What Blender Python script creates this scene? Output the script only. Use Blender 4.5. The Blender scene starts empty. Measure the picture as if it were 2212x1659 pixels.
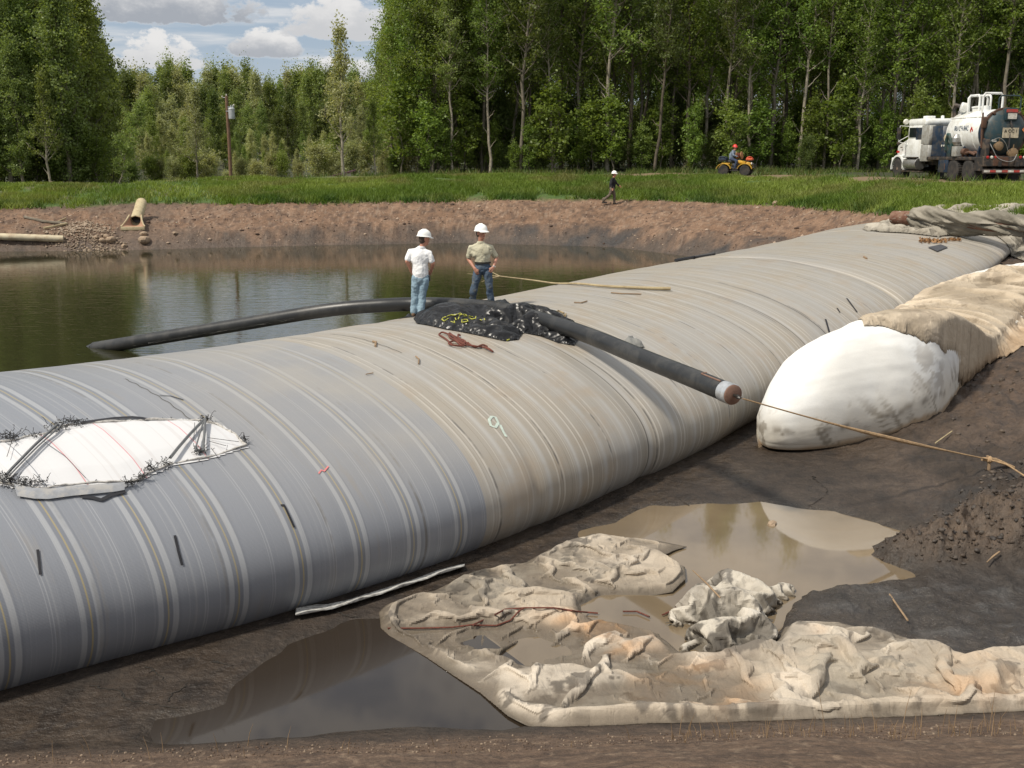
import bpy, bmesh, math, random
import numpy as np
from mathutils import Vector, Matrix
from mathutils.bvhtree import BVHTree
R = math.radians
random.seed(7)
RNG = np.random.default_rng(11)
S = bpy.context.scene
COL = S.collection

# ------------------------------------------------------------------ camera
ZC = 5.0                                   # eye height over the datum (metres); pond water lies at 0.5
PITCH = R(12.25)
FPX = 2300.0                               # focal length in pixels of a 2212 x 1659 view
cam_d = bpy.data.cameras.new('camera')
cam_d.sensor_width = 36.0
cam_d.lens = 36.0 * FPX / 2212.0
cam_d.clip_start = 0.1
cam_d.clip_end = 3000.0
cam = bpy.data.objects.new('camera', cam_d)
COL.objects.link(cam)
cam.location = (0, 0, ZC)
cam.rotation_euler = (R(90) - PITCH, 0, 0)
S.camera = cam

# ------------------------------------------------------------------ light
SUN_EL, SUN_AZ = R(54), R(-122)            # azimuth clockwise from +Y: the sun stands behind the camera, to its left
SUN_DIR = Vector((math.sin(SUN_AZ) * math.cos(SUN_EL), math.cos(SUN_AZ) * math.cos(SUN_EL), math.sin(SUN_EL)))
sl = bpy.data.lights.new('sun', 'SUN')
sl.energy = 3.9
sl.angle = R(5.0)
sl.color = (1.0, 0.93, 0.81)
sun = bpy.data.objects.new('sun', sl)
COL.objects.link(sun)
sun.rotation_euler = (-SUN_DIR).to_track_quat('-Z', 'Y').to_euler()
sun.location = SUN_DIR * 60
S.view_settings.view_transform = 'Standard'
S.view_settings.look = 'None'
S.view_settings.gamma = 1.0
S.view_settings.exposure = 0.2
S.view_settings.use_curve_mapping = False
S.cycles.max_bounces = 6
S.cycles.diffuse_bounces = 3
S.cycles.glossy_bounces = 3
S.cycles.transparent_max_bounces = 6


class NT:
    """small helper round a node tree"""
    def __init__(self, tree):
        self.t = tree
        tree.nodes.clear()

    def n(self, typ, **kw):
        nd = self.t.nodes.new(typ)
        for k, v in kw.items():
            setattr(nd, k, v)
        return nd

    def put(self, sock, v):
        if isinstance(v, bpy.types.NodeSocket):
            self.t.links.new(v, sock)
        elif v is not None:
            if isinstance(v, (tuple, list)) and sock.type == 'RGBA' and len(v) == 3:
                v = (*v, 1)
            sock.default_value = v

    def m(self, op, a, b=None, c=None, clamp=False):
        nd = self.n('ShaderNodeMath', operation=op, use_clamp=clamp)
        for i, v in enumerate((a, b, c)):
            self.put(nd.inputs[i], v)
        return nd.outputs[0]

    def noise(self, vec=None, scale=5, detail=3, rough=0.55, dim='3D', w=None, dist=0.0):
        nd = self.n('ShaderNodeTexNoise', noise_dimensions=dim)
        if vec is not None and dim != '1D':
            self.put(nd.inputs['Vector'], vec)
        if w is not None:
            self.put(nd.inputs['W'], w)
        nd.inputs['Scale'].default_value = scale
        nd.inputs['Detail'].default_value = detail
        nd.inputs['Roughness'].default_value = rough
        nd.inputs['Distortion'].default_value = dist
        return nd.outputs['Fac']

    def ramp(self, fac, stops, interp='LINEAR'):
        nd = self.n('ShaderNodeValToRGB')
        cr = nd.color_ramp
        cr.interpolation = interp
        while len(cr.elements) < len(stops):
            cr.elements.new(0.5)
        for e, (p, c) in zip(cr.elements, stops):
            e.position = p
            e.color = (*c, 1) if isinstance(c, (tuple, list)) else (c, c, c, 1)
        self.put(nd.inputs[0], fac)
        return nd.outputs[0]

    def mix(self, fac, a, b, blend='MIX'):
        nd = self.n('ShaderNodeMix', data_type='RGBA', blend_type=blend)
        self.put(nd.inputs[0], fac)
        self.put(nd.inputs[6], a)
        self.put(nd.inputs[7], b)
        return nd.outputs[2]

    def maprange(self, v, a, b, c=0.0, d=1.0, smooth=True):
        nd = self.n('ShaderNodeMapRange', interpolation_type='SMOOTHSTEP' if smooth else 'LINEAR')
        self.put(nd.inputs[0], v)
        for i, x in enumerate((a, b, c, d)):
            nd.inputs[i + 1].default_value = x
        return nd.outputs[0]

    def bump(self, h, strength=0.3, dist=0.02, normal=None):
        nd = self.n('ShaderNodeBump')
        self.put(nd.inputs['Strength'], strength)
        nd.inputs['Distance'].default_value = dist
        self.put(nd.inputs['Height'], h)
        if normal is not None:
            self.put(nd.inputs['Normal'], normal)
        return nd.outputs[0]

    def scale_vec(self, vec, s):
        nd = self.n('ShaderNodeMapping')
        self.put(nd.inputs[0], vec)
        nd.inputs['Scale'].default_value = s
        return nd.outputs[0]

    def pos(self):
        return self.n('ShaderNodeNewGeometry').outputs['Position']

    def n_y(self, p):
        s = self.n('ShaderNodeSeparateXYZ')
        self.put(s.inputs[0], p)
        return s.outputs[1]

    def obj(self):
        return self.n('ShaderNodeTexCoord').outputs['Object']

    def attr(self, name, out='Color'):
        return self.n('ShaderNodeAttribute', attribute_name=name).outputs[out]

    def bsdf(self, color, rough=0.7, normal=None, metal=0.0, spec=0.5, **kw):
        b = self.n('ShaderNodeBsdfPrincipled')
        self.put(b.inputs['Base Color'], color)
        self.put(b.inputs['Roughness'], rough)
        self.put(b.inputs['Metallic'], metal)
        self.put(b.inputs['Specular IOR Level'], spec)
        if normal is not None:
            self.put(b.inputs['Normal'], normal)
        for k, v in kw.items():
            self.put(b.inputs[k], v)
        return b.outputs[0]

    def out(self, s):
        o = self.n('ShaderNodeOutputMaterial')
        self.t.links.new(s, o.inputs[0])


def new_mat(name):
    m = bpy.data.materials.new(name)
    m.use_nodes = True
    return m, NT(m.node_tree)


# ------------------------------------------------------------------ sky
world = bpy.data.worlds.new('World')
S.world = world
world.use_nodes = True
w = NT(world.node_tree)
sky = w.n('ShaderNodeTexSky', sky_type='NISHITA')
sky.sun_disc = False
sky.sun_elevation = SUN_EL
sky.sun_rotation = SUN_AZ
sky.air_density = 1.0
sky.dust_density = 1.0
sky.ozone_density = 1.5
dirv = w.n('ShaderNodeTexCoord').outputs['Generated']
sep = w.n('ShaderNodeSeparateXYZ')
w.put(sep.inputs[0], dirv)
az = w.m('MULTIPLY', w.m('ARCTAN2', sep.outputs[0], sep.outputs[1]), 57.2958)
el = w.m('MULTIPLY', w.m('ARCSINE', sep.outputs[2]), 57.2958)
cv = w.n('ShaderNodeCombineXYZ')
w.put(cv.inputs[0], az)
w.put(cv.inputs[1], w.m('MULTIPLY', el, 1.5))
n1 = w.m('SUBTRACT', w.noise(cv.outputs[0], 0.75, 8, 0.62), 0.5)
n2 = w.m('SUBTRACT', w.noise(cv.outputs[0], 0.17, 5, 0.55), 0.5)
n3 = w.m('SUBTRACT', w.noise(w.scale_vec(cv.outputs[0], (0.25, 1.6, 1)), 0.5, 5, 0.55), 0.5)
CLOUDS = [  # azimuth, base elevation, half width, height, how grey the belly is
    (-17.2, 6.55, 5.6, 2.6, 1.0), (-17.7, 4.25, 2.9, 1.75, 0.35), (-12.6, 4.9, 2.4, 1.45, 0.9),
    (-8.6, 6.0, 3.4, 2.6, 0.5), (-21.0, 4.0, 2.6, 1.0, 0.6), (-8.5, 3.9, 3.0, 1.2, 0.5), (-26.0, 6.6, 4.5, 2.4, 0.8), (2.0, 7.0, 6.0, 2.6, 0.8), (16.0, 7.4, 7.0, 2.4, 0.7)]
mask, belly = None, None
for a0, e0, hw, hh, grey in CLOUDS:
    dx = w.m('DIVIDE', w.m('SUBTRACT', az, a0), hw)
    t = w.m('DIVIDE', w.m('SUBTRACT', el, e0), hh)             # 0 at the base, 1 at the top
    up = w.m('MAXIMUM', t, 0.0)
    dn = w.m('MULTIPLY', w.m('MAXIMUM', w.m('MULTIPLY', t, -1.0), 0.0), 5.0)
    d2 = w.m('ADD', w.m('MULTIPLY', dx, dx), w.m('ADD', w.m('MULTIPLY', up, up), w.m('MULTIPLY', dn, dn)))
    v = w.m('ADD', w.m('SUBTRACT', 0.75, d2), w.m('MULTIPLY', n1, 2.6))
    mk = w.maprange(v, -0.05, 0.35)
    sh = w.m('MULTIPLY', w.maprange(w.m('ADD', t, w.m('MULTIPLY', n1, 1.2)), 0.75, -0.05), grey)
    bl = w.m('MULTIPLY', mk, sh)
    mask = mk if mask is None else w.m('MAXIMUM', mask, mk)
    belly = bl if belly is None else w.m('MAXIMUM', belly, bl)
gen = w.maprange(w.m('ADD', w.m('ADD', n2, w.m('MULTIPLY', n1, 0.45)), 0.0), -0.16, 0.06)
high = w.maprange(el, 9.0, 14.0)
genm = w.m('MULTIPLY', gen, high)
wisp = w.m('MULTIPLY', w.maprange(n3, -0.06, 0.22), 0.75)
mask2 = w.m('MAXIMUM', w.m('MAXIMUM', mask, genm), wisp)
genbelly = w.m('MULTIPLY', genm, w.maprange(w.m('ADD', n1, n2), 0.05, 0.3, 0.0, 0.6))
shade = w.m('MAXIMUM', belly, genbelly)
cloud_col = w.mix(shade, (9.0, 8.9, 8.8), (4.3, 4.6, 5.1))
haze_low = w.maprange(el, 6.0, 1.0, 0.0, 0.55)
blue = w.mix(0.75, sky.outputs[0], (4.6, 5.6, 6.9))
skyc = w.mix(haze_low, blue, (6.4, 7.0, 7.8))
skyc = w.mix(mask2, skyc, cloud_col)
bgd = w.n('ShaderNodeBackground')
w.put(bgd.inputs[0], skyc)
bgd.inputs[1].default_value = 0.078
wo = w.n('ShaderNodeOutputWorld')
w.t.links.new(bgd.outputs[0], wo.inputs[0])


# ------------------------------------------------------------------ helpers
def raydir(px, py):
    u = (px - 1106) / FPX
    v = (py - 829.5) / FPX
    return np.array([u, math.cos(PITCH) - v * math.sin(PITCH), -math.sin(PITCH) - v * math.cos(PITCH)])


def at_z(px, py, z):
    d = raydir(px, py)
    return d * ((z - ZC) / d[2]) + np.array([0, 0, ZC])


def at_y(px, py, y):
    d = raydir(px, py)
    return d * (y / d[1]) + np.array([0, 0, ZC])


_rt = np.random.default_rng(5).random((64, 256, 256)).astype(np.float32)


def vn(x, y, k=0):
    xi = np.floor(x).astype(np.int64)
    yi = np.floor(y).astype(np.int64)
    fx = x - xi
    fy = y - yi
    fx = fx * fx * (3 - 2 * fx)
    fy = fy * fy * (3 - 2 * fy)
    T = _rt[k % 64]
    a = T[xi & 255, yi & 255]
    b = T[(xi + 1) & 255, yi & 255]
    c = T[xi & 255, (yi + 1) & 255]
    d = T[(xi + 1) & 255, (yi + 1) & 255]
    return a + (b - a) * fx + (c - a) * fy + (a - b - c + d) * fx * fy


def fbm(x, y, s=1.0, o=4, k=0, g=0.5):
    x = np.asarray(x, float) * s
    y = np.asarray(y, float) * s
    r = 0.0
    a = 1.0
    t = 0.0
    for i in range(o):
        r = r + a * vn(x + 13.7 * i, y - 7.3 * i, k + i)
        t += a
        a *= g
        x, y = x * 1.6 - y * 1.2, x * 1.2 + y * 1.6
    return r / t


def ridged(x, y, s=1.0, o=4, k=0, g=0.55):
    x = np.asarray(x, float) * s
    y = np.asarray(y, float) * s
    r = 0.0
    a = 1.0
    t = 0.0
    for i in range(o):
        n = 1 - np.abs(2 * vn(x + 5.1 * i, y + 3.3 * i, k + i) - 1)
        r = r + a * n * n
        t += a
        a *= g
        x, y = x * 1.6 - y * 1.2, x * 1.2 + y * 1.6
    return r / t


def crease(x, y, s=1.0, o=3, k=0, g=0.5):
    """cloth-like relief: flat facets that meet in sharp ridges and valleys, about -0.5 to 0.5"""
    x = np.asarray(x, float) * s
    y = np.asarray(y, float) * s
    r = 0.0
    a = 1.0
    t = 0.0
    for i in range(o):
        n = np.abs(fbm(x + 3.7 * i, y + 9.1 * i, 1.0, 2, k + i, .35) - .5) * 2
        m = np.abs(fbm(x * .8 - 7.7 * i, y * .8 + 2.1 * i, 1.0, 2, k + i + 9, .35) - .5) * 2
        r = r + a * (m - n)
        t += a
        a *= g
        x, y = x * 1.5 - y * 1.1, x * 1.1 + y * 1.5
    return r / t


def sstep(a, b, x):
    t = np.clip((np.asarray(x, float) - a) / (b - a), 0, 1)
    return t * t * (3 - 2 * t)


def mesh_np(name, V, F, smooth=True, cols=None, fl=None):
    """V (n,3), F (m,k) with one k; cols (n,3) colours per vertex; fl {attr: (n,)}"""
    V = np.asarray(V, np.float32)
    F = np.asarray(F, np.int32)
    me = bpy.data.meshes.new(name)
    me.vertices.add(len(V))
    me.vertices.foreach_set('co', V.ravel())
    k = F.shape[1]
    me.loops.add(F.size)
    me.loops.foreach_set('vertex_index', F.ravel())
    me.polygons.add(len(F))
    me.polygons.foreach_set('loop_start', np.arange(0, F.size, k, dtype=np.int32))
    if smooth:
        me.polygons.foreach_set('use_smooth', np.ones(len(F), bool))
    me.update(calc_edges=True)
    if smooth not in (True, False):
        me.set_sharp_from_angle(angle=math.radians(smooth))
    if cols is not None:
        a = me.color_attributes.new('Col', 'FLOAT_COLOR', 'POINT')
        c = np.ones((len(V), 4), np.float32)
        c[:, :3] = cols
        a.data.foreach_set('color', c.ravel())
    for kx, v in (fl or {}).items():
        a = me.attributes.new(kx, 'FLOAT', 'POINT')
        a.data.foreach_set('value', np.asarray(v, np.float32))
    return me


def grid_faces(m, n, wrap=False):
    i = np.arange(m - 1)[:, None]
    j = np.arange(n if wrap else n - 1)[None]
    a = i * n + j
    b = i * n + (j + 1) % n
    return np.stack([a, b, b + n, a + n], -1).reshape(-1, 4)


def link(name, me, mat=None, parent=None, loc=None, rot=None):
    o = bpy.data.objects.new(name, me)
    COL.objects.link(o)
    if mat is not None and me is not None and not me.materials:
        me.materials.append(mat)
    if parent is not None:
        o.parent = parent
    if loc is not None:
        o.location = loc
    if rot is not None:
        o.rotation_euler = rot
    return o


def tag(o, label, cat, group=None):
    o['label'] = label
    o['category'] = cat
    if group:
        o['group'] = group
    return o


def thing(name, label, cat, loc=(0, 0, 0), rotz=0.0, group=None):
    o = bpy.data.objects.new(name, None)
    o.empty_display_size = 0.2
    COL.objects.link(o)
    o.location = loc
    o.rotation_euler = (0, 0, rotz)
    return tag(o, label, cat, group)


def kind(o, k):
    o['kind'] = k
    return o


def catm(P, k):
    P = np.array(P, float)
    Q = np.vstack([2 * P[0] - P[1], P, 2 * P[-1] - P[-2]])
    o = []
    for i in range(len(P) - 1):
        t = np.linspace(0, 1, k, endpoint=False)[:, None]
        a, b, c, d = Q[i:i + 4]
        o.append(.5 * ((2 * b) + (c - a) * t + (2 * a - 5 * b + 4 * c - d) * t ** 2 + (3 * b - a - 3 * c + d) * t ** 3))
    return np.vstack(o + [P[-1:]])


class MB:
    """collects boxes, tubes, lathes in one bmesh"""
    def __init__(self):
        self.bm = bmesh.new()

    def box(self, c, s, rot=None, bevel=0.0):
        M = Matrix.Translation(c) @ (Matrix.Rotation(rot[0], 4, rot[1]) if rot else Matrix.Identity(4)) @ Matrix.Diagonal((*s, 1))
        r = bmesh.ops.create_cube(self.bm, size=1.0, matrix=M)
        if bevel > 0:
            es = list({e for v in r['verts'] for e in v.link_edges})
            bmesh.ops.bevel(self.bm, geom=es, offset=bevel, segments=2, affect='EDGES', profile=0.5)
        return self

    def tube(self, pts, rad, seg=10, caps=True):
        pts = [Vector(p) for p in pts]
        rad = rad if hasattr(rad, '__len__') else [rad] * len(pts)
        rings = []
        up = None
        for i, p in enumerate(pts):
            t = (pts[min(i + 1, len(pts) - 1)] - pts[max(i - 1, 0)]).normalized()
            if up is None:
                up = t.orthogonal().normalized()
            up = (up - t * up.dot(t))
            up = up.normalized() if up.length > 1e-6 else t.orthogonal().normalized()
            s = t.cross(up)
            rings.append([self.bm.verts.new(p + (up * math.cos(a) + s * math.sin(a)) * rad[i]) for a in [2 * math.pi * k / seg for k in range(seg)]])
        for a, b in zip(rings, rings[1:]):
            for k in range(seg):
                self.bm.faces.new((a[k], a[(k + 1) % seg], b[(k + 1) % seg], b[k]))
        if caps:
            self.bm.faces.new(list(reversed(rings[0])))
            self.bm.faces.new(rings[-1])
        return self

    def lathe(self, prof, center=(0, 0, 0), axis=(0, 0, 1), seg=24, sx=1.0, sy=1.0, arc=None):
        q = Vector((0, 0, 1)).rotation_difference(Vector(axis)).to_matrix()
        c = Vector(center)
        rings = []
        for r, h in prof:
            rings.append([self.bm.verts.new(c + q @ Vector((r * sx * math.cos(2 * math.pi * k / seg), r * sy * math.sin(2 * math.pi * k / seg), h))) for k in range(seg)])
        for a, b in zip(rings, rings[1:]):
            for k in range(seg):
                try:
                    self.bm.faces.new((a[k], a[(k + 1) % seg], b[(k + 1) % seg], b[k]))
                except ValueError:
                    pass
        for ring, rev in ((rings[0], True), (rings[-1], False)):
            try:
                self.bm.faces.new(list(reversed(ring)) if rev else ring)
            except ValueError:
                pass
        return self

    def poly(self, pts, depth=None):
        """flat polygon, extruded by the vector depth when given"""
        vs = [self.bm.verts.new(p) for p in pts]
        f = self.bm.faces.new(vs)
        if depth is not None:
            r = bmesh.ops.extrude_face_region(self.bm, geom=[f])
            bmesh.ops.translate(self.bm, vec=depth, verts=[g for g in r['geom'] if isinstance(g, bmesh.types.BMVert)])
        return self

    def build(self, name, mat, parent=None, smooth=30, loc=None, rot=None):
        bmesh.ops.recalc_face_normals(self.bm, faces=self.bm.faces[:])
        me = bpy.data.meshes.new(name)
        self.bm.to_mesh(me)
        self.bm.free()
        if smooth:
            me.polygons.foreach_set('use_smooth', np.ones(len(me.polygons), bool))
            try:
                me.set_sharp_from_angle(angle=R(smooth))
            except Exception:
                pass
        return link(name, me, mat, parent, loc, rot)


def simple(name, col, rough=0.6, metal=0.0, spec=0.5, var=0.12, nscale=6.0, dirt=None, dirt_amt=0.5, bump=0.0, bscale=40.0):
    """painted / plain material with blotches, optional dirt and relief"""
    m, n = new_mat(name)
    co = n.obj()
    nz = n.noise(co, nscale, 4, 0.6)
    c = n.mix(n.maprange(nz, 0.3, 0.7), tuple(x * (1 - var) for x in col), tuple(min(1, x * (1 + var)) for x in col))
    if dirt:
        d = n.noise(co, nscale * 0.7 + 1.3, 6, 0.65)
        c = n.mix(n.m('MULTIPLY', n.maprange(d, 0.45, 0.62), dirt_amt), c, dirt)
    nm = n.bump(n.noise(co, bscale, 3, 0.6), bump, 0.01) if bump else None
    n.out(n.bsdf(c, rough, nm, metal, spec))
    return m


def attr_mat(name, rough=0.8, creases=0.0, rattr=False, bscale=30.0, bump=0.3, bdist=0.02, fine=0.15, fscale=60.0, spec=0.4, weave=None):
    """colour comes from the mesh attribute Col, with fine grain on top"""
    m, n = new_mat(name)
    p = n.pos()
    c = n.attr('Col')
    f = n.noise(p, fscale, 3, 0.6)
    c = n.mix(1.0, c, n.ramp(f, [(0.25, 1 - fine), (0.75, 1 + fine)]), 'MULTIPLY')
    h = n.noise(p, bscale, 5, 0.6)
    nm = n.bump(h, bump, bdist)
    if creases:
        q = n.noise(n.scale_vec(p, (.5, 1.5, 1)), 2.0, 2, .5, dist=.6)
        q2 = n.noise(n.scale_vec(p, (1.5, .6, 1)), 3.6, 2, .5, dist=.8)
        k = n.m('ADD', n.m('ABSOLUTE', n.m('SUBTRACT', q, .5)), n.m('MULTIPLY', n.m('ABSOLUTE', n.m('SUBTRACT', q2, .5)), .5))
        nm = n.bump(k, creases, .16, nm)
    r = n.attr('rough', 'Fac') if rattr else rough
    n.out(n.bsdf(c, r, nm, 0.0, spec))
    return m
# ------------------------------------------------------------------ terrain
TAB_PX = np.array([-900, -300, 0, 200, 300, 500, 1000, 1322, 1480, 1700, 1900, 2212, 2600, 3200])
TAB_U = (TAB_PX - 1106) / FPX
T_SHORE = np.array([47, 48.3, 49.5, 50.2, 50.6, 52, 54.6, 52, 47.2, 43, 39.5, 36, 33, 30])
T_EDGE = np.array([52, 53, 53.9, 55.5, 57.0, 57.5, 59.6, 60, 57, 51.9, 44, 38.5, 35.5, 33])
T_EDGEZ = np.array([2.3, 2.3, 2.3, 2.3, 2.4, 2.35, 2.45, 2.5, 2.5, 2.5, 2.6, 2.6, 2.6, 2.6])
T_TOP = np.array([60, 60, 60.5, 61, 62, 66, 68, 66, 65, 62, 51, 47, 45, 43])
T_TOPZ = np.array([3.1, 3.15, 3.2, 3.2, 3.25, 3.4, 3.6, 3.62, 3.65, 3.66, 3.66, 3.66, 3.7, 3.7])
T_BACK = np.array([2.2, 2.2, 2.2, 2.2, 2.2, 2.4, 3.55, 3.66, 3.68, 3.68, 3.68, 3.68, 3.68, 3.7])

ST = np.array([  # dam tube stations: near side point, ring heading (deg), half width, ground, top
    (-12, 4.2, 145, 4.6, -.45, 2.05), (-7.2, 8.0, 141, 4.6, -.45, 2.0), (-4.55, 10.12, 137, 4.6, -.45, 1.93),
    (-2.45, 11.7, 132, 4.7, -.45, 1.86), (-.34, 13.68, 127, 4.85, -.45, 1.79), (2.3, 16.85, 127, 4.95, -.45, 1.78),
    (4.85, 20.4, 130, 4.95, -.4, 1.84), (8.0, 24.4, 130, 4.8, .0, 1.95), (11.3, 28.5, 130, 4.5, .5, 2.08),
    (14.3, 32.4, 130, 4.2, 1.0, 2.2), (17.1, 36.4, 130, 3.9, 1.6, 2.31), (19.2, 39.4, 130, 3.4, 2.0, 2.4)], float)
_e = np.stack([np.cos(np.radians(ST[:, 2])), np.sin(np.radians(ST[:, 2]))], 1)
AXIS = ST[:, :2] + _e * ST[:, 3:4]
AXIS = np.vstack([AXIS[0] * 2 - AXIS[1], AXIS, AXIS[-1] + (AXIS[-1] - AXIS[-2]) * 20])


def side_dist(x, y):
    """signed distance from the tube's axis: positive on the dry (camera) side"""
    best = np.full(np.shape(x), 1e9)
    sg = np.zeros(np.shape(x))
    for a, b in zip(AXIS[:-1], AXIS[1:]):
        d = b - a
        t = np.clip(((x - a[0]) * d[0] + (y - a[1]) * d[1]) / (d @ d), 0, 1)
        qx, qy = x - a[0] - d[0] * t, y - a[1] - d[1] * t
        ds = np.hypot(qx, qy)
        s = np.where(d[0] * (y - a[1]) - d[1] * (x - a[0]) < 0, 1.0, -1.0)
        k = ds < best
        best = np.where(k, ds, best)
        sg = np.where(k, s, sg)
    return best * sg


def softplus(x, k=0.6):
    return k * np.logaddexp(0, x / k)


def z7(x, y):
    return (900 + x / 2.043) / 1.27306, (1300 + y / 2.043) / 1.27306


def z8(x, y):
    return (1816 + x / 2.043) / 1.27306, (1300 + y / 2.043) / 1.27306


def gxy(pts, z):
    return np.array([at_z(px, py, z)[:2] for px, py in pts])


def poly_sd(x, y, P):
    """signed distance to a polygon, positive inside"""
    d = np.full(np.shape(x), 1e9)
    ins = np.zeros(np.shape(x), bool)
    n = len(P)
    for i in range(n):
        a, b = P[i], P[(i + 1) % n]
        e = b - a
        t = np.clip(((x - a[0]) * e[0] + (y - a[1]) * e[1]) / (e @ e + 1e-12), 0, 1)
        d = np.minimum(d, np.hypot(x - a[0] - e[0] * t, y - a[1] - e[1] * t))
        c = ((a[1] <= y) & (b[1] > y)) | ((b[1] <= y) & (a[1] > y))
        xx = a[0] + (y - a[1]) / (b[1] - a[1] + 1e-12) * e[0]
        ins ^= c & (x < xx)
    return np.where(ins, d, -d)


WZ = -0.36                                                     # level of the puddles on the dry side
PUD1 = gxy([(880, 1345), (960, 1400), (1100, 1500), (1180, 1560), (1080, 1578), (860, 1568), (640, 1590), (420, 1612), (330, 1610), (345, 1560), (500, 1530), (560, 1470), (640, 1400), (780, 1350)], WZ)
PUD2 = gxy([(1270, 1150), (1420, 1098), (1640, 1090), (1800, 1108), (1900, 1130), (1985, 1160), (1890, 1180), (1905, 1200), (1980, 1245), (1800, 1260), (1700, 1300), (1650, 1390), (1560, 1450), (1300, 1440), (1150, 1440), (1020, 1390), (1180, 1290), (1300, 1240)], WZ)
MOUND = gxy([(1870, 1190), (1930, 1165), (2060, 1140), (2230, 1120), (2330, 1180), (2240, 1235), (2060, 1232), (1950, 1215)], -0.3)
DARKP = gxy([(1700, 1262), (1960, 1245), (2080, 1235), (2330, 1225), (2400, 1420), (2150, 1440), (1960, 1380), (1760, 1330)], -0.3)
CHURN = gxy([(1960, 1150), (2040, 1060), (2120, 1030), (2330, 960), (2420, 1100), (2240, 1150), (2060, 1170)], 0.1)


def terrain(x, y, full=False):
    x = np.asarray(x, float)
    y = np.asarray(y, float)
    u = np.clip(x / np.maximum(y, 4.0), -0.95, 0.95)
    yy = y + 0.6 * (fbm(x, y, .25, 3, 3) - .5) * np.clip((y - 30) / 10, 0, 1)
    sh, ed, ez, tp, tz, bk = (np.interp(u, TAB_U, t) for t in (T_SHORE, T_EDGE, T_EDGEZ, T_TOP, T_TOPZ, T_BACK))
    t1 = np.clip((yy - sh) / (ed - sh), 0, 1)
    prof = 0.42 + (ez - 0.42) * (0.35 * sstep(0, .25, t1) + .65 * t1 ** 1.15)
    t2 = np.clip((yy - ed) / (tp - ed), 0, 1)
    prof = prof + (tz - ez) * (t2 ** 0.8)
    t3 = np.clip((yy - tp) / 14.0, 0, 1)
    prof = prof + (bk - tz) * t3 * t3 * (3 - 2 * t3)
    basin = 0.42 - np.clip((sh - yy) * 0.14, 0, 0.95)
    far = np.where(yy < sh, basin, prof)
    onbank = sstep(0.0, .12, t1) * (1 - sstep(.9, 1.05, t1 + t2 * 5))
    far = far + onbank * (0.30 * (fbm(x, y, .9, 4, 9) - .5) + 0.14 * (ridged(x, y, 1.7, 4, 21) - .4))
    far = far + sstep(0.02, .5, t2) * (0.35 * (fbm(x, y, .3, 3, 15) - .5))
    sx = softplus(x - 4.6 + 0.05 * (y - 18), 0.7)
    dry = -.42 + .155 * sx
    # churned mud
    ch = sstep(-0.6, 0.5, poly_sd(x, y, CHURN)) if full or np.size(x) > 0 else 0
    md = sstep(-0.25, 0.45, poly_sd(x, y, MOUND))
    near = (y < 30)
    rough = sstep(4.6, 8.0, x) * near
    dry = dry + rough * (0.26 * (fbm(x, y, 1.3, 5, 30) - .5) + 0.14 * (ridged(x, y, 3.0, 4, 33) - .4))
    dry = dry + near * (0.06 * (fbm(x, y, .8, 5, 36) - .5) + .018 * (ridged(x, y, 3.0, 4, 38) - .4))
    dry = dry + ch * (0.42 * (fbm(x, y, 1.8, 5, 40) - .3) + 0.22 * (ridged(x, y, 4.5, 4, 42) - .45))
    dry = dry + md * (0.24 + 0.40 * (fbm(x, y, 3.0, 5, 44) - .5) + .07 * (ridged(x, y, 9, 2, 45) - .4))
    p1 = sstep(-0.25, 0.35, poly_sd(x, y, PUD1) + .25 * (fbm(x, y, 2, 3, 50) - .5))
    p2 = sstep(-0.22, 0.30, poly_sd(x, y, PUD2) + .25 * (fbm(x, y, 2, 3, 51) - .5))
    dk = sstep(-0.5, 0.55, poly_sd(x, y, DARKP) + .9 * (fbm(x, y, 1.1, 4, 57) - .5))
    dry = dry * (1 - dk) + (-.305 + .15 * (fbm(x, y, 1.6, 5, 52) - .5) + .085 * (ridged(x, y, 3.6, 4, 53) - .4)) * dk
    pud = np.maximum(p1, p2) * (1 - md)
    lip = np.where(near & (x < 6), np.maximum(dry, WZ + 0.025), dry)
    dry = lip * (1 - pud) + (WZ - 0.14) * pud
    toe = 9.12 + .075 * x
    bank = softplus(toe - y, 0.16)
    dry = dry + .42 * bank * (1 + .25 * (fbm(x, y, .8, 3, 55) - .5)) + np.clip(bank * 4, 0, 1) * .02 * (ridged(x, y * 2.0, 4, 3, 56) - .4)
    dry = np.where(dry > 3.0, 3.0 + .4 * np.tanh((dry - 3.0) / .4), dry)
    sd = side_dist(x, y)
    wgt = sstep(-1.8, 1.8, sd)
    land = np.where(yy < sh, -5.0, far)
    dryf = dry + 0.5 * np.logaddexp(0, (np.minimum(land, 4.5) - dry) / 0.5)
    dryf = np.where(land < -1, dry, np.maximum(dry, land))
    z = dryf * wgt + far * (1 - wgt)
    if not full:
        return z
    return z, dict(t1=t1, t2=t2, t3=t3, wgt=wgt, ch=ch, md=md, pud=pud, dk=dk, bank=bank, rough=rough, yy=yy, sh=sh, tp=tp, u=u, sd=sd)


def H1(x, y):
    return float(terrain(np.array([x]), np.array([y]))[0])


def ground_px(px, py, tmin=5.0, tmax=140.0):
    """point where the view ray meets the terrain"""
    d = raydir(px, py)
    t = np.linspace(tmin, tmax, 2400)
    P = d[None] * t[:, None]
    zz = terrain(P[:, 0], P[:, 1])
    k = np.nonzero(P[:, 2] + ZC < zz)[0]
    i = k[0] if len(k) else len(t) - 1
    return np.array([P[i, 0], P[i, 1], zz[i]])


def lerp3(a, b, t):
    return a + (np.asarray(b) - a) * t[..., None]


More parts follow.
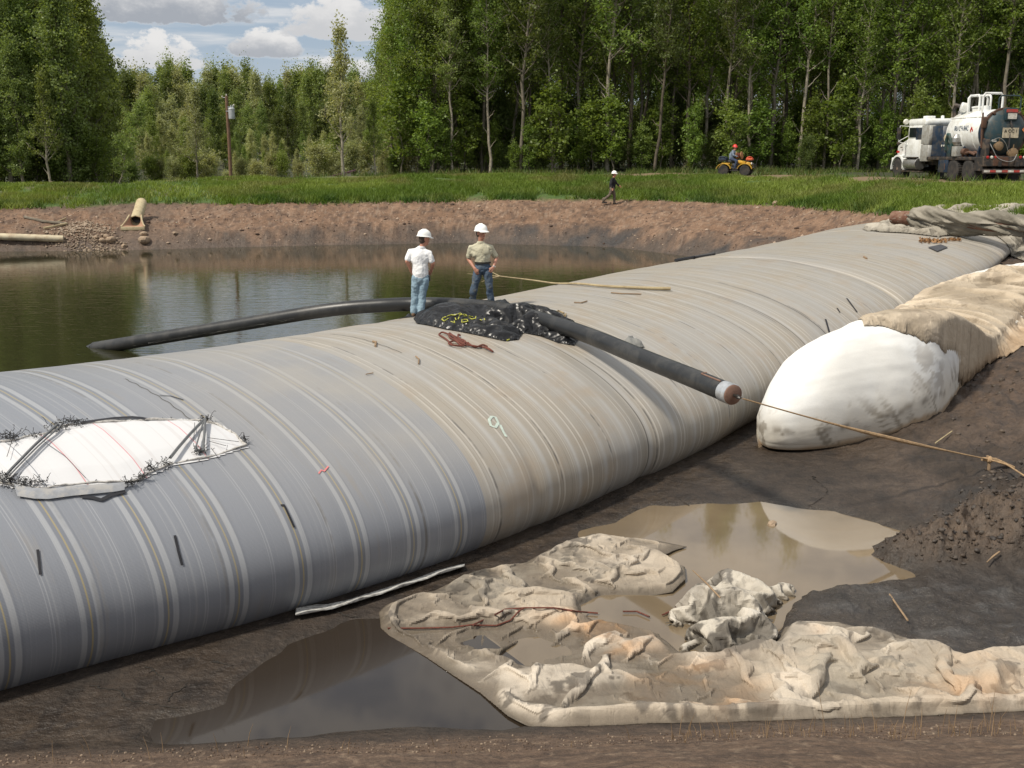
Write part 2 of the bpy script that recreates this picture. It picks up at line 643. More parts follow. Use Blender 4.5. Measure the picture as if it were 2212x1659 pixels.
# one sheet, finest where the view is near
ang = np.concatenate([np.linspace(-180, -40, 60, endpoint=False), np.linspace(-40, -29, 60, endpoint=False),
                      np.linspace(-29, 29, 720, endpoint=False), np.linspace(29, 40, 60, endpoint=False), np.linspace(40, 180, 60, endpoint=False)])
rad = [0.4, 1.5, 3, 4.5, 5.5, 6.2]
while rad[-1] < 115:
    r0 = rad[-1]
    rad.append(r0 + (0.032 + 0.0058 * (r0 - 6)))
while rad[-1] < 2200:
    rad.append(rad[-1] * 1.12)
rad = np.array(rad)
AA = np.radians(ang)
GX = rad[:, None] * np.sin(AA)[None]
GY = rad[:, None] * np.cos(AA)[None]
behind = GY < 3
GZ, Z = terrain(GX, GY, True)
GZ = np.where(GY < 2.5, 3.0 + .4 * np.tanh((np.maximum(GZ, 3.2) - 3.0) / .4), GZ)
far_dist = np.hypot(GX, GY)
GZ = GZ + np.clip((far_dist - 130) / 1000, 0, 1) * 6.0
fA = fbm(GX, GY, 1.1, 5, 2)
fB = fbm(GX, GY, 4.0, 4, 7)
fC = ridged(GX, GY, 2.2, 4, 12)
fine = fbm(GX, GY, 12.0, 3, 17)
br = np.empty(GX.shape + (3,))
br[:] = (.165, .098, .060)
br = lerp3(br, (.21, .13, .083), sstep(.4, .7, fA))
br = lerp3(br, (.080, .050, .035), sstep(.50, .70, fB) * .85)
br = lerp3(br, (.30, .225, .165), sstep(.60, .78, fine) * .5)
# near the water line: wet, dark
wetb = (1 - sstep(.04, .30, Z['t1'] + .28 * (fA - .5)))
br = lerp3(br, (.055, .044, .036), wetb * .85)
leftb = 1 - sstep(-.36, -.20, Z['u'] + .06 * (fA - .5))
br = lerp3(br, (.115, .08, .058), leftb * .7 * sstep(.3, .6, fbm(GX, GY, .6, 4, 61)))
muck = sstep(.50, .62, fbm(GX, GY * 1.6, .5, 4, 64)) * (1 - sstep(.16, .34, Z['t1']))
br = lerp3(br, (.030, .030, .031), muck * .8 * sstep(-.1, .05, Z['u']))
gs = np.empty(GX.shape + (3,))
gs[:] = (.060, .105, .022)
gs = lerp3(gs, (.12, .10, .05), sstep(.52, .7, fA) * .7)
c = lerp3(br, gs, sstep(.97, 1.03, Z['t1'] + Z['t2'] * 2 + .16 * (fA - .5)))
pathm = sstep(.86, 1.0, Z['t2'] + .15 * (fA - .5)) * (1 - sstep(.35, .6, Z['t3'] + .25 * (fB - .5)))
pathm = pathm * (0.25 + .75 * sstep(-.18, .0, Z['u']))
c = lerp3(c, (.20, .135, .085), pathm * .85)
fl = sstep(.45, .8, Z['t3'])
c = lerp3(c, (.035, .036, .018), fl * .9)
mud = np.empty(GX.shape + (3,))
mud[:] = (.036, .026, .019)
mud = lerp3(mud, (.054, .040, .029), sstep(.4, .7, fA))
mud = lerp3(mud, (.024, .018, .014), sstep(.52, .70, fB) * .8)
mud = lerp3(mud, (.075, .052, .037), Z['rough'] * sstep(.35, .6, fA) * .8)
mud = lerp3(mud, (.034, .032, .031), np.maximum(Z['ch'] * sstep(.35, .6, fB), 0) * .85)
mud = lerp3(mud, (.088, .062, .043), Z['md'] * .8)
mud = lerp3(mud, (.034, .029, .025), Z['dk'] * .75)
mud = lerp3(mud, (.075, .071, .068), Z['dk'] * sstep(.55, .75, fbm(GX, GY * 2, 3.0, 4, 70)) * .6)
bankm = sstep(.10, .75, Z['bank'] + .35 * (fbm(GX, GY * 3, 1.6, 4, 72) - .5))
mud = lerp3(mud, (.115, .075, .050), bankm * .9)
mud = lerp3(mud, (.062, .040, .028), bankm * sstep(.5, .66, fbm(GX, GY * 4, 3.0, 4, 73)) * .7)
mud = lerp3(mud, (.24, .175, .12), bankm * sstep(.62, .8, fine) * .5)
rimw = (1 - sstep(0.0, .35, np.minimum(np.abs(poly_sd(GX, GY, PUD1)), np.abs(poly_sd(GX, GY, PUD2))) + .2 * (fB - .5))) * .75
mud = lerp3(mud, (.040, .031, .023), rimw)
darkslope = sstep(7.5, 10, GX) * (GY > 15)
mud = lerp3(mud, (.085, .056, .038), darkslope * .75)
mud = lerp3(mud, (.036, .028, .023), darkslope * sstep(.5, .65, fB) * .7)
cw = np.where(Z['t1'] > 0.05, np.minimum(Z['wgt'], 1 - sstep(.0, .3, Z['t1'] * (GY > 30))), Z['wgt'])
c = lerp3(c, mud, cw)
rg = .88 - .12 * rimw * cw - .54 * cw * (1 - bankm) * (.4 + .6 * sstep(.3, .6, fA)) * (1 - .6 * Z['rough']) - .30 * wetb * (1 - cw) - .16 * Z['dk']
gm = mesh_np('ground', np.stack([GX, GY, GZ], -1).reshape(-1, 3), grid_faces(len(rad), len(ang), True), True, c.reshape(-1, 3),
             {'rough': np.clip(rg, .3, 1).ravel()})
m, n = new_mat('earth_and_mud')
p = n.pos()
c = n.attr('Col')
c = n.mix(1.0, c, n.ramp(n.noise(p, 16, 4, .65), [(0.25, .68), (0.75, 1.32)]), 'MULTIPLY')
c = n.mix(1.0, c, n.ramp(n.noise(n.scale_vec(p, (1, 1.6, 1)), 4.5, 5, .65), [(0.3, .70), (0.7, 1.28)]), 'MULTIPLY')
nm = n.bump(n.noise(p, 3.2, 7, .62), .75, .16)
nm = n.bump(n.noise(p, 20, 4, .65), .55, .03, nm)
rr = n.m('ADD', n.attr('rough', 'Fac'), n.m('MULTIPLY', n.m('SUBTRACT', n.noise(p, 2.6, 5, .65), .5), .55), clamp=True)
n.out(n.bsdf(c, n.m('MAXIMUM', rr, .16), nm, 0, .42))
M_GROUND = m
kind(link('ground', gm, M_GROUND), 'structure')

# ------------------------------------------------------------------ water
m, n = new_mat('pond_water')
p = n.pos()
rip = n.noise(n.scale_vec(p, (0.8, 3.2, 1)), 1.7, 3, 0.5)
rip2 = n.noise(n.scale_vec(p, (1.0, 2.2, 1)), 9.0, 2, 0.5)
gust = n.maprange(n.noise(p, 0.09, 2, 0.5), 0.42, 0.6, 0.15, 1.0)
hgt = n.m('ADD', n.m('MULTIPLY', rip, 1.0), n.m('MULTIPLY', n.m('MULTIPLY', rip2, 0.25), gust))
n.out(n.bsdf((.026, .026, .012), 0.03, n.bump(hgt, n.maprange(n.n_y(p), 48, 26, .05, .20), 0.05), 0.0, 0.5, IOR=1.45))
M_POND = m
tabx = np.linspace(-70, 30, 60)
pts = [(-75, -3), (-14, 2.0)] + [tuple(a) for a in (AXIS[1:-1] + 0.3 * 0)] + [(22, 52), (8, 62), (-75, 62)]
me = bpy.data.meshes.new('pond')
me.from_pydata([(a, b, 0.5) for a, b in pts], [], [list(range(len(pts)))])
kind(link('pond', me, M_POND), 'structure')

m, n = new_mat('muddy_puddle_water')
p = n.pos()
n.out(n.bsdf(n.mix(n.maprange(n.noise(p, .7, 3), .3, .7), (.185, .140, .088), (.14, .106, .068)), 0.035, n.bump(n.noise(p, 2.5, 2), 0.012, 0.02), 0.0, 0.6, IOR=1.5))
M_PUD = m
m, n = new_mat('dark_puddle_water')
p = n.pos()
n.out(n.bsdf((.026, .019, .013), 0.05, n.bump(n.noise(p, 2.5, 2), 0.012, 0.02), 0.0, 0.6, IOR=1.5))
M_PUD1 = m
for nm, P, mt in (('puddle', PUD1, M_PUD1), ('puddle', PUD2, M_PUD)):
    q = P.mean(0)
    d = P - q
    P2 = q + d * (1 + 0.55 / np.linalg.norm(d, axis=1, keepdims=True))
    me = bpy.data.meshes.new(nm)
    me.from_pydata([(a, b, WZ + (0.004 if mt is M_PUD1 else 0)) for a, b in P2], [], [list(range(len(P2)))])
    kind(link(nm, me, mt), 'structure')

# ------------------------------------------------------------------ the long water-filled dam tube
KST = 90
SS = catm(ST, KST)
sarc = np.concatenate([[0], np.cumsum(np.hypot(*np.diff(SS[:, :2], axis=0).T))])


def s_at(cx, cy):
    return sarc[np.argmin(np.hypot(SS[:, 0] - cx, SS[:, 1] - cy))]


S_BND = s_at(-.34, 13.68)
S_CR1 = s_at(2.25, 16.8)
S_CR2 = s_at(10.3, 27.3)
S_CR3 = s_at(16.0, 34.8)
S_CR4 = s_at(7.3, 23.6)
S_END = sarc[-1]
NTH = 150
th = np.concatenate([np.linspace(-.42 * np.pi, .55 * np.pi, 110, endpoint=False), np.linspace(.55 * np.pi, 1.10 * np.pi, 40)])


def tube_surface(SS, sarc, th, grow=0.0):
    cx, cy, an, a, zg, zt = SS.T
    an = np.radians(an)
    e = np.stack([np.cos(an), np.sin(an)], 1)
    s = sarc
    def g(s0, w):
        return np.exp(-((s - s0) / w) ** 2)
    pinch = .10 * g(S_CR1 + .1, .30) + .05 * g(S_CR1 - .9, .5) + .20 * g(S_CR2, .12) + .10 * g(S_CR2, .4) + .16 * g(S_CR3, .12) + .06 * g(S_CR4, .15) + .03 * g(S_CR4 - 1.2, .2) + .03 * g(S_BND + 1.1, .12)
    puff = .09 * (fbm(s, s * 0, .55, 2, 83) - .5) * sstep(S_BND + 1, S_BND + 5, s) + .010 * (fbm(s, s * 0, 4.5, 2, 84) - .5)
    endt = sstep(S_END - 4, S_END, s)
    aa = a + grow
    hh = (zt - zg)
    zc = zg + hh * .27
    b = (zt - zc) * (1 - .12 * endt) + grow
    c, sn = np.cos(th), np.sin(th)
    X = aa[:, None] * np.where(sn > 0, (1 - c), (1 - c) * .3)[None] - grow
    dep = (pinch - puff)[:, None] * np.clip(.25 + 1.0 * np.abs(np.cos(th * .9 + .25)), 0, 1)[None]
    X = X + dep * np.clip(c, -1, 1)[None]
    Zz = np.where(sn > 0, zc[:, None] + b[:, None] * np.abs(sn) ** .95, zc[:, None] + (zc - zg)[:, None] * 1.5 * sn)
    Zz = Zz - dep * np.clip(sn, 0, 1)[None] * .55
    lon = fbm(s[:, None] * np.ones_like(th)[None], th[None] * 3 * np.ones_like(s)[:, None], .8, 3, 80) - .5
    Zz = Zz + lon * .05 * np.clip(sn, 0, 1)
    return np.stack([cx[:, None] + e[:, 0:1] * X, cy[:, None] + e[:, 1:2] * X, Zz], 2)


TP = tube_surface(SS, sarc, th)
arc = np.concatenate([np.zeros((len(TP), 1)), np.cumsum(np.linalg.norm(np.diff(TP, axis=1), axis=2), axis=1)], 1)
V = TP.reshape(-1, 3)
F = grid_faces(len(TP), len(th))
TREE_TUBE = BVHTree.FromPolygons([tuple(v) for v in V.tolist()], F.tolist())


def tube_px(px, py, lift=0.0):
    """where the view ray meets the tube (point, normal)"""
    h = TREE_TUBE.ray_cast(Vector((0, 0, ZC)), Vector(raydir(px, py)).normalized())
    if h[0] is None:
        return None
    nrm = h[1] if h[1].z > 0 or h[1].dot(Vector(raydir(px, py))) < 0 else -h[1]
    if nrm.dot(Vector(raydir(px, py))) > 0:
        nrm = -nrm
    return h[0] + nrm * lift, nrm, h[2]


def tube_z(x, y):
    h = TREE_TUBE.ray_cast(Vector((x, y, 30)), Vector((0, 0, -1)))
    return h[0].z if h[0] is not None else H1(x, y)


def tube_zv(x, y):
    """tube_z for arrays, the terrain where there is no tube"""
    o = terrain(x, y)
    for i, (a, b) in enumerate(zip(np.ravel(x), np.ravel(y))):
        h = TREE_TUBE.ray_cast(Vector((a, b, 30)), Vector((0, 0, -1)))
        if h[0] is not None:
            o.flat[i] = max(o.flat[i], h[0].z)
    return o


def tube_sv(px, py):
    """(distance along the tube, distance round it) under a pixel"""
    h = tube_px(px, py)
    f = F[h[2]]
    d = np.linalg.norm(V[f] - np.array(h[0])[None], axis=1)
    wq = 1 / (d + 1e-4)
    ii, jj = f // len(th), f % len(th)
    return float((sarc[ii] * wq).sum() / wq.sum()), float((arc[ii, jj] * wq).sum() / wq.sum())


def tube_sv_point(s, v, lift=0.0):
    i = np.clip(np.searchsorted(sarc, s) - 1, 0, len(sarc) - 2)
    fs = (s - sarc[i]) / (sarc[i + 1] - sarc[i])
    row = TP[i] * (1 - fs) + TP[i + 1] * fs
    ar = arc[i] * (1 - fs) + arc[i + 1] * fs
    p = np.array([np.interp(v, ar, row[:, k]) for k in range(3)])
    p2 = np.array([np.interp(v + .05, ar, row[:, k]) for k in range(3)])
    row2 = TP[min(i + 4, len(TP) - 1)]
    t2 = np.array([np.interp(v, arc[min(i + 4, len(TP) - 1)], row2[:, k]) for k in range(3)]) - p
    nn = np.cross(t2, p2 - p)
    nn /= np.linalg.norm(nn) + 1e-9
    if nn[2] < 0 and nn[1] > 0:
        nn = -nn
    return p + nn * lift


m, n = new_mat('woven_dam_fabric')
s = n.attr('s', 'Fac')
v = n.attr('v', 'Fac')
vec = n.n('ShaderNodeCombineXYZ')
n.put(vec.inputs[0], s)
n.put(vec.inputs[1], v)
sv = vec.outputs[0]
wob = n.m('MULTIPLY', n.m('SUBTRACT', n.noise(sv, .6, 2), .5), .03)
sw = n.m('ADD', s, wob)
tt = n.m('FRACT', n.m('DIVIDE', sw, 0.80))
B0, B1, B2, YL = (.190, .203, .232), (.300, .311, .332), (.155, .168, .198), (.31, .255, .13)
gray = n.ramp(tt, [(0, B0), (.055, B0), (.065, B1), (.125, B1), (.14, B2), (.185, B2), (.192, YL), (.205, YL), (.212, B2), (.255, B2), (.268, B1), (.335, B1), (.35, B2), (.40, B0), (.70, B0), (.705, B1), (.715, B0), (.74, B0), (.745, B1), (.76, B0), (1, B0)])
ln = n.noise(None, 26, 3, .75, '1D', w=sw)
gray = n.mix(n.m('MULTIPLY', n.maprange(ln, .58, .70), .28), gray, (.36, .365, .37))
gray = n.mix(n.m('MULTIPLY', n.maprange(ln, .40, .30), .25), gray, (.14, .152, .18))
A0, A1, A2 = (.290, .258, .210), (.43, .395, .34), (.205, .170, .124)
tb = n.m('FRACT', n.m('DIVIDE', sw, 0.72))
beige = n.ramp(tb, [(0, A0), (.05, A0), (.06, A1), (.10, A1), (.112, A2), (.13, A0), (.20, A0), (.215, A2), (.225, A1), (.27, A1), (.285, A0), (.5, A0), (.51, A2), (.525, A0), (.62, A0), (.63, A1), (.655, A0), (.8, (.375, .36, .335)), (.9, A0), (1, A0)])
beige = n.mix(n.m('MULTIPLY', n.maprange(ln, .58, .70), .26), beige, (.50, .46, .40))
beige = n.mix(n.m('MULTIPLY', n.maprange(ln, .42, .32), .24), beige, (.22, .185, .145))
beige = n.mix(n.m('MULTIPLY', n.maprange(n.noise(sv, .45, 4, .6), .42, .62), .55), beige, (.30, .292, .28))
beige = n.mix(n.m('MULTIPLY', n.maprange(n.noise(sv, .8, 5, .65), .50, .68), .5), beige, (.30, .225, .145))
col = n.mix(n.maprange(n.m('SUBTRACT', s, S_BND), -.004, .004), gray, beige)
ringp = n.m('FRACT', n.m('ADD', n.m('DIVIDE', sw, 1.37), .31))
ringd = n.m('MULTIPLY', n.maprange(n.m('ABSOLUTE', n.m('SUBTRACT', ringp, .5)), .020, .008), n.maprange(n.noise(sv, .9, 4, .7), .44, .58))
col = n.mix(n.m('MULTIPLY', ringd, n.maprange(n.m('SUBTRACT', s, S_BND), -6, 1.0, .25, .85)), col, (.075, .066, .055))
for s0_, w0_ in ((S_CR2, .085), (S_CR3, .085), (S_CR4, .05), (S_CR4 - 1.2, .03), (S_CR1 + .1, .02)):
    mk = n.maprange(n.m('ABSOLUTE', n.m('SUBTRACT', sw, s0_)), w0_, w0_ * .4)
    col = n.mix(n.m('MULTIPLY', mk, n.m('MULTIPLY', n.maprange(v, 6.5, 4.0), .85)), col, (.055, .046, .036))  # shade of the pinched grooves painted on as dark lines
# dusting of clay on the upper side of the grey part, fading in towards the beige part
dust = n.m('MULTIPLY', n.maprange(v, 1.6, 3.6), n.maprange(n.m('SUBTRACT', s, S_BND), -4.5, -.3))
dust = n.m('MULTIPLY', dust, n.maprange(n.m('SUBTRACT', s, S_BND), -.01, .01, 1.0, .22))
col = n.mix(n.m('MULTIPLY', dust, n.maprange(n.noise(sv, .7, 4), .3, .7, .35, .8)), col, (.315, .29, .25))
ds2 = n.m('MULTIPLY', n.maprange(v, .9, .25), n.maprange(n.noise(sv, 1.3, 5, .65), .35, .65, .1, .9))
col = n.mix(n.m('MULTIPLY', ds2, .8), col, (.145, .118, .085))
tide = n.maprange(n.m('ADD', v, n.m('MULTIPLY', n.noise(sv, .8, 2), .2)), .62, .55)
col = n.mix(n.m('MULTIPLY', tide, n.m('MULTIPLY', n.maprange(n.m('SUBTRACT', s, S_BND), 0, .4), .45)), col, (.22, .175, .12))
sm = n.noise(n.scale_vec(sv, (3.0, .35, 1)), 1.6, 5, .65)
col = n.mix(n.m('MULTIPLY', n.maprange(sm, .56, .72), .35), col, (.24, .205, .16))
speck = n.noise(sv, 14, 3, .7)
col = n.mix(n.m('MULTIPLY', n.maprange(speck, .70, .78), .5), col, (.16, .13, .10))
wv = n.n('ShaderNodeTexWave', wave_type='BANDS', bands_direction='Y')
n.put(wv.inputs[0], sv)
wv.inputs['Scale'].default_value = 22
wv.inputs['Distortion'].default_value = 1.5
wv.inputs['Detail'].default_value = 2
col = n.mix(.10, col, n.mix(wv.outputs['Fac'], (0.1, .1, .1), (.6, .6, .6)))
hb = n.m('ADD', n.m('MULTIPLY', ln, .6), n.m('MULTIPLY', n.noise(sv, 40, 2), .3))
n.out(n.bsdf(col, 0.46, n.bump(hb, .25, .012), 0, .45))
M_TUBE = m
tube = thing('dam_tube', 'huge grey and beige banded water filled fabric tube damming the pond', 'water dam tube')
link('tube_fabric', mesh_np('tube_fabric', V, F, True, None, {'s': np.repeat(sarc, len(th)), 'v': arc.ravel()}), M_TUBE, tube)
# far end closed by a cap of the same cloth
ring = TP[-1]
capc = ring.mean(0)
CV = [tuple(q) for q in ring] + [tuple(capc + np.array([.25, .32, -.2]))]
me = bpy.data.meshes.new('end_cap')
me.from_pydata(CV, [], [(i, i + 1, len(ring)) for i in range(len(ring) - 1)])
link('end_cap', me, simple('cap_cloth', (.36, .335, .29), .8), tube)
# ------------------------------------------------------------------ trees
def leaf_mat(name, dark, mid, light, trans=0.45):
    m, n = new_mat(name)
    t = n.attr('tint', 'Fac')
    rnd = n.n('ShaderNodeObjectInfo').outputs['Random']
    f = n.m('ADD', n.m('MULTIPLY', t, .75), n.m('MULTIPLY', rnd, .25))
    c = n.ramp(f, [(0.0, dark), (0.5, mid), (1.0, light)])
    hs = n.n('ShaderNodeHueSaturation')
    n.put(hs.inputs['Color'], c)
    n.put(hs.inputs['Hue'], n.m('ADD', .485, n.m('MULTIPLY', rnd, .03)))
    n.put(hs.inputs['Value'], n.m('ADD', .98, n.m('MULTIPLY', n.m('FRACT', n.m('MULTIPLY', rnd, 7.3)), .42)))
    c = hs.outputs[0]
    b = n.bsdf(c, .5, None, 0, .35)
    tr = n.n('ShaderNodeBsdfTranslucent')
    n.put(tr.inputs[0], n.mix(1.0, c, (1.25, 1.2, .6), 'MULTIPLY'))
    mx = n.n('ShaderNodeMixShader')
    mx.inputs[0].default_value = trans
    n.t.links.new(b, mx.inputs[1])
    n.t.links.new(tr.outputs[0], mx.inputs[2])
    n.out(mx.outputs[0])
    return m


def bark_mat(name, a, b, marks=None):
    m, n = new_mat(name)
    o = n.obj()
    c = n.mix(n.maprange(n.noise(o, 3, 4, .65), .35, .65), a, b)
    if marks:
        mk = n.noise(n.scale_vec(o, (1, 1, 4)), 5, 2, .6)
        c = n.mix(n.maprange(mk, .62, .68), c, marks)
    n.out(n.bsdf(c, .85, n.bump(n.noise(o, 12, 3), .4, .03), 0, .2))
    return m


L_FOREST = leaf_mat('aspen_leaf', (.075, .115, .018), (.13, .19, .034), (.20, .27, .06))
L_OLIVE = leaf_mat('poplar_leaf', (.105, .145, .034), (.175, .225, .062), (.265, .315, .12))
L_PALE = leaf_mat('willow_leaf', (.19, .21, .095), (.29, .305, .15), (.38, .385, .22))
L_BRIGHT = leaf_mat('young_leaf', (.095, .135, .025), (.155, .21, .045), (.22, .275, .08))
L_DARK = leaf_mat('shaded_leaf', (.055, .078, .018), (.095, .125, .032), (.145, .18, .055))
BK_GREY = bark_mat('grey_bark', (.14, .12, .092), (.21, .185, .145))
BK_PALE = bark_mat('pale_bark', (.34, .305, .24), (.24, .21, .16), (.05, .045, .04))
BK_DARK = bark_mat('dark_bark', (.085, .070, .052), (.14, .118, .09))


def tubes_np(paths, seg=6):
    """paths: list of (points, radii); returns V, F"""
    VV, FF, off = [], [], 0
    for P, r in paths:
        P = np.asarray(P, float)
        r = np.asarray(r, float)
        T = np.gradient(P, axis=0)
        T /= np.linalg.norm(T, axis=1, keepdims=True) + 1e-9
        ref = np.where(np.abs(T[:, 2:3]) < .9, np.array([[0, 0, 1.]]), np.array([[1., 0, 0]]))
        if len(P) > 1:
            ref = np.repeat(ref[:1], len(P), 0)
        A = np.cross(T, ref)
        A /= np.linalg.norm(A, axis=1, keepdims=True) + 1e-9
        B = np.cross(T, A)
        a = np.linspace(0, 2 * math.pi, seg, endpoint=False)
        ring = P[:, None] + (A[:, None] * np.cos(a)[None, :, None] + B[:, None] * np.sin(a)[None, :, None]) * r[:, None, None]
        VV.append(ring.reshape(-1, 3))
        FF.append(grid_faces(len(P), seg, True) + off)
        off += len(P) * seg
    return np.vstack(VV), np.vstack(FF)


def leaves_np(C, size, rng, flat=.5):
    n = len(C)
    nrm = rng.normal(size=(n, 3))
    nrm[:, 2] += flat
    nrm /= np.linalg.norm(nrm, axis=1, keepdims=True)
    a = np.cross(nrm, rng.normal(size=(n, 3)))
    a /= np.linalg.norm(a, axis=1, keepdims=True) + 1e-9
    b = np.cross(nrm, a)
    L = size * rng.uniform(.6, 1.35, (n, 1))
    P = np.stack([C - a * L, C - b * L * .62, C + a * L, C + b * L * .62], 1)
    return P.reshape(-1, 3), np.arange(n * 4).reshape(-1, 4)


def tree_proto(seed, H, base, prof, nb, elev, nleaf, lsize, trunk_r, lean=0.0, sig=.35, dead=0, wob=.25, top_leaf=.08):
    """prof(t) gives the limb length at crown fraction t; returns trunk mesh, crown mesh"""
    rng = np.random.default_rng(seed)
    k = 14
    hz = np.linspace(0, 1, k)
    tx = np.cumsum(rng.normal(0, wob / k ** .5 * .5, k)) + lean * hz ** 1.3 * H
    ty = np.cumsum(rng.normal(0, wob / k ** .5 * .5, k))
    tx -= tx[0]
    ty -= ty[0]
    TR = np.stack([tx, ty, hz * H], 1)
    TR[0, 2] = -.4
    paths = [(TR, trunk_r * (1 - .93 * hz ** .9))]
    cent, wts = [], []
    for i in range(nb + dead):
        isdead = i >= nb
        f = base + (1 - base) * ((i + .5) / nb) ** .95 if not isdead else rng.uniform(base * .35, base + .25)
        f = min(.985, f + rng.normal(0, .015))
        t = max(0, (f - base) / (1 - base))
        L = (prof(t) if not isdead else prof(.3) * .6) * rng.uniform(.7, 1.25)
        azm = i * 2.399 + rng.normal(0, .4)
        e = R(elev) + rng.normal(0, .18) + t * .35
        p0 = np.array([np.interp(f, hz, TR[:, 0]), np.interp(f, hz, TR[:, 1]), f * H])
        q = np.linspace(0, 1, 6)[:, None]
        d = np.array([math.cos(azm) * math.cos(e), math.sin(azm) * math.cos(e), math.sin(e)])
        P = p0 + d * L * q + np.array([0, 0, .22 * L]) * q * q + rng.normal(0, .04 * L, (6, 3)) * q
        r0 = max(.018, trunk_r * .34 * (1 - t * .75))
        paths.append((P, r0 * (1 - .85 * q[:, 0])))
        if not isdead:
            nt = max(3, int(5 + L * 4))
            tt = rng.uniform(.18, 1.02, nt) ** .8
            for j in range(nt):
                pb = np.array([np.interp(tt[j], q[:, 0], P[:, c]) for c in range(3)])
                tw = pb + rng.normal(0, sig * (.5 + .5 * L / 2.2), 3) * np.array([1, 1, .75])
                cent.append(tw)
                wts.append(rng.uniform(.3, 1.3))
                if rng.random() < .5:
                    paths.append((np.stack([pb, (pb + tw) / 2 + rng.normal(0, .04, 3), tw]), np.array([r0 * .35, r0 * .25, .006])))
    cent = np.array(cent)
    wts = np.array(wts)
    idx = rng.choice(len(cent), nleaf, p=wts / wts.sum())
    C = cent[idx] + rng.normal(0, sig * .62, (nleaf, 3)) * np.array([1, 1, .8])
    nt = int(nleaf * top_leaf)
    C[:nt] = TR[-1] * 1.0 + rng.normal(0, 1, (nt, 3)) * np.array([sig, sig, sig * 2.4])
    Vl, Fl = leaves_np(C, lsize, rng)
    ctint = rng.random(len(cent))
    tint = np.clip(.6 * ctint[idx] + .4 * rng.random(nleaf), 0, 1)
    Vt, Ft = tubes_np(paths)
    return (mesh_np('trunk', Vt, Ft, True), mesh_np('crown', Vl, Fl, False, None, {'tint': np.repeat(tint, 4)}), H)


def slim(w):
    return lambda t: w * (.55 + .75 * math.sin(math.pi * min(1, t * .8 + .18)) - .55 * t)


def oval(w):
    return lambda t: w * (.35 + .9 * math.sin(math.pi * (t * .82 + .12)) - .25 * t)


def cone(w):
    return lambda t: w * (1.1 - .95 * t)


FORE = [tree_proto(100 + i, 19, .30 + .05 * (i % 3), slim(1.9), 40, 34, 7000, .094, .155, sig=.36, dead=10, wob=.9) for i in range(6)]
EDGE = [tree_proto(120 + i, 16, .16, oval(2.7), 46, 30, 13000, .095, .16, sig=.40, dead=5, wob=.7) for i in range(3)]
LEFT = [tree_proto(140 + i, 13, .05, oval(2.0), 58, 42, 19000, .092, .17, sig=.36, wob=.5) for i in range(4)]
YOUNG = [tree_proto(160 + i, 9, .12, oval(1.5), 36, 44, 6500, .09, .085, sig=.28, dead=5, wob=.5) for i in range(5)]
AIRY = [tree_proto(180 + i, 10, .22, cone(1.9), 30, 44, 4200, .085, .13, sig=.26, dead=6, wob=.4) for i in range(3)]
BUSH = [tree_proto(200 + i, 3.2, .02, oval(1.7), 26, 48, 6000, .07, .045, sig=.28, wob=.3) for i in range(4)]
SAPL = [tree_proto(220 + i, 6, .12, oval(1.1), 24, 26, 2600, .11, .05, sig=.28, wob=.5) for i in range(3)]


def plant_tree(name, proto, px, y, ytop, leaf, bark, label, cat, group=None, rot=None, h=None, sxy=1.0, lean=None):
    tm, cm, H = proto
    u = (px - 1106) / FPX
    x = u * (.977 * y + .3)
    zg = H1(x, y) - .05
    hh = h if h else max(1.0, 5.0 + (330 - ytop) / FPX * y - zg)
    sc = hh / H
    o = thing(name, label, cat, (x, y, zg), random.uniform(0, 6.28) if rot is None else rot, group)
    o.scale = (sc * sxy, sc * sxy, sc)
    if lean:
        o.rotation_euler = (lean[0], lean[1], o.rotation_euler.z)
    for nm, me, mt in (('trunk', tm, bark), ('crown', cm, leaf)):
        c = bpy.data.objects.new(nm, me)
        COL.objects.link(c)
        c.parent = o
        if not me.materials:
            me.materials.append(mt)
        c.material_slots[0].link = 'OBJECT'
        c.material_slots[0].material = mt
    return o


rnd = random.Random(3)
BKN = {'grey_bark': 'grey', 'pale_bark': 'whitish', 'dark_bark': 'dark'}
LFN = {'aspen_leaf': 'mid green', 'poplar_leaf': 'olive', 'willow_leaf': 'pale', 'young_leaf': 'bright green', 'shaded_leaf': 'deep green'}
# the dense aspen wood on the right
FL = 'tall thin aspen in the dense dark wood behind the grassy bank'
FG = 'tall aspens of the dense wood'
for row, (y0, step, jit) in enumerate(((77, 62, 18), (81, 58, 20), (85.5, 58, 22), (91, 60, 24), (98, 62, 26), (106, 70, 30), (116, 60, 30))):
    px = 905 - row * 10 + rnd.uniform(0, 40)
    while px < 2420:
        y = y0 + rnd.uniform(-1.6, 1.6)
        pr = FORE[rnd.randrange(6)]
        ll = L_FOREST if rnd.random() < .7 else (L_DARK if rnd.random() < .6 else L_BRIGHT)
        bk = BK_GREY if rnd.random() < .6 else (BK_DARK if rnd.random() < .45 else BK_PALE)
        hh = rnd.uniform(15.5, 20.5) * (0.82 if px < 960 else 1.0)
        plant_tree('aspen_tree', pr, px, y, 0, ll, bk, '%s trunked aspen with %s leaves %s' % (BKN[bk.name], LFN[ll.name], 'at the front of the dense wood' if row < 2 else 'deep inside the dense wood'), 'tree', FG, h=hh, sxy=rnd.uniform(.85, 1.15))
        px += step * rnd.uniform(.65, 1.35)
px = 880
while px < 2460:
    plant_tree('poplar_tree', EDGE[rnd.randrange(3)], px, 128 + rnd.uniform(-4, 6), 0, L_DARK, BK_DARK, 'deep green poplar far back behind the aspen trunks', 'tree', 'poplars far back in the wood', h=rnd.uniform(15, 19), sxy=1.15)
    px += rnd.uniform(34, 60)
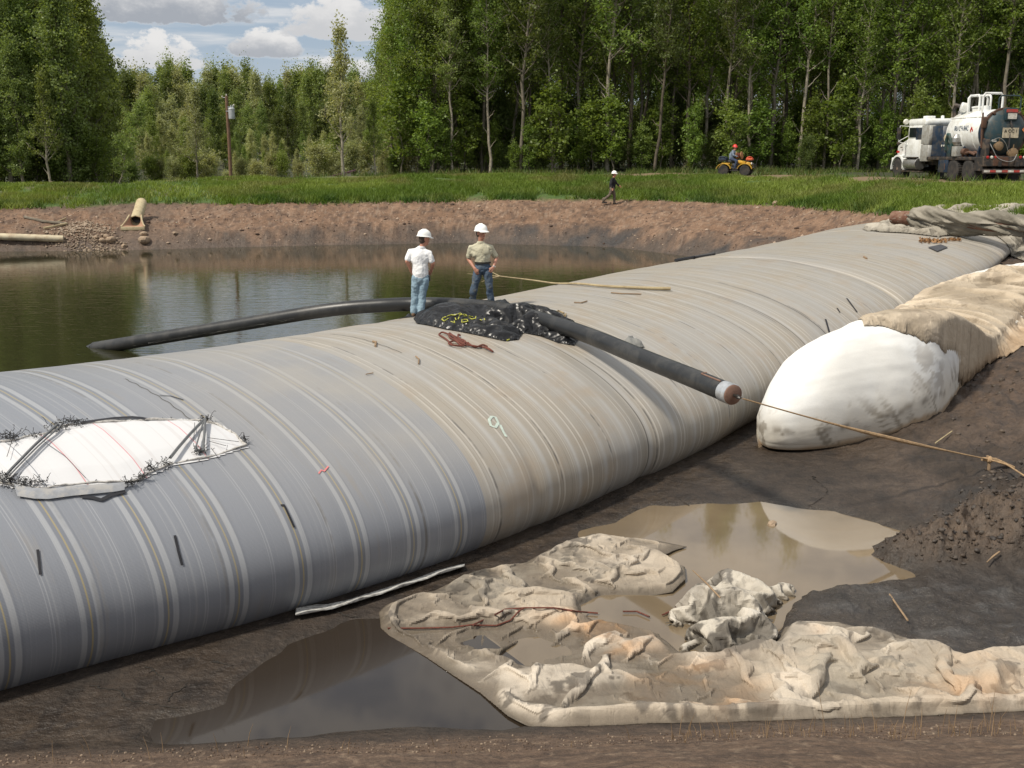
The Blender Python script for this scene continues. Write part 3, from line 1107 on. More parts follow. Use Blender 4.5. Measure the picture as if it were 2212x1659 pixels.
# trees closing the wood's left flank
for px, y, yt in ((850, 80, 60), (875, 84, 20), (905, 78, -20), (930, 82, -60), (950, 77, -60), (868, 92, 70), (835, 95, 130), (900, 96, -10), (965, 86, -90)):
    plant_tree('poplar_tree', EDGE[rnd.randrange(3)], px, y, yt, L_FOREST if px > 880 else L_BRIGHT, BK_GREY, 'broad green poplar closing the left flank of the dark wood', 'tree', 'poplars at the flank of the wood')
for row, y0 in enumerate((83, 89, 96, 104, 112, 120)):
    px = 850
    while px < 2440:
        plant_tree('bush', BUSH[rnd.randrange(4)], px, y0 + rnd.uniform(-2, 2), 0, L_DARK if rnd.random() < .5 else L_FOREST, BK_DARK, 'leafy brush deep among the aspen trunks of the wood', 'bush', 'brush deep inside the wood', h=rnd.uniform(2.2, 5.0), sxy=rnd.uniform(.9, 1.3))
        px += rnd.uniform(55, 95)
# saplings and brush along the foot of the wood
px = 870
while px < 2420:
    plant_tree('sapling', SAPL[rnd.randrange(3)], px, 75.0 + rnd.uniform(-.6, 2.5), 0, (sl_ := L_BRIGHT if rnd.random() < .3 else L_FOREST), BK_GREY, 'slim leafy sapling with %s leaves at the foot of the aspen wood' % LFN[sl_.name], 'tree', 'saplings along the foot of the wood', h=rnd.uniform(2.0, 6.0), sxy=rnd.uniform(.9, 1.3))
    px += rnd.uniform(28, 70)
px = 850
while px < 2420:
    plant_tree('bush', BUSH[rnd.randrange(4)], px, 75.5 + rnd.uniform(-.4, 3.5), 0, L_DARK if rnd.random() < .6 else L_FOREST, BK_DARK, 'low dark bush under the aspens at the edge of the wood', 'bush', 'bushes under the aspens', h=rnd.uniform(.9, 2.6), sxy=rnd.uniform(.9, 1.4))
    px += rnd.uniform(36, 80)
# olive poplars on the left
for px, y, yt, lf in ((-110, 68, -60, L_OLIVE), (-50, 66, -40, L_OLIVE), (5, 70, -70, L_BRIGHT), (22, 65, 25, L_OLIVE), (62, 68, -30, L_OLIVE), (105, 71, 40, L_DARK), (148, 66, 0, L_OLIVE),
                      (160, 72, 10, L_DARK), (198, 69, 25, L_OLIVE), (216, 74, 70, L_DARK), (-150, 75, -80, L_OLIVE), (-20, 76, -60, L_DARK), (85, 77, 10, L_DARK), (130, 79, 20, L_DARK), (240, 78, 120, L_OLIVE), (50, 64, 130, L_OLIVE), (-30, 64, 110, L_OLIVE)):
    plant_tree('poplar_tree', LEFT[rnd.randrange(4)], px, y, yt, lf, BK_GREY, 'big poplar with %s leaves in the clump left of the sky gap' % LFN[lf.name], 'tree', 'olive poplars in the left clump')
# scrubby young trees under the open sky
for row, (y0, lo, hi, st) in enumerate(((84, 330, 352, 40), (102, 292, 332, 30), (128, 255, 305, 28), (158, 212, 270, 26), (190, 165, 222, 24), (215, 152, 205, 22), (240, 170, 215, 24))):
    px = 225 + rnd.uniform(0, 30)
    while px < 880:
        r = rnd.random()
        lf = L_PALE if r < (.6 if row < 3 else .42) else (L_OLIVE if r < .7 else (L_BRIGHT if row < 3 else L_DARK))
        yt = rnd.uniform(lo, hi) + (12 if 560 < px < 680 else 0)
        plant_tree('young_tree', YOUNG[rnd.randrange(5)], px, y0 + rnd.uniform(-2.5, 2.5), yt, lf, BK_PALE if rnd.random() < .45 else BK_GREY, 'young tree with %s leaves in the %s of the scrub' % (LFN[lf.name], 'front rows' if row < 2 else 'middle rows' if row < 4 else 'back rows'), 'tree', 'young trees under the open sky', sxy=rnd.uniform(.8, 1.25))
        px += st * rnd.uniform(.6, 1.4)
px = -60
while px < 900:
    y = (66.5 if px < 230 else 80) + rnd.uniform(-1, 3.5)
    lf = (L_OLIVE if px < 240 else L_PALE) if rnd.random() < .65 else L_BRIGHT
    plant_tree('bush', BUSH[rnd.randrange(4)], px, y, 0, lf, BK_GREY, 'shaggy bush with %s leaves beyond the grassy bank, %s' % (LFN[lf.name], 'under the left clump of poplars' if px < 230 else 'under the open sky'), 'bush', 'bushes beyond the bank', h=rnd.uniform(1.7, 4.2) * (1 if px < 230 or px > 830 else .55), sxy=rnd.uniform(.9, 1.3))
    px += rnd.uniform(20, 42)
# single trees that stand out
plant_tree('poplar_tree', AIRY[0], 742, 70.5, 86, L_PALE, BK_PALE, 'airy white trunked poplar rising above the scrub behind the small shed', 'tree', rot=.4)
plant_tree('poplar_tree', AIRY[1], 108, 63.5, 175, L_OLIVE, BK_PALE, 'thinly leaved tree with bare pale branches in front of the olive poplars', 'tree', rot=1.2)
plant_tree('birch_tree', AIRY[2], 812, 71.5, 232, L_BRIGHT, BK_PALE, 'small white trunked birch just right of the shed', 'tree', rot=2.0)
plant_tree('birch_tree', YOUNG[1], 252, 66, 225, L_OLIVE, BK_PALE, 'leaning pale stemmed birch right of the olive poplars', 'tree', rot=0, lean=(0.0, R(17)))
plant_tree('aspen_tree', FORE[2], 980, 75, -30, L_OLIVE, BK_PALE, 'pale trunked aspen standing forward at the left front of the wood', 'tree', rot=2.2)
plant_tree('aspen_tree', FORE[4], 1058, 75.5, -60, L_FOREST, BK_PALE, 'second pale trunked aspen right of the one standing forward', 'tree', rot=.8)
plant_tree('aspen_tree', FORE[1], 1850, 75.5, -60, L_FOREST, BK_PALE, 'pale straight aspen trunk left of the tank truck', 'tree', rot=.8)
plant_tree('poplar_tree', AIRY[2], 428, 79, 205, L_PALE, BK_PALE, 'bare branched pale tree left of the utility pole', 'tree', rot=4.0)

# ------------------------------------------------------------------ grass on the far bank
def tufts(X, Y, h, rng, width=.03, spread=.12, blades=4, lean=.45):
    n = len(X)
    Zg = terrain(X, Y)
    Xb = np.repeat(X, blades) + rng.normal(0, spread, n * blades)
    Yb = np.repeat(Y, blades) + rng.normal(0, spread, n * blades)
    Zb = np.repeat(Zg, blades) - .03
    hb = np.repeat(h, blades) * rng.uniform(.55, 1.25, n * blades)
    a = rng.uniform(0, 6.283, n * blades)
    wx, wy = np.cos(a) * width, np.sin(a) * width
    lx, ly = rng.normal(0, lean, n * blades) * hb, rng.normal(0, lean, n * blades) * hb
    P = np.stack([np.stack([Xb - wx, Yb - wy, Zb], 1), np.stack([Xb + wx, Yb + wy, Zb], 1), np.stack([Xb + lx, Yb + ly, Zb + hb], 1)], 1)
    return P.reshape(-1, 3), np.arange(n * blades * 3).reshape(-1, 3)


NG = 64000
u = RNG.uniform(-.66, .68, NG)
sh, ed, tp = (np.interp(u, TAB_U, t) for t in (T_SHORE, T_EDGE, T_TOP))
f = RNG.random(NG) ** .85
y = ed - .25 + f * (tp - ed + 1.2)
x = u * y
keep = fbm(x, y, .5, 3, 90) > .30 + .25 * (f > .9)
# the worn, thinner stretch at the left above the culvert
keep &= ~((np.abs(u + .355 - .02 * f) < .04 + .05 * (1 - f)) & (RNG.random(NG) < .8))
x, y, f, u = x[keep], y[keep], f[keep], u[keep]
h = (.25 - .11 * f) * (.6 + .9 * fbm(x, y, .45, 3, 92)) * 1.15
VG, FG_ = tufts(x, y, h, RNG, width=.032)
patch = fbm(x, y, .22, 4, 95)
gc = lerp3(np.tile(np.array([.125, .19, .030]), (len(x), 1)), (.215, .275, .055), sstep(.35, .65, patch))
gc = lerp3(gc, (.21, .20, .075), sstep(.45, .7, fbm(x, y, .6, 3, 97)) * (.25 + .65 * f))
gc = lerp3(gc, (.035, .085, .014), (1 - sstep(.0, .3, f)) * sstep(.4, .6, fbm(x, y, .8, 3, 99)) * .8)
gc = gc * RNG.uniform(.75, 1.25, (len(x), 1))
gc = np.repeat(gc, 12, 0)
m, n = new_mat('grass_blades')
cc = n.attr('Col')
b = n.bsdf(cc, .55, None, 0, .25)
tr = n.n('ShaderNodeBsdfTranslucent')
n.put(tr.inputs[0], n.mix(1.0, cc, (1.2, 1.2, .6), 'MULTIPLY'))
mx = n.n('ShaderNodeMixShader')
mx.inputs[0].default_value = .35
n.t.links.new(b, mx.inputs[1])
n.t.links.new(tr.outputs[0], mx.inputs[2])
n.out(mx.outputs[0])
M_GRASS = m
kind(link('grass', mesh_np('grass', VG, FG_, False, gc), M_GRASS), 'stuff')

# weeds along the track and the foot of the wood
NW = 9000
u = RNG.uniform(-.2, .66, NW)
tp = np.interp(u, TAB_U, T_TOP)
y = np.where(RNG.random(NW) < .75, RNG.uniform(72.5, 76.5, NW), tp + RNG.uniform(1, 9, NW))
x = u * y
k = fbm(x, y, .7, 3, 101) > .5
x, y = x[k], y[k]
VW, FW = tufts(x, y, RNG.uniform(.12, .5, len(x)), RNG, width=.035)
wc = np.repeat(lerp3(np.tile(np.array([.075, .13, .025]), (len(x), 1)), (.16, .15, .06), RNG.random(len(x)) ** 2), 12, 0)
kind(link('weeds', mesh_np('weeds', VW, FW, False, wc), M_GRASS), 'stuff')
# ------------------------------------------------------------------ cloth sheets
def lines_d(x, y, L):
    """distance to a polyline, arc fraction, side"""
    best = np.full(x.shape, 1e9)
    fr = np.zeros(x.shape)
    sd = np.zeros(x.shape)
    ln = np.concatenate([[0], np.cumsum(np.hypot(*np.diff(L, axis=0).T))])
    for i in range(len(L) - 1):
        a, b = L[i], L[i + 1]
        e = b - a
        t = np.clip(((x - a[0]) * e[0] + (y - a[1]) * e[1]) / (e @ e + 1e-12), 0, 1)
        qx, qy = x - a[0] - e[0] * t, y - a[1] - e[1] * t
        d = np.hypot(qx, qy)
        k = d < best
        best = np.where(k, d, best)
        fr = np.where(k, (ln[i] + t * (ln[i + 1] - ln[i])) / ln[-1], fr)
        sd = np.where(k, np.sign(e[0] * qy - e[1] * qx), sd)
    return best, fr, sd


HSC = 0.6


def fold_sum(x, y, folds, z):
    """folds: (pixel polyline, width, height, lean, taper)"""
    h = np.zeros(x.shape)
    ox = np.zeros(x.shape)
    oy = np.zeros(x.shape)
    for P, wd, ht, lean, taper in folds:
        L = gxy(P, z)
        if len(L) > 2:
            L = catm(L, 6)
        bb0, bb1 = L.min(0) - wd * 4, L.max(0) + wd * 4
        k = (x > bb0[0]) & (x < bb1[0]) & (y > bb0[1]) & (y < bb1[1])
        if not k.any():
            continue
        d, fr, sd = lines_d(x[k], y[k], L)
        q = d * sd
        # steeper on the leaning side
        wl = np.where(q * (1 if lean >= 0 else -1) > 0, wd * (1 - .5 * min(1, abs(lean))), wd * (1 + .35 * abs(lean)))
        tp = 1.0 if not taper else np.clip(np.minimum(fr, 1 - fr) * 2 / taper, 0, 1) ** .7
        hv = ht * HSC * np.exp(-(np.abs(d) / wl) ** (2.0 if wd >= .15 else 1.35)) * tp
        h[k] = np.maximum(h[k], hv) + .35 * np.minimum(h[k], hv)
        if lean:
            t = L[-1] - L[0]
            nv = np.array([-t[1], t[0]]) / (np.linalg.norm(t) + 1e-9) * (1 if lean > 0 else -1)
            ox[k] += nv[0] * hv * abs(lean) * .9
            oy[k] += nv[1] * hv * abs(lean) * .9
    return h, ox, oy


def sheet(name, P, res, zfun, cfun, mat, parent=None, label=None, cat=None, group=None, thick=0.012):
    """cloth over the polygon P; zfun(x, y, inside distance) -> z, dx, dy; cfun(x, y, z) -> colours"""
    x0, y0 = P.min(0) - res * 2
    x1, y1 = P.max(0) + res * 2
    gx, gy = np.meshgrid(np.arange(x0, x1, res), np.arange(y0, y1, res), indexing='ij')
    sd = poly_sd(gx, gy, P)
    keepv = sd > -res * 1.0
    # pull the rim vertices on to the outline
    rim = keepv & (sd < 0)
    px, py = gx[rim], gy[rim]
    bx, by, bd = px.copy(), py.copy(), np.full(px.shape, 1e9)
    for i in range(len(P)):
        a, b = P[i], P[(i + 1) % len(P)]
        e = b - a
        t = np.clip(((px - a[0]) * e[0] + (py - a[1]) * e[1]) / (e @ e + 1e-12), 0, 1)
        qx, qy = a[0] + e[0] * t, a[1] + e[1] * t
        d = np.hypot(px - qx, py - qy)
        k = d < bd
        bx, by, bd = np.where(k, qx, bx), np.where(k, qy, by), np.where(k, d, bd)
    gx[rim], gy[rim] = bx, by
    idx = -np.ones(gx.shape, np.int64)
    idx[keepv] = np.arange(keepv.sum())
    f = np.stack([idx[:-1, :-1], idx[1:, :-1], idx[1:, 1:], idx[:-1, 1:]], -1).reshape(-1, 4)
    f = f[(f >= 0).all(1)]
    x, y, s = gx[keepv], gy[keepv], np.maximum(sd[keepv], 0)
    z, dx, dy = zfun(x, y, s)
    c, rg = cfun(x, y, z, s)
    me = mesh_np(name, np.stack([x + dx, y + dy, z], 1), f, True, c, {'rough': rg})
    o = link(name, me, mat, parent)
    md = o.modifiers.new('thickness', 'SOLIDIFY')
    md.thickness = thick
    md.offset = -1
    if label:
        tag(o, label, cat, group)
    return o


def cloth_sim(P, res, floor, excess, init, levels=4, its=(70, 60, 45, 22), grav=.0010, seed=1, bend=.25, noise=.25):
    """loose cloth with more length than room, settled on a floor: returns grid x, y and the moved points"""
    rg = np.random.default_rng(seed)
    q = 2 ** (levels - 1)
    x0, y0 = P.min(0) - res * 2
    x1, y1 = P.max(0) + res * 2
    nx = int(math.ceil((x1 - x0) / res / q)) * q + 1
    ny = int(math.ceil((y1 - y0) / res / q)) * q + 1
    D = None
    for lv in range(levels - 1, -1, -1):
        st = 2 ** lv
        L = res * st
        gx, gy = np.meshgrid(x0 + L * np.arange((nx - 1) // st + 1), y0 + L * np.arange((ny - 1) // st + 1), indexing='ij')
        sd = poly_sd(gx, gy, P)
        m = (sd > -L * .95)
        fl = floor(gx, gy)
        if D is None:
            D = np.stack([0 * gx, 0 * gx, init(gx, gy)], -1)
        else:
            U = np.zeros(gx.shape + (3,))
            U[::2, ::2] = D
            U[1::2, ::2] = (D[:-1] + D[1:]) * .5
            U[:, 1::2] = (U[:, :-1:2] + U[:, 2::2]) * .5
            D = U
        X = np.stack([gx + D[..., 0], gy + D[..., 1], fl + D[..., 2] + rg.random(gx.shape) * L * noise], -1)
        ex = 1 + excess(gx, gy) * (1 + .10 * (levels - 1 - lv))
        pin = m & (sd < L * .6)
        PX = np.stack([gx, gy], -1)

        def con(a, b, rest, k):
            A, B = X[a], X[b]
            d = B - A
            l = np.sqrt((d * d).sum(-1)) + 1e-9
            r = rest * (ex[a] + ex[b]) * .5
            c = ((l - r) / l * k * .5 * (m[a] & m[b]))[..., None] * d
            X[a] += c
            X[b] -= c

        N = slice(None)
        i0 = slice(0, -1)
        def bcon(ax, o):
            sz = X.shape[ax]
            ia = np.arange(o, sz - 2, 4)
            ib = ia + 2
            a = (ia, N) if ax == 0 else (N, ia)
            b = (ib, N) if ax == 0 else (N, ib)
            A, B = X[a], X[b]
            d = B - A
            l = np.sqrt((d * d).sum(-1)) + 1e-9
            r = 2 * L * ex[a]
            c = ((l - r) / l * bend * .5 * (m[a] & m[b]) * (l < r))[..., None] * d
            X[a] += c
            X[b] -= c

        nit = its[levels - 1 - lv]
        for it in range(nit):
            X[..., 2] -= grav * min(1.0, st / 2)
            for o in (0, 1):
                na = (X.shape[0] - 1 - o) // 2 * 2
                nb = (X.shape[1] - 1 - o) // 2 * 2
                con((slice(o, o + na, 2), N), (slice(o + 1, o + 1 + na, 2), N), L, .9)
                con((N, slice(o, o + nb, 2)), (N, slice(o + 1, o + 1 + nb, 2)), L, .9)
                con((slice(o, o + na, 2), slice(0, -1)), (slice(o + 1, o + 1 + na, 2), slice(1, None)), L * 1.41421, .45)
                con((slice(o, o + na, 2), slice(1, None)), (slice(o + 1, o + 1 + na, 2), slice(0, -1)), L * 1.41421, .45)
            if bend:
                for o in range(4):
                    bcon(0, o)
                    bcon(1, o)
            # floor, with drag where the cloth lies on it
            if it % 6 == 0:
                fx = floor(X[..., 0], X[..., 1]) if lv >= levels - 2 else fl
            low = X[..., 2] < fx + .003
            X[..., 2] = np.where(low, fx + .003, X[..., 2])
            X[pin, :2] = X[pin, :2] * .3 + PX[pin] * .7
            X[pin, 2] = np.minimum(X[pin, 2], fx[pin] + .02)
        D = np.stack([X[..., 0] - gx, X[..., 1] - gy, X[..., 2] - fl], -1)
    return gx, gy, sd, X, fl


def sampled(P, res, fn, pad=.25):
    """fn(x, y) sampled once on a grid and read back bilinearly"""
    x0, y0 = P.min(0) - pad
    x1, y1 = P.max(0) + pad
    nx, ny = int((x1 - x0) / res) + 2, int((y1 - y0) / res) + 2
    gx, gy = np.meshgrid(x0 + res * np.arange(nx), y0 + res * np.arange(ny), indexing='ij')
    T = fn(gx, gy)

    def f(x, y):
        u = np.clip((x - x0) / res, 0, nx - 1.001)
        v = np.clip((y - y0) / res, 0, ny - 1.001)
        i, j = u.astype(int), v.astype(int)
        a, b = u - i, v - j
        return T[i, j] * (1 - a) * (1 - b) + T[i + 1, j] * a * (1 - b) + T[i, j + 1] * (1 - a) * b + T[i + 1, j + 1] * a * b
    return f


def cloth(name, P, res, floor, excess, init, cfun, mat, parent=None, label=None, cat=None, thick=.008, sharp=22, base=None, **kw):
    gx, gy, sd, X, fl = cloth_sim(P, res, floor, excess, init, **kw)
    keepv = sd > -res * .95
    rim = keepv & (sd < 0)
    pr = X[rim][:, :2]
    bx, by, bd = pr[:, 0].copy(), pr[:, 1].copy(), np.full(len(pr), 1e9)
    for i in range(len(P)):
        a, b = P[i], P[(i + 1) % len(P)]
        e = b - a
        t = np.clip(((pr[:, 0] - a[0]) * e[0] + (pr[:, 1] - a[1]) * e[1]) / (e @ e + 1e-12), 0, 1)
        qx, qy = a[0] + e[0] * t, a[1] + e[1] * t
        d = np.hypot(pr[:, 0] - qx, pr[:, 1] - qy)
        k = d < bd
        bx, by, bd = np.where(k, qx, bx), np.where(k, qy, by), np.where(k, d, bd)
    X[rim, 0], X[rim, 1] = bx, by
    idx = -np.ones(gx.shape, np.int64)
    idx[keepv] = np.arange(keepv.sum())
    f = np.stack([idx[:-1, :-1], idx[1:, :-1], idx[1:, 1:], idx[:-1, 1:]], -1).reshape(-1, 4)
    f = f[(f >= 0).all(1)]
    V_ = X[keepv]
    hgt = V_[:, 2] - (base or floor)(V_[:, 0], V_[:, 1])
    c, rg = cfun(V_[:, 0], V_[:, 1], V_[:, 2], np.maximum(sd[keepv], 0), hgt)
    o = link(name, mesh_np(name, V_, f, sharp, c, {'rough': rg}), mat, parent)
    md = o.modifiers.new('thickness', 'SOLIDIFY')
    md.thickness = thick
    md.offset = -1
    if label:
        tag(o, label, cat)
    return o


def blob(x, y, cs, z):
    r = np.zeros(np.shape(x))
    for (px, py), rad, amp in cs:
        q = at_z(px, py, z)
        r = np.maximum(r, amp * np.exp(-(((x - q[0]) ** 2 + (y - q[1]) ** 2) / rad ** 2)))
    return r


M_CLOTH = attr_mat('muddy_geotextile', rattr=True, creases=.42, bscale=26, bump=.35, bdist=.012, fine=.10, fscale=70, spec=.3)
M_CLOTHW = attr_mat('white_geotextile', rattr=True, bscale=10, bump=.22, bdist=.012, fine=.04, fscale=60, spec=.35)

# ---- big crumpled tarpaulin in the foreground puddles
GZ0 = -0.30
OUT_A = [z7(*q) for q in ((290, 770), (300, 850), (350, 892), (420, 930), (560, 1015), (700, 1110), (860, 1215), (940, 1285), (1010, 1345), (1110, 1400), (1200, 1432), (1310, 1445))] + \
        [z8(*q) for q in ((60, 1424), (300, 1424), (600, 1422), (1000, 1408), (1400, 1396), (1700, 1384), (2043, 1362), (2330, 1350), (2330, 960), (2043, 985), (1900, 1025), (1740, 1060), (1500, 960), (1300, 900), (1000, 830), (780, 830), (700, 855), (640, 960), (300, 1000), (100, 980), (0, 900))] + \
        [z7(*q) for q in ((1850, 850), (1600, 810), (1450, 770), (1440, 720), (1540, 670), (1800, 668), (1940, 655), (2015, 590), (2010, 520), (1880, 460), (1960, 420), (2020, 400), (1870, 372), (1560, 345), (1490, 330), (1250, 420), (1110, 500), (1020, 510), (820, 545), (600, 650), (430, 690), (330, 730))]
PA = gxy(OUT_A, GZ0)
FOLD_A = [
    ([z7(1290, 1390), z7(1600, 1375), z8(0, 1375), z8(600, 1368), z8(1200, 1350), z8(2043, 1318), z8(2330, 1300)], .17, .21, -.25, 0),
    ([z7(1260, 1300), z7(1500, 1300), z7(1800, 1290), z8(200, 1290), z8(600, 1290), z8(1100, 1250), z8(1700, 1240), z8(2330, 1220)], .13, .10, .2, .2),
    ([z7(345, 735), z7(318, 790), z7(335, 850), z7(400, 870)], .15, .17, .2, .1),
    ([z7(335, 730), z7(430, 690), z7(600, 700), z7(760, 700), z7(900, 760)], .12, .19, .3, .2),
    ([z7(480, 770), z7(600, 735), z7(740, 730), z7(880, 790)], .09, .11, -.3, .4),
    ([z7(350, 850), z7(500, 830), z7(800, 812), z7(1100, 815), z7(1430, 825)], .15, .16, -.3, .3),
    ([z7(540, 985), z7(740, 1010), z7(950, 975), z7(1110, 935)], .10, .11, .3, .4),
    ([z7(600, 940), z7(800, 930), z7(1000, 900)], .10, .07, -.3, .6),
    ([z7(800, 1050), z7(930, 990), z7(1080, 945)], .09, .11, .4, .4),
    ([z7(850, 1140), z7(1000, 1100), z7(1150, 1045)], .10, .13, .5, .4),
    ([z7(1150, 1020), z7(1180, 1120), z7(1190, 1240)], .09, .15, .5, .3),
    ([z7(930, 1240), z7(1060, 1300), z7(1230, 1350), z7(1330, 1350)], .16, .17, -.3, .3),
    ([z7(1310, 1330), z7(1370, 1240), z7(1450, 1160), z7(1590, 1075)], .085, .24, .7, .3),
    ([z7(1320, 1350), z7(1600, 1320), z7(1790, 1275)], .07, .14, -.6, .4),
    ([z7(1200, 910), z7(1400, 860), z7(1700, 830), z7(1840, 840)], .14, .15, .35, .4),
    ([z7(1420, 1010), z7(1600, 940), z7(1730, 905)], .12, .15, -.4, .4),
    ([z7(1640, 1050), z7(1800, 940), z7(1950, 895)], .12, .17, .4, .4),
    ([z7(1690, 1040), z7(1850, 1010), z8(100, 1010)], .10, .10, .4, .5),
    ([z8(690, 1195), z8(800, 1140), z8(920, 1095)], .09, .24, .6, .4),
    ([z8(920, 1095), z8(860, 1190), z8(760, 1275)], .09, .22, -.6, .4),
    ([z8(0, 1268), z8(160, 1262), z8(400, 1215), z8(620, 1165)], .09, .13, -.6, .4),
    ([z8(330, 1020), z8(500, 1005), z8(640, 1030), z8(700, 1095)], .16, .19, .4, .4),
    ([z8(0, 1030), z8(160, 1020), z8(330, 1050)], .12, .09, .3, .5),
    ([z8(720, 850), z8(860, 815), z8(1050, 830), z8(1270, 890), z8(1470, 940)], .15, .22, .4, .2),
    ([z8(990, 925), z8(1060, 965), z8(1140, 972), z8(1300, 955), z8(1480, 945)], .09, .16, -.6, .3),
    ([z8(750, 920), z8(900, 925), z8(1000, 990)], .14, .17, .3, .4),
    ([z8(920, 990), z8(1010, 1010), z8(1070, 1100)], .15, .22, .4, .5),
    ([z8(1200, 980), z8(1330, 1010), z8(1390, 1070)], .13, .18, .4, .5),
    ([z8(1300, 985), z8(1600, 1045), z8(1740, 1085)], .10, .14, -.3, .3),
    ([z8(1390, 1060), z8(1500, 1040), z8(1640, 1090)], .16, .2, .3, .5),
    ([z8(1660, 1100), z8(1850, 1060), z8(2043, 1000), z8(2300, 980)], .2, .30, .4, .3),
    ([z8(1780, 1195), z8(1950, 1180), z8(2200, 1160)], .18, .17, -.3, .4),
    ([z8(1530, 1070), z8(1660, 1115), z8(1800, 1200)], .12, .24, .5, .4),
    ([z8(1130, 1080), z8(1270, 1110), z8(1420, 1180)], .12, .20, -.5, .5),
    ([z8(1020, 1190), z8(1130, 1130), z8(1210, 1130)], .12, .22, .5, .5),
    ([z8(1080, 1260), z8(1230, 1215), z8(1400, 1260)], .12, .14, .4, .5),
    ([z7(1150, 480), z7(1350, 450), z7(1700, 430)], .08, .14, -.8, .3),
    ([z7(1110, 510), z7(1300, 540), z7(1700, 575), z7(1950, 555)], .10, .17, .5, .3),
    ([z7(1250, 420), z7(1380, 360), z7(1530, 310), z7(1560, 330)], .13, .24, .3, .4),
    ([z7(1530, 330), z7(1700, 360), z7(1860, 390)], .10, .18, -.4, .4),
    ([z7(1130, 580), z7(1300, 600), z7(1500, 610), z7(1720, 590)], .09, .16, -.6, .4),
    ([z7(1430, 690), z7(1550, 655), z7(1780, 650)], .08, .14, .5, .3),
    ([z7(1700, 470), z7(1850, 480), z7(1990, 520), z7(1980, 590)], .14, .2, .3, .3),
    ([z7(820, 560), z7(1000, 540), z7(1040, 600), z7(1130, 680)], .08, .12, .5, .4),
    ([z7(900, 740), z7(850, 690), z7(830, 640)], .09, .15, .5, .5),
    ([z7(1000, 720), z7(1200, 690), z7(1400, 730)], .14, .14, .3, .5),
    ([z7(600, 660), z7(760, 640), z7(900, 600)], .10, .09, .4, .5),
]
CR_A = [(z8(900, 1100), .75, .19), (z8(1450, 1130), .9, .17), (z7(1500, 520), .9, .11), (z7(950, 620), .7, .09), (z8(700, 980), .5, .16), (z7(1650, 620), .5, .12), (z8(1900, 1150), .6, .14), (z7(1700, 950), .6, .08), (z7(560, 760), .5, .07)]
WET_A = [(z7(800, 950), .9, .07), (z7(1200, 990), .6, .10), (z7(1420, 1130), .5, .10), (z7(1700, 770), .6, .16), (z7(1800, 1120), .4, .09), (z7(1300, 1180), .4, .08), (z7(1900, 1010), .35, .08), (z7(700, 1060), .5, .05)]


ROLLS = [f for f in FOLD_A if f[1] >= .14]


def floor_a(x, y):
    g = terrain(x, y)
    r = fold_sum(x, y, ROLLS, GZ0)[0]
    b = WZ + .035 - .62 * blob(x, y, WET_A, GZ0) + .05 * (fbm(x, y, .8, 2, 123) - .5)
    inn = sstep(-.02, .2, poly_sd(x, y, PA))
    pl_ = (.17 + .5 * blob(x, y, CR_A, GZ0)) * np.maximum(crease(x * .6 + y * .35, y * 1.25 - x * .3, 1.1, 3, 20, .5) + .12, 0)
    return np.maximum(g, b) + inn * (pl_ + (.55 + .35 * (y < 10.3)) * r + .55 * blob(x, y, CR_A, GZ0) * (.5 + fbm(x, y, 2.0, 2, 127)))


FA = sampled(PA, .035, floor_a)
BASE_A = sampled(PA, .06, lambda x, y: np.maximum(terrain(x, y), WZ))


def init_a(x, y):
    return fold_sum(x, y, FOLD_A, GZ0)[0] * .6


def cloth_col(x, y, z, s, base, light, mud, k0, mudamt, wetz=None, orange=None, zref=-.3, crease=True):
    a = fbm(x, y, .8, 4, k0)
    b = fbm(x, y, 3.0, 5, k0 + 4, .6)
    c = lerp3(np.tile(np.array(base), (len(x), 1)), light, sstep(.42, .68, a))
    c = lerp3(c, np.array(mud) * 1.6, sstep(.45, .72, fbm(x, y, 1.6, 5, k0 + 8, .6)) * .5 * mudamt)
    c = lerp3(c, mud, sstep(.60, .66, b + .10 * (a - .5)) * .8 * mudamt)
    if orange is not None:
        o = np.zeros(len(x))
        for (px, py), rad, amp in orange:
            q = at_z(px, py, zref)
            o = np.maximum(o, amp * np.exp(-(((x - q[0]) ** 2 + (y - q[1]) ** 2) / rad ** 2)))
        c = lerp3(c, (.44, .24, .10), o * sstep(.35, .65, fbm(x, y * 1.4, 2.2, 4, k0 + 12)))
    rg = np.full(len(x), .8)
    if wetz is not None:
        wq = 1 - sstep(wetz + .015, wetz + .085, z + .05 * (b - .5))
        c = lerp3(c, (.155, .125, .088), wq * .75)
        rg = .8 - .4 * wq
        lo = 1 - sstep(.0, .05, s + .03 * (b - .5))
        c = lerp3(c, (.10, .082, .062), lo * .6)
    return c, rg


OR_A = [(z7(1550, 880), .45, .8), (z7(1650, 960), .5, .85), (z8(120, 1190), .5, .8), (z8(430, 1290), .35, .7), (z8(1700, 1235), .5, .5), (z7(1350, 830), .3, .6), (z7(1800, 1010), .35, .6), (z8(960, 940), .2, .4)]


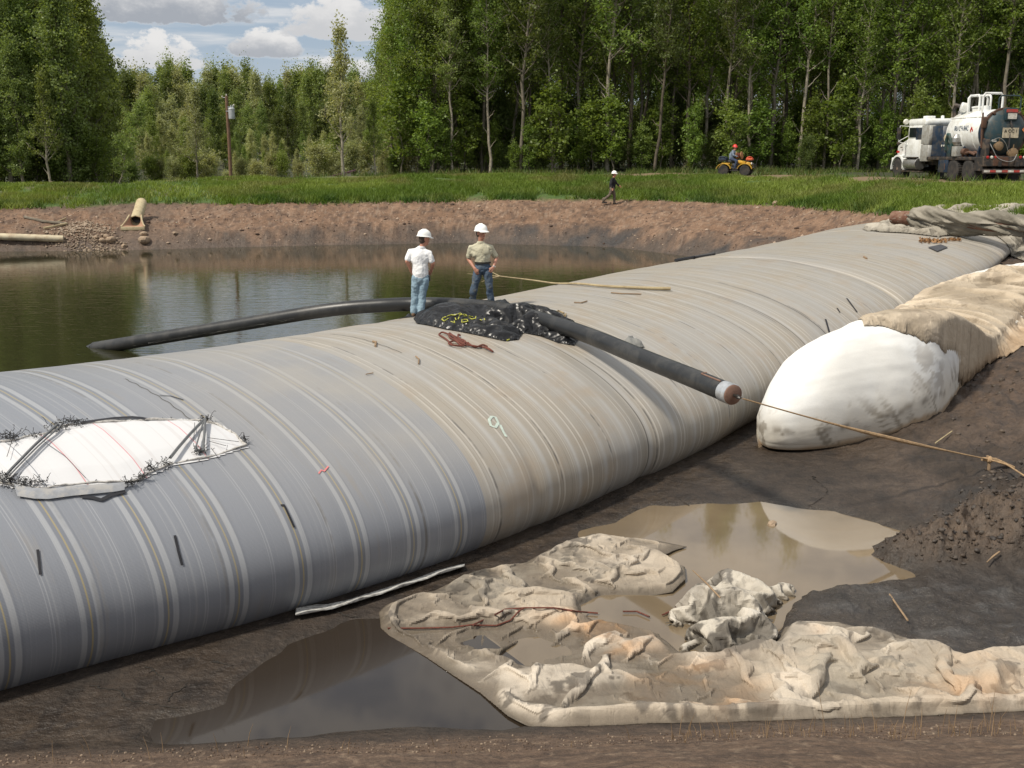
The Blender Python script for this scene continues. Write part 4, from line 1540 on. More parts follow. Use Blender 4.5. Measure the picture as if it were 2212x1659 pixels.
def cA(x, y, z, s, h):
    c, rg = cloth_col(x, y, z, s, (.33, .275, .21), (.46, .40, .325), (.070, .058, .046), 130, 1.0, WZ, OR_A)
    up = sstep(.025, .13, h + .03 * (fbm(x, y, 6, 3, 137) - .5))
    c = lerp3(c * .64, np.minimum(c * 1.10 + .03, .60), up)  # valley mud and fold shading painted together: low parts darker, crests lighter
    g = blob(x, y, [(z8(950, 1120), .8, .9), (z8(1480, 1150), .7, .7), (z7(900, 620), .7, .8), (z7(1300, 540), .7, .6)], GZ0)
    gm = np.array([.30, .27, .22])
    c = lerp3(c, gm, g * sstep(.38, .62, fbm(x, y, 2.4, 5, 140, .6)) * .7)
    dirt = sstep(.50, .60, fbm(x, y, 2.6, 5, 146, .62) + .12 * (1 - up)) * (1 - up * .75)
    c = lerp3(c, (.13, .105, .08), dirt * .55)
    dk = sstep(.55, .60, fbm(x, y, 2.2, 5, 143, .6)) * blob(x, y, [(z7(850, 580), .6, 1), (z7(1250, 500), .6, .8), (z8(900, 1150), .6, .6), (z7(1500, 640), .6, .8)], GZ0)
    c = lerp3(c, (.060, .053, .045), dk * .9)
    return c, rg


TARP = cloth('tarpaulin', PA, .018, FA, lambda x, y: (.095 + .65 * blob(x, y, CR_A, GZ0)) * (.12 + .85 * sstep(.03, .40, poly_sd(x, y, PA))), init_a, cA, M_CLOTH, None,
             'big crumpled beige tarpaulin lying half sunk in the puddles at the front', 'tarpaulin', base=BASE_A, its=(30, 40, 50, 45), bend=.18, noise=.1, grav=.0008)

# ---- the dirty bundle heaped on it
OUT_C = [z8(*q) for q in ((20, 830), (100, 720), (170, 650), (300, 600), (390, 585), (480, 610), (560, 640), (740, 610), (760, 670), (650, 730), (640, 800), (650, 930), (640, 985), (560, 1010), (250, 1010), (100, 980), (150, 900), (210, 860))]
PC = gxy(OUT_C, GZ0)
FOLD_C = [
    ([z8(290, 640), z8(390, 600), z8(500, 640)], .13, .34, .4, .5), ([z8(330, 700), z8(420, 690), z8(510, 660)], .07, .2, -.6, .4),
    ([z8(180, 690), z8(260, 760), z8(330, 800)], .10, .24, .5, .5), ([z8(220, 850), z8(330, 800), z8(420, 800), z8(590, 840)], .12, .26, .4, .4),
    ([z8(340, 770), z8(480, 760), z8(630, 760)], .10, .22, -.5, .5), ([z8(590, 700), z8(680, 700), z8(745, 650)], .07, .25, .6, .3),
    ([z8(110, 760), z8(200, 740), z8(190, 830)], .10, .18, .4, .5), ([z8(230, 900), z8(330, 900), z8(480, 960)], .13, .25, .5, .5),
    ([z8(430, 900), z8(560, 890), z8(640, 930)], .12, .24, -.4, .5), ([z8(300, 960), z8(260, 900), z8(220, 870)], .08, .2, .6, .5),
    ([z8(470, 640), z8(540, 700), z8(600, 790)], .09, .2, .5, .5)]


def floor_c(x, y):
    g = np.maximum(terrain(x, y), WZ - .02)
    e = sstep(0, .35, poly_sd(x, y, PC))
    h = fold_sum(x, y, FOLD_C, GZ0)[0]
    return g + e * (.10 + .55 * h)


FC = sampled(PC, .025, floor_c)


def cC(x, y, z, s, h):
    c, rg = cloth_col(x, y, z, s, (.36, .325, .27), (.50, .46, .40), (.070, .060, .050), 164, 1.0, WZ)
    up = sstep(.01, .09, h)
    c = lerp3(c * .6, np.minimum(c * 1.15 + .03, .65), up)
    c = lerp3(c, (.08, .07, .058), sstep(.52, .60, fbm(x, y, 3.5, 4, 170, .6)) * .85)
    return c, rg


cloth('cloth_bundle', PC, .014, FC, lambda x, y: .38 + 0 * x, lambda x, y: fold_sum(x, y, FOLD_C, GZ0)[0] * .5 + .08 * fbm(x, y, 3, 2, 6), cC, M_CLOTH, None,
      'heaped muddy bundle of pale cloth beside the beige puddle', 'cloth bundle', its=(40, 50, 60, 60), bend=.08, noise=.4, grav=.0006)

# ---- grey white bag (small end of the second tube), half under beige cloth
BASE_W = [(1632, 962), (1650, 980), (1700, 986), (1780, 978), (1870, 958), (1950, 932), (2030, 893), (2068, 850)]
gw = [ground_px(*q)[:2] for q in BASE_W]
gw = np.array(gw)
BAX = np.array([.60, .80])                                     # the bag runs back up the slope this way
BD = gw[-1] - gw[0]
GWS = catm(gw, 12)
for _ in range(30):
    GWS[1:-1] = (GWS[:-2] + GWS[1:-1] * 2 + GWS[2:]) / 4
_gl = np.concatenate([[0], np.cumsum(np.hypot(*np.diff(GWS, axis=0).T))])
_gl /= _gl[-1]
NTB, NVB = 250, 200
TH = np.linspace(-.36 * math.pi, 1.36 * math.pi, NTB)
PHB = np.concatenate([np.linspace(-.34 * math.pi, .5 * math.pi, 100), 10 + np.linspace(0, 1, NVB - 99)[1:] ** 1.6 * 12.5])
US = np.where((TH > 0) & (TH < math.pi), .5 * (1 - np.cos(TH)), np.where(TH <= 0, .5 * (1 - np.cos(TH)) * .25, 1 - .5 * (1 - np.cos(math.pi - TH)) * .25))
BV = np.zeros((NVB, NTB, 3))
LB = np.linalg.norm(BD)
for i, ph in enumerate(PHB):
    cap = 1.0 if ph > 5 else math.sin(ph)
    vv = .75 + (ph - 10) if ph > 5 else .75 * (1 - math.cos(ph)) * (1 if ph > 0 else .3)
    fx, fy = np.interp(US, _gl, GWS[:, 0]), np.interp(US, _gl, GWS[:, 1])
    keepc = math.exp(-vv * .9)                               # the curved front line straightens further back
    bx0 = (gw[0, 0] + BD[0] * US) * (1 - keepc) + fx * keepc
    by0 = (gw[0, 1] + BD[1] * US) * (1 - keepc) + fy * keepc
    X_, Y_ = bx0 + BAX[0] * vv, by0 + BAX[1] * vv
    G_ = terrain(X_, Y_)
    G_ = np.interp(np.arange(NTB), [0, NTB // 2, NTB - 1], [G_[:6].mean(), G_[NTB // 2], G_[-6:].mean()])
    zc_ = G_ + .42
    top = 1.93 + .035 * vv - .80 * sstep(.75, 3.0, vv) - .075 * max(vv - 2.5, 0)
    sn = np.sin(TH)
    Hh = np.where(sn > 0, (np.maximum(top - zc_, .22)) * np.abs(sn) ** .95, .62 * sn)
    z = zc_ + np.where(sn > 0, Hh * max(cap, 0) + np.minimum(cap, 0) * .62, np.minimum(Hh, .62 * min(cap, 0)))
    BV[i] = np.stack([X_, Y_, z], -1)
bx_, by_, bz_ = BV[..., 0], BV[..., 1], BV[..., 2]
wr_ = .075 * crease(bx_ * .8 + bz_ * .5, by_ * .5 - bx_ * .3 + bz_, .9, 4, 21, .55) + .04 * crease(bx_ * .4, by_ + bz_ * 1.5, 1.6, 4, 31)
wr_ = wr_ + .018 * crease(bx_ + bz_, by_ - .6 * bz_, 2.6, 3, 11)
wr_ = wr_ * (.5 + .9 * sstep(1.2, 1.95, bz_))
dir_ = BV - (np.array([gw[0, 0] + BD[0] * .5, gw[0, 1] + BD[1] * .5, .5])[None, None] + np.append(BAX, 0)[None, None] * np.maximum(1.2, ((bx_ - gw[0, 0]) * BAX[0] + (by_ - gw[0, 1]) * BAX[1]) * .8)[..., None])
dir_ /= np.linalg.norm(dir_, axis=-1, keepdims=True)
BV = BV + dir_ * wr_[..., None]
BFACES = grid_faces(NVB, NTB)
TREE_BAG = BVHTree.FromPolygons([tuple(v) for v in BV.reshape(-1, 3).tolist()], BFACES.tolist())


def bag_top1(x, y):
    h = TREE_BAG.ray_cast(Vector((x, y, 20)), Vector((0, 0, -1)))
    return h[0].z if h[0] is not None else -5.0


def bag_top(x, y):
    return np.array([bag_top1(a, b) for a, b in zip(np.ravel(x), np.ravel(y))]).reshape(np.shape(x))


def cW(x, y, z, s):
    c = np.tile(np.array([.73, .73, .715]), (len(x), 1))
    hgt = z - terrain(x, y)
    b = fbm(x, y, 2.6, 5, 190, .6)
    c = lerp3(c, (.66, .64, .59), sstep(.45, .7, fbm(x, y, 1.2, 4, 193)) * .5)
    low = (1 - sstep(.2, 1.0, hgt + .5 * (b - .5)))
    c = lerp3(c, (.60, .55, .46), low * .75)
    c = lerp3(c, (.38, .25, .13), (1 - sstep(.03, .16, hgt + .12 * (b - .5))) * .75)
    spots = sstep(.60, .66, fbm(x + z * .7, y + z * .5, 5.0, 4, 196, .65)) * (1 - sstep(.35, 1.05, hgt))
    c = lerp3(c, (.22, .185, .14), spots * .7)
    band = np.exp(-((hgt - .40 - .18 * (fbm(x, y, 1.5, 3, 198) - .5)) / .07) ** 2) * sstep(.45, .6, fbm(x, y, 4, 4, 199, .65))
    c = lerp3(c, (.26, .23, .19), band * .8)
    mudb = np.zeros(len(x))
    for (px, py), rad, amp in (((2000, 792), .42, 1.), ((2030, 815), .3, .9), ((1962, 905), .20, .8), ((1880, 925), .22, .6), ((1840, 880), .12, .6), ((1960, 880), .12, .7)):
        h_ = TREE_BAG.ray_cast(Vector((0, 0, ZC)), Vector(raydir(px, py)).normalized())
        if h_[0] is not None:
            mudb = np.maximum(mudb, amp * np.exp(-((x - h_[0].x) ** 2 + (y - h_[0].y) ** 2 + (z - h_[0].z) ** 2) / rad ** 2))
    c = lerp3(c, (.29, .25, .20), sstep(.44, .50, fbm(x * 1.3 + z, y - z, 4.5, 5, 201, .65) * (.55 + .60 * mudb)) * np.clip(mudb * 1.6, 0, 1) * .48)
    return c, np.full(len(x), .6)


bag = thing('fabric_bag', 'bulging white fabric bag wedged against the big dam tube', 'fabric bag', (0, 0, 0))
_v = BV.reshape(-1, 3)
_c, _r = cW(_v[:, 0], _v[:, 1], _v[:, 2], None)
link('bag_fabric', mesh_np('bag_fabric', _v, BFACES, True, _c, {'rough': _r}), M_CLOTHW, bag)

# ---- beige cloth drawn over the back of the bag and up the slope
OUT_B = [((1862, 708), 1.75), ((1900, 708), 1.75), ((1950, 726), 1.7), ((2000, 748), 1.55), ((2040, 776), 1.3), ((2078, 806), .85), ((2100, 800), .55), ((2130, 776), .7), ((2212, 728), .95), ((2300, 690), 1.3), ((2420, 640), 1.9),
         ((2420, 580), 2.4), ((2290, 600), 2.0), ((2212, 612), 1.85), ((2120, 622), 1.7), ((2050, 628), 1.65), ((2010, 650), 1.65), ((1950, 664), 1.65), ((1900, 682), 1.7)]
PB0 = np.array([at_z(*q, z)[:2] for q, z in OUT_B])


PB = []
for q in ((1866, 706), (1900, 706), (1950, 722), (2000, 744), (2040, 768), (2072, 802)):
    h_ = TREE_BAG.ray_cast(Vector((0, 0, ZC)), Vector(raydir(*q)).normalized())
    PB.append(np.array(h_[0])[:2] if h_[0] is not None else at_z(*q, 1.2)[:2])
PB = PB + [at_z(*q, z)[:2] for q, z in (((2104, 806), .5), ((2130, 778), .65), ((2212, 728), .95), ((2300, 690), 1.3), ((2400, 650), 1.7))]
PB = PB + [gw[0] + BD * k + BAX * v for k, v in ((1.1, 12), (.3, 12.5), (-.12, 11), (-.12, 8.5), (-.10, 6.5), (-.06, 4.4), (.10, 3.2))]
PB = np.array(PB)


def floor_b(x, y):
    b = bag_top(x, y)
    g = terrain(x, y)
    return np.maximum(b, g) + .02


FB0 = sampled(PB, .06, floor_b)
FB = lambda x, y: FB0(x, y) + .07 * sstep(0, .3, poly_sd(x, y, PB))


def init_b(x, y):
    q = x * .84 - y * .54
    r = x * .54 + y * .84
    return .25 * np.maximum(crease(q * .9, r * .35, 1.0, 3, 50, .55), 0) + .03


def cB(x, y, z, s, h):
    c, rg = cloth_col(x, y, z, s, (.38, .31, .225), (.49, .41, .31), (.15, .115, .08), 224, .55)
    hgt = z - terrain(x, y)
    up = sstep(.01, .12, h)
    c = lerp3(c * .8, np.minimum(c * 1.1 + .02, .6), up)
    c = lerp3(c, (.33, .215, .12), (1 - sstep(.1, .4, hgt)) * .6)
    return c, rg


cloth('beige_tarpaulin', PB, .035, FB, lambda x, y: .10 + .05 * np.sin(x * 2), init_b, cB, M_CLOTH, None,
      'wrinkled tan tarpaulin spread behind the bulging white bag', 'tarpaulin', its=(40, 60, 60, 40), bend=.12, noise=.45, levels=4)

# ---- loose cloth lying across the far end of the dam tube
OUT_E = [(1862, 497), (1900, 487), (1960, 478), (2040, 476), (2130, 480), (2230, 486), (2330, 492), (2330, 540), (2230, 515), (2150, 510), (2080, 508), (2020, 512), (1960, 505), (1900, 502)]
PE = []
for q in OUT_E:
    h = tube_px(*q)
    PE.append(np.array(h[0])[:2] if h else at_z(*q, 2.35)[:2])
PE = np.array(PE)



FE = sampled(PE, .10, lambda x, y: tube_zv(x, y) + .03)


def cE(x, y, z, s, h):
    c, rg = cloth_col(x, y, z, s, (.27, .245, .20), (.36, .33, .275), (.12, .10, .08), 236, .5)
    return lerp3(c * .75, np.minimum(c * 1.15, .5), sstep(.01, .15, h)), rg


cloth('loose_cloth', PE, .05, FE, lambda x, y: .14 + 0 * x, lambda x, y: .35 * np.maximum(crease(x * .25 + y * .2, y * .9 - x * .55, .8, 3, 33), 0), cE, M_CLOTH, None,
      'creased grey brown cloth lying across the far end of the dam tube', 'cloth', its=(40, 50, 40), levels=3, bend=.12, noise=.4)

# ---- the rolled up cloth on a log behind it
rolL = at_z(1955, 492, 2.35)
rolR = at_z(2330, 520, 2.35)
axd = (rolR - rolL)
axl = np.linalg.norm(axd)
axd = axd / axl
sidev = np.cross(axd, [0, 0, 1])
NL, NR = 160, 72
tt = np.linspace(0, 1, NL)[:, None]
aa = np.linspace(0, 2 * math.pi, NR, endpoint=False)[None]
env = .36 * (sstep(-.02, .10, tt) * .75 + .25) * (1 - .12 * sstep(.55, 1, tt)) + .09 * np.exp(-((tt - .17) / .07) ** 2)
tw = aa * 1.0 + tt * 5.0
rr = env * (1 + 1.5 * crease(tw * 1.1, tt * 2.5, .8, 4, 17, .6) + .10 * np.sin(tw * 3 + 3 * fbm(tt * 6, tt, 1, 2, 244)))
rr[0] *= .55
rr[-1] *= .8
cen = rolL[None, None] + axd[None, None] * (tt * axl)[..., None]
RP = cen + (sidev[None, None] * np.cos(aa)[..., None] * 1.12 + np.array([0, 0, 1])[None, None] * np.sin(aa)[..., None] * .92) * rr[..., None]
RP[..., 2] += .36
rcx = np.clip(fbm(tw * 1.5, tt * 9, 1.0, 4, 246), 0, 1)
rc = lerp3(np.tile(np.array([.165, .15, .12]), (NL, NR, 1)), (.27, .245, .20), sstep(.4, .65, rcx))
roll = thing('cloth_roll', 'long roll of grey brown cloth wound on a log at the top of the bank', 'rolled cloth', tuple(rolL))
o = link('cloth', mesh_np('cloth', (RP - rolL).reshape(-1, 3), grid_faces(NL, NR, True), True, rc.reshape(-1, 3), {'rough': np.full(NL * NR, .85)}), M_CLOTH, roll)
lg = MB()
a0 = -axd * .55 + np.array([0, 0, .34])
a1 = axd * (axl + .5) + np.array([0, 0, .34])
pts = [a0 * (1 - k) + a1 * k + np.array([0, 0, .02 * math.sin(k * 9)]) for k in np.linspace(0, 1, 12)]
lg.tube(pts, [.24, .26] + [.24] * 9 + [.22], 14)
lg.build('log', bark_mat('red_log', (.13, .06, .04), (.22, .14, .10), (.30, .27, .23)), roll)
lp = MB()
pq = at_z(2190, 497, 2.35) - rolL
lp.tube([pq + axd * -.1 + np.array([0, -.12, .26]), pq + axd * 1.5 + np.array([0, -.12, .24])], [.27, .27], 16)
lp.build('log', bpy.data.materials['red_log'], roll)
# ------------------------------------------------------------------ people
def caps_mesh(name, caps, vox, mat, parent, mods=(), label=None):
    """tapered rounded limbs grown into one continuous skin; caps: (a, b, ra, rb[, flatten vector scale])"""
    bm = bmesh.new()
    for cp in caps:
        a, b, ra, rb = Vector(cp[0]), Vector(cp[1]), cp[2], cp[3]
        sc = cp[4] if len(cp) > 4 else None
        d = b - a
        L = d.length
        t = d.normalized() if L > 1e-6 else Vector((0, 0, 1))
        seg = 14
        up = t.orthogonal().normalized()
        if sc:
            up = Vector((1, 0, 0)) - t * t.x
            up.normalize()
        s = t.cross(up)
        rings = []
        prof = [(-ra * math.sin(x), ra * math.cos(x)) for x in (1.45, 1.1, .75, .4)] + [(L * k, ra + (rb - ra) * k) for k in (0, .25, .5, .75, 1)] + [(L + rb * math.sin(x), rb * math.cos(x)) for x in (.4, .75, 1.1, 1.45)]
        for h, r in prof:
            rings.append([bm.verts.new(a + t * h + up * (math.cos(q) * r * (sc[0] if sc else 1)) + s * (math.sin(q) * r * (sc[1] if sc else 1))) for q in [2 * math.pi * k / seg for k in range(seg)]])
        for A, B in zip(rings, rings[1:]):
            for k in range(seg):
                bm.faces.new((A[k], A[(k + 1) % seg], B[(k + 1) % seg], B[k]))
        bm.faces.new(list(reversed(rings[0])))
        bm.faces.new(rings[-1])
    bmesh.ops.recalc_face_normals(bm, faces=bm.faces[:])
    me = bpy.data.meshes.new(name)
    bm.to_mesh(me)
    bm.free()
    o = link(name, me, mat, parent)
    rm = o.modifiers.new('skin', 'REMESH')
    rm.mode = 'VOXEL'
    rm.voxel_size = vox
    rm.use_smooth_shade = True
    sm = o.modifiers.new('smooth', 'SMOOTH')
    sm.factor = .5
    sm.iterations = 3
    for tx, st in mods:
        dm = o.modifiers.new('creases', 'DISPLACE')
        dm.texture = tx
        dm.strength = st
        dm.mid_level = .5
        dm.texture_coords = 'LOCAL'
    return o


def tex(name, size, kindt='CLOUDS'):
    t = bpy.data.textures.new(name, kindt)
    if kindt == 'CLOUDS':
        t.noise_scale = size
        t.noise_depth = 3
    return t


TX_FOLD = tex('cloth_creases', .13)
TX_FINE = tex('jean_creases', .08)


def cloth_mat(name, a, b, stain=None, rough=.85):
    m, n = new_mat(name)
    o = n.obj()
    c = n.mix(n.maprange(n.noise(o, 4, 4, .6), .3, .7), a, b)
    if stain:
        c = n.mix(n.m('MULTIPLY', n.maprange(n.noise(o, 5, 4, .6), .5, .66), .6), c, stain)
    n.out(n.bsdf(c, rough, n.bump(n.noise(n.scale_vec(o, (1, 1, .6)), 14, 4, .6), .6, .012), 0, .2))
    return m


SKIN = simple('sunburnt_skin', (.45, .21, .14), .55, var=.12, nscale=9)
SKIN2 = simple('tanned_skin', (.42, .20, .135), .55, var=.12, nscale=9)
W_SHIRT = cloth_mat('white_cotton', (.80, .80, .79), (.72, .73, .75))
B_SHIRT = cloth_mat('beige_cotton', (.52, .49, .37), (.45, .42, .31))
L_JEANS = cloth_mat('faded_denim', (.27, .37, .44), (.20, .29, .36), (.15, .21, .26))
D_JEANS = cloth_mat('worn_denim', (.055, .085, .135), (.085, .115, .155), (.13, .125, .10))
BOOTM = cloth_mat('leather_boot', (.15, .095, .06), (.09, .06, .04))
BOOTD = cloth_mat('dark_boot', (.035, .03, .028), (.06, .05, .045))
HATW = simple('white_hard_hat', (.82, .82, .79), .25, var=.03)
HATR = simple('red_hard_hat', (.62, .035, .03), .3, var=.06)
HAIR = simple('short_brown_hair', (.06, .04, .028), .8, nscale=30)
BLACKC = cloth_mat('black_jacket_cloth', (.018, .018, .022), (.03, .03, .034))
CAMO = cloth_mat('brown_work_trousers', (.12, .095, .075), (.17, .14, .11), (.06, .05, .04))
BLUEC = cloth_mat('grey_blue_shirt_cloth', (.15, .19, .25), (.20, .24, .30))
NAVY = cloth_mat('navy_trousers_cloth', (.03, .045, .085), (.045, .06, .10))
DARKM = simple('dark_leather_and_shade', (.02, .018, .016), .45)
WATCHM = simple('watch_metal', (.7, .7, .68), .25, .8)


def hand_caps(wr, palm_dir, fing_dir, thumb_dir, curl=.5):
    """palm, four bent fingers of unequal length and a thumb from the side of the palm"""
    wr, f, t = Vector(wr), Vector(fing_dir).normalized(), Vector(thumb_dir)
    t = (t - f * t.dot(f)).normalized()
    nrm = f.cross(t).normalized()
    if nrm.dot(Vector(palm_dir)) < 0:
        nrm = -nrm
    c = []
    k = wr + f * .085
    c.append((wr + t * .012, k + t * .024, .026, .019))
    c.append((wr - t * .010, k - t * .024, .025, .017))
    for off, ln in ((.030, .070), (.010, .080), (-.010, .074), (-.029, .058)):
        a = k + t * off
        d1 = (f + nrm * curl * .7).normalized()
        d2 = (f * (1 - curl) + nrm * curl * 1.4).normalized()
        m_ = a + d1 * ln * .5
        c.append((a, m_, .0095, .009))
        c.append((m_, m_ + d2 * ln * .5, .009, .0075))
    b = wr + f * .03 + t * .028
    tm = b + (t * .8 + f * .8).normalized() * .038
    c.append((b, tm, .0125, .011))
    c.append((tm, tm + (f + nrm * .4 + t * .1).normalized() * .03, .011, .008))
    return c


def helmet(parent, c, face, tilt, mat, size=1.0):
    """hard hat: domed shell with a ridge, a brim all round and a longer peak"""
    h = thing_child = bpy.data.objects.new('hard_hat', None)
    face = Vector(face).normalized()
    mb = MB()
    prof = [(.150, -.004), (.152, .0), (.138, .012), (.134, .030), (.128, .065), (.108, .105), (.075, .130), (.038, .142), (.002, .146)]
    mb.lathe([(r * size, z * size) for r, z in prof], seg=28, sx=1.10, sy=.92)
    # peak
    pk = []
    for i in range(9):
        a = (i - 4) / 4 * 1.05
        pk.append((math.cos(a) * .145 * 1.1 * size, math.sin(a) * .15 * .92 * size, 0))
    tip = [(x + .05 * size * math.cos((i - 4) / 4 * 1.05) ** 2 + .004, y * .98, -.014 * size) for i, (x, y, z) in enumerate(pk)]
    vs1 = [mb.bm.verts.new(p) for p in pk]
    vs2 = [mb.bm.verts.new(p) for p in tip]
    vs3 = [mb.bm.verts.new((p[0], p[1], p[2] - .008)) for p in tip]
    vs4 = [mb.bm.verts.new((p[0], p[1], p[2] - .010)) for p in pk]
    for A, B in ((vs1, vs2), (vs2, vs3), (vs3, vs4)):
        for i in range(8):
            mb.bm.faces.new((A[i], A[i + 1], B[i + 1], B[i]))
    mb.tube([(.13 * size, 0, .045 * size), (.10 * size, 0, .108 * size), (.03 * size, 0, .148 * size), (-.05 * size, 0, .142 * size), (-.12 * size, 0, .09 * size), (-.14 * size, 0, .04 * size)], .012 * size, 8)
    bpy.data.objects.remove(h)
    o = mb.build('hard_hat', mat, parent, 45)
    o.location = c
    o.rotation_euler = (tilt[0], tilt[1], math.atan2(face.y, face.x))
    return o


def head_caps(c, face, chin=.0):
    """skull, jaw, nose, ears round the head centre c"""
    c, f = Vector(c), Vector(face).normalized()
    r = f.cross(Vector((0, 0, 1))).normalized()
    z = Vector((0, 0, 1))
    return [(c + z * .035 - f * .018, c + z * .03 + f * .022, .088, .082), (c - z * .035 + f * .02, c - z * .075 + f * .052, .066, .042),
            (c + f * .098 + z * .012, c + f * .108 - z * .022, .011, .016), (c + f * .07 + z * .035 + r * .03, c + f * .07 + z * .035 - r * .03, .03, .03),
            (c + r * .083 - f * .012 + z * .018, c + r * .084 - f * .01 - z * .018, .017, .012), (c - r * .083 - f * .012 + z * .018, c - r * .084 - f * .01 - z * .018, .017, .012),
            (c + f * .072 - z * .05 + r * .018, c + f * .072 - z * .05 - r * .018, .018, .018)]


def face_bits(parent, c, face, skin):
    c, f = Vector(c), Vector(face).normalized()
    r = f.cross(Vector((0, 0, 1))).normalized()
    z = Vector((0, 0, 1))
    for s in (-1, 1):
        mb = MB()
        mb.lathe([(.001, -.010), (.009, -.006), (.011, 0), (.009, .006), (.001, .010)], c + f * .094 + r * s * .033 + z * .022, seg=8)
        mb.build('eye', DARKM, parent)
    mb = MB()
    mb.tube([c + f * .092 - z * .048 + r * .024, c + f * .099 - z * .046, c + f * .092 - z * .048 - r * .024], .005, 6)
    mb.build('mouth', bpy.data.materials['lip'], parent)


simple('lip', (.26, .08, .065), .5)


def person(name, label, loc, J, face, skin, shirt, pants, boots, hat, sleeve=.5, tuck=True, hands=None, rotz=0, group=None, girth=1.0, jacket=False, hair=True, tilt=(0, 0), vox=.011):
    o = thing('person', label, 'person', loc, rotz, group)
    V3 = lambda k: Vector(J[k])
    g = girth
    pel, chest, neck, head = V3('pelvis'), V3('chest'), V3('neck'), V3('head')
    body = [(pel, chest, .115 * g, .118 * g, (1.12, .78)), (chest, neck - Vector((0, 0, .06)), .115 * g, .06, (1.1, .75)), (neck - Vector((0, 0, .05)), head - Vector((0, 0, .05)), .058, .055)] + head_caps(head, face)
    for s in 'LR':
        sh, el, wr, hip, kn, an = (V3(k + s) for k in ('sh', 'el', 'wr', 'hip', 'kn', 'an'))
        body += [(chest + (sh - chest) * .6 + Vector((0, 0, .02)), sh, .05, .05), (sh, el, .052, .042), (el, el + (wr - el) * .35, .043, .042), (el + (wr - el) * .35, wr, .042, .028)]
        body += hand_caps(wr, *hands[s])
        body += [(hip, kn, .082, .055), (kn, kn + (an - kn) * .4, .056, .055), (kn + (an - kn) * .4, an, .054, .038)]
    caps_mesh('body', body, vox, skin, o)
    sl = []
    hem = .02 if tuck else -.10
    up = Vector((0, 0, 1))
    waist = pel + up * (.12 if tuck else .0)
    sl += [(waist, chest - up * .02, .142 * g, .150 * g, (1.14, .86)), (chest - up * .02, neck - up * .075, .148 * g, .085, (1.18, .84)), (waist + up * .08, waist + up * .2, .148 * g, .15 * g, (1.12, .9))]
    for s in 'LR':
        sh, el, wr = (V3(k + s) for k in ('sh', 'el', 'wr'))
        sl += [(chest + (sh - chest) * .45 - up * .02, sh - up * .02, .10, .060), (neck - up * .07 + (sh - neck) * .12, sh - up * .0, .058, .060), (chest + (sh - chest) * .55 - up * .12, sh - up * .06, .10, .06)]
        if sleeve <= 1:
            e = sh + (el - sh) * (sleeve + .22)
            sl += [(sh, e, .062, .066)]
        else:
            sl += [(sh, el, .070, .058), (el, el + (wr - el) * .9, .058, .045)]
    caps_mesh('jacket' if jacket else 'shirt', sl, vox, shirt, o, ((TX_FOLD, .035), (TX_FINE, .02)))
    if not jacket:
        cl = MB()
        cl.lathe([(.068, -.02), (.074, .0), (.066, .028), (.06, .03)], neck - up * .035, seg=18, sx=1.05)
        cl.build('collar', shirt, o)
    pl = [(pel + up * (.085 if tuck else .03), pel - up * .02, .136 * g, .140 * g, (1.14, .88))]
    for s in 'LR':
        hip, kn, an = (V3(k + s) for k in ('hip', 'kn', 'an'))
        pl += [(pel + (hip - pel) * .6, hip, .115 * g, .105 * g), (hip, kn, .104 * g, .076), (kn, an + up * .03, .076, .070), (an + up * .1, an + up * .015, .072, .074)]
    caps_mesh('trousers', pl, vox, pants, o, ((TX_FOLD, .035), (TX_FINE, .03)))
    if tuck:
        bl = MB()
        q = pel + up * .10
        bl.lathe([(.150 * g, -.018), (.156 * g, -.016), (.156 * g, .016), (.150 * g, .018)], q, seg=26, sx=1.13, sy=.9)
        bl.build('belt', DARKM, o)
    for s in 'LR':
        an, toe = V3('an' + s), V3('toe' + s)
        d = (toe - an)
        d.z = 0
        d.normalize()
        base = an.copy()
        z0 = V3('toe' + s).z
        caps_mesh('boot', [(an + up * .09, an + up * .0, .052, .05), (Vector((an.x, an.y, z0 + .045)) - d * .045, Vector((an.x, an.y, z0 + .045)) + d * .10, .046, .046), (Vector((an.x, an.y, z0 + .038)) + d * .10, Vector((an.x, an.y, z0 + .032)) + d * .17, .046, .034)], .012, boots, o)
    if hair:
        f = Vector(face).normalized()
        caps_mesh('hair', [(head + up * .045 - f * .03, head - up * .01 - f * .045, .088, .078), (head + up * .055 - f * .01, head + up * .06 + f * .02, .085, .075)], .012, HAIR, o)
    face_bits(o, head, face, skin)
    helmet(o, head + up * .062, face, tilt, hat)
    return o


def Jp(sc, x0, y0, **k):
    """joints from picture measures: (zoomed px x, zoomed px y, depth in metres)"""
    return {a: ((v[0] - x0) / sc, v[2], (y0 - v[1]) / sc) for a, v in k.items()}


def stand_at(px, py, y):
    d = raydir(px, py)
    u = d[0] / d[1]
    x = u * y
    return (x, y, tube_z(x, y) + .01)


# the man in the white T-shirt, seen from behind
P1 = stand_at(907, 672, 21.9)
J1 = Jp(752, 410, 1600, pelvis=(432, 985, 0), chest=(425, 640, .0), neck=(450, 500, .01), head=(496, 405, .02), shL=(275, 592, .02), shR=(568, 612, -.02), elL=(232, 735, -.06), elR=(628, 765, -.03),
        wrL=(268, 868, .10), wrR=(590, 895, .12), hipL=(365, 1000, 0), hipR=(500, 1000, 0), knL=(340, 1270, .03), knR=(452, 1280, .0), anL=(318, 1530, .0), anR=(432, 1530, -.02), toeL=(330, 1596, .12), toeR=(470, 1600, .10))
person('person', 'man in white T-shirt and pale jeans seen from behind on the dam tube', P1, J1, (.86, .5, -.12), SKIN, W_SHIRT, L_JEANS, BOOTM, HATW, .5, False,
       {'L': ((0, -1, 0), (.3, .7, -.7), (1, 0, .3)), 'R': ((0, -1, 0), (-.45, .5, -.65), (-.6, 0, .6))}, tilt=(0, R(6)))
p1o = COL.objects['person']
mb = MB()
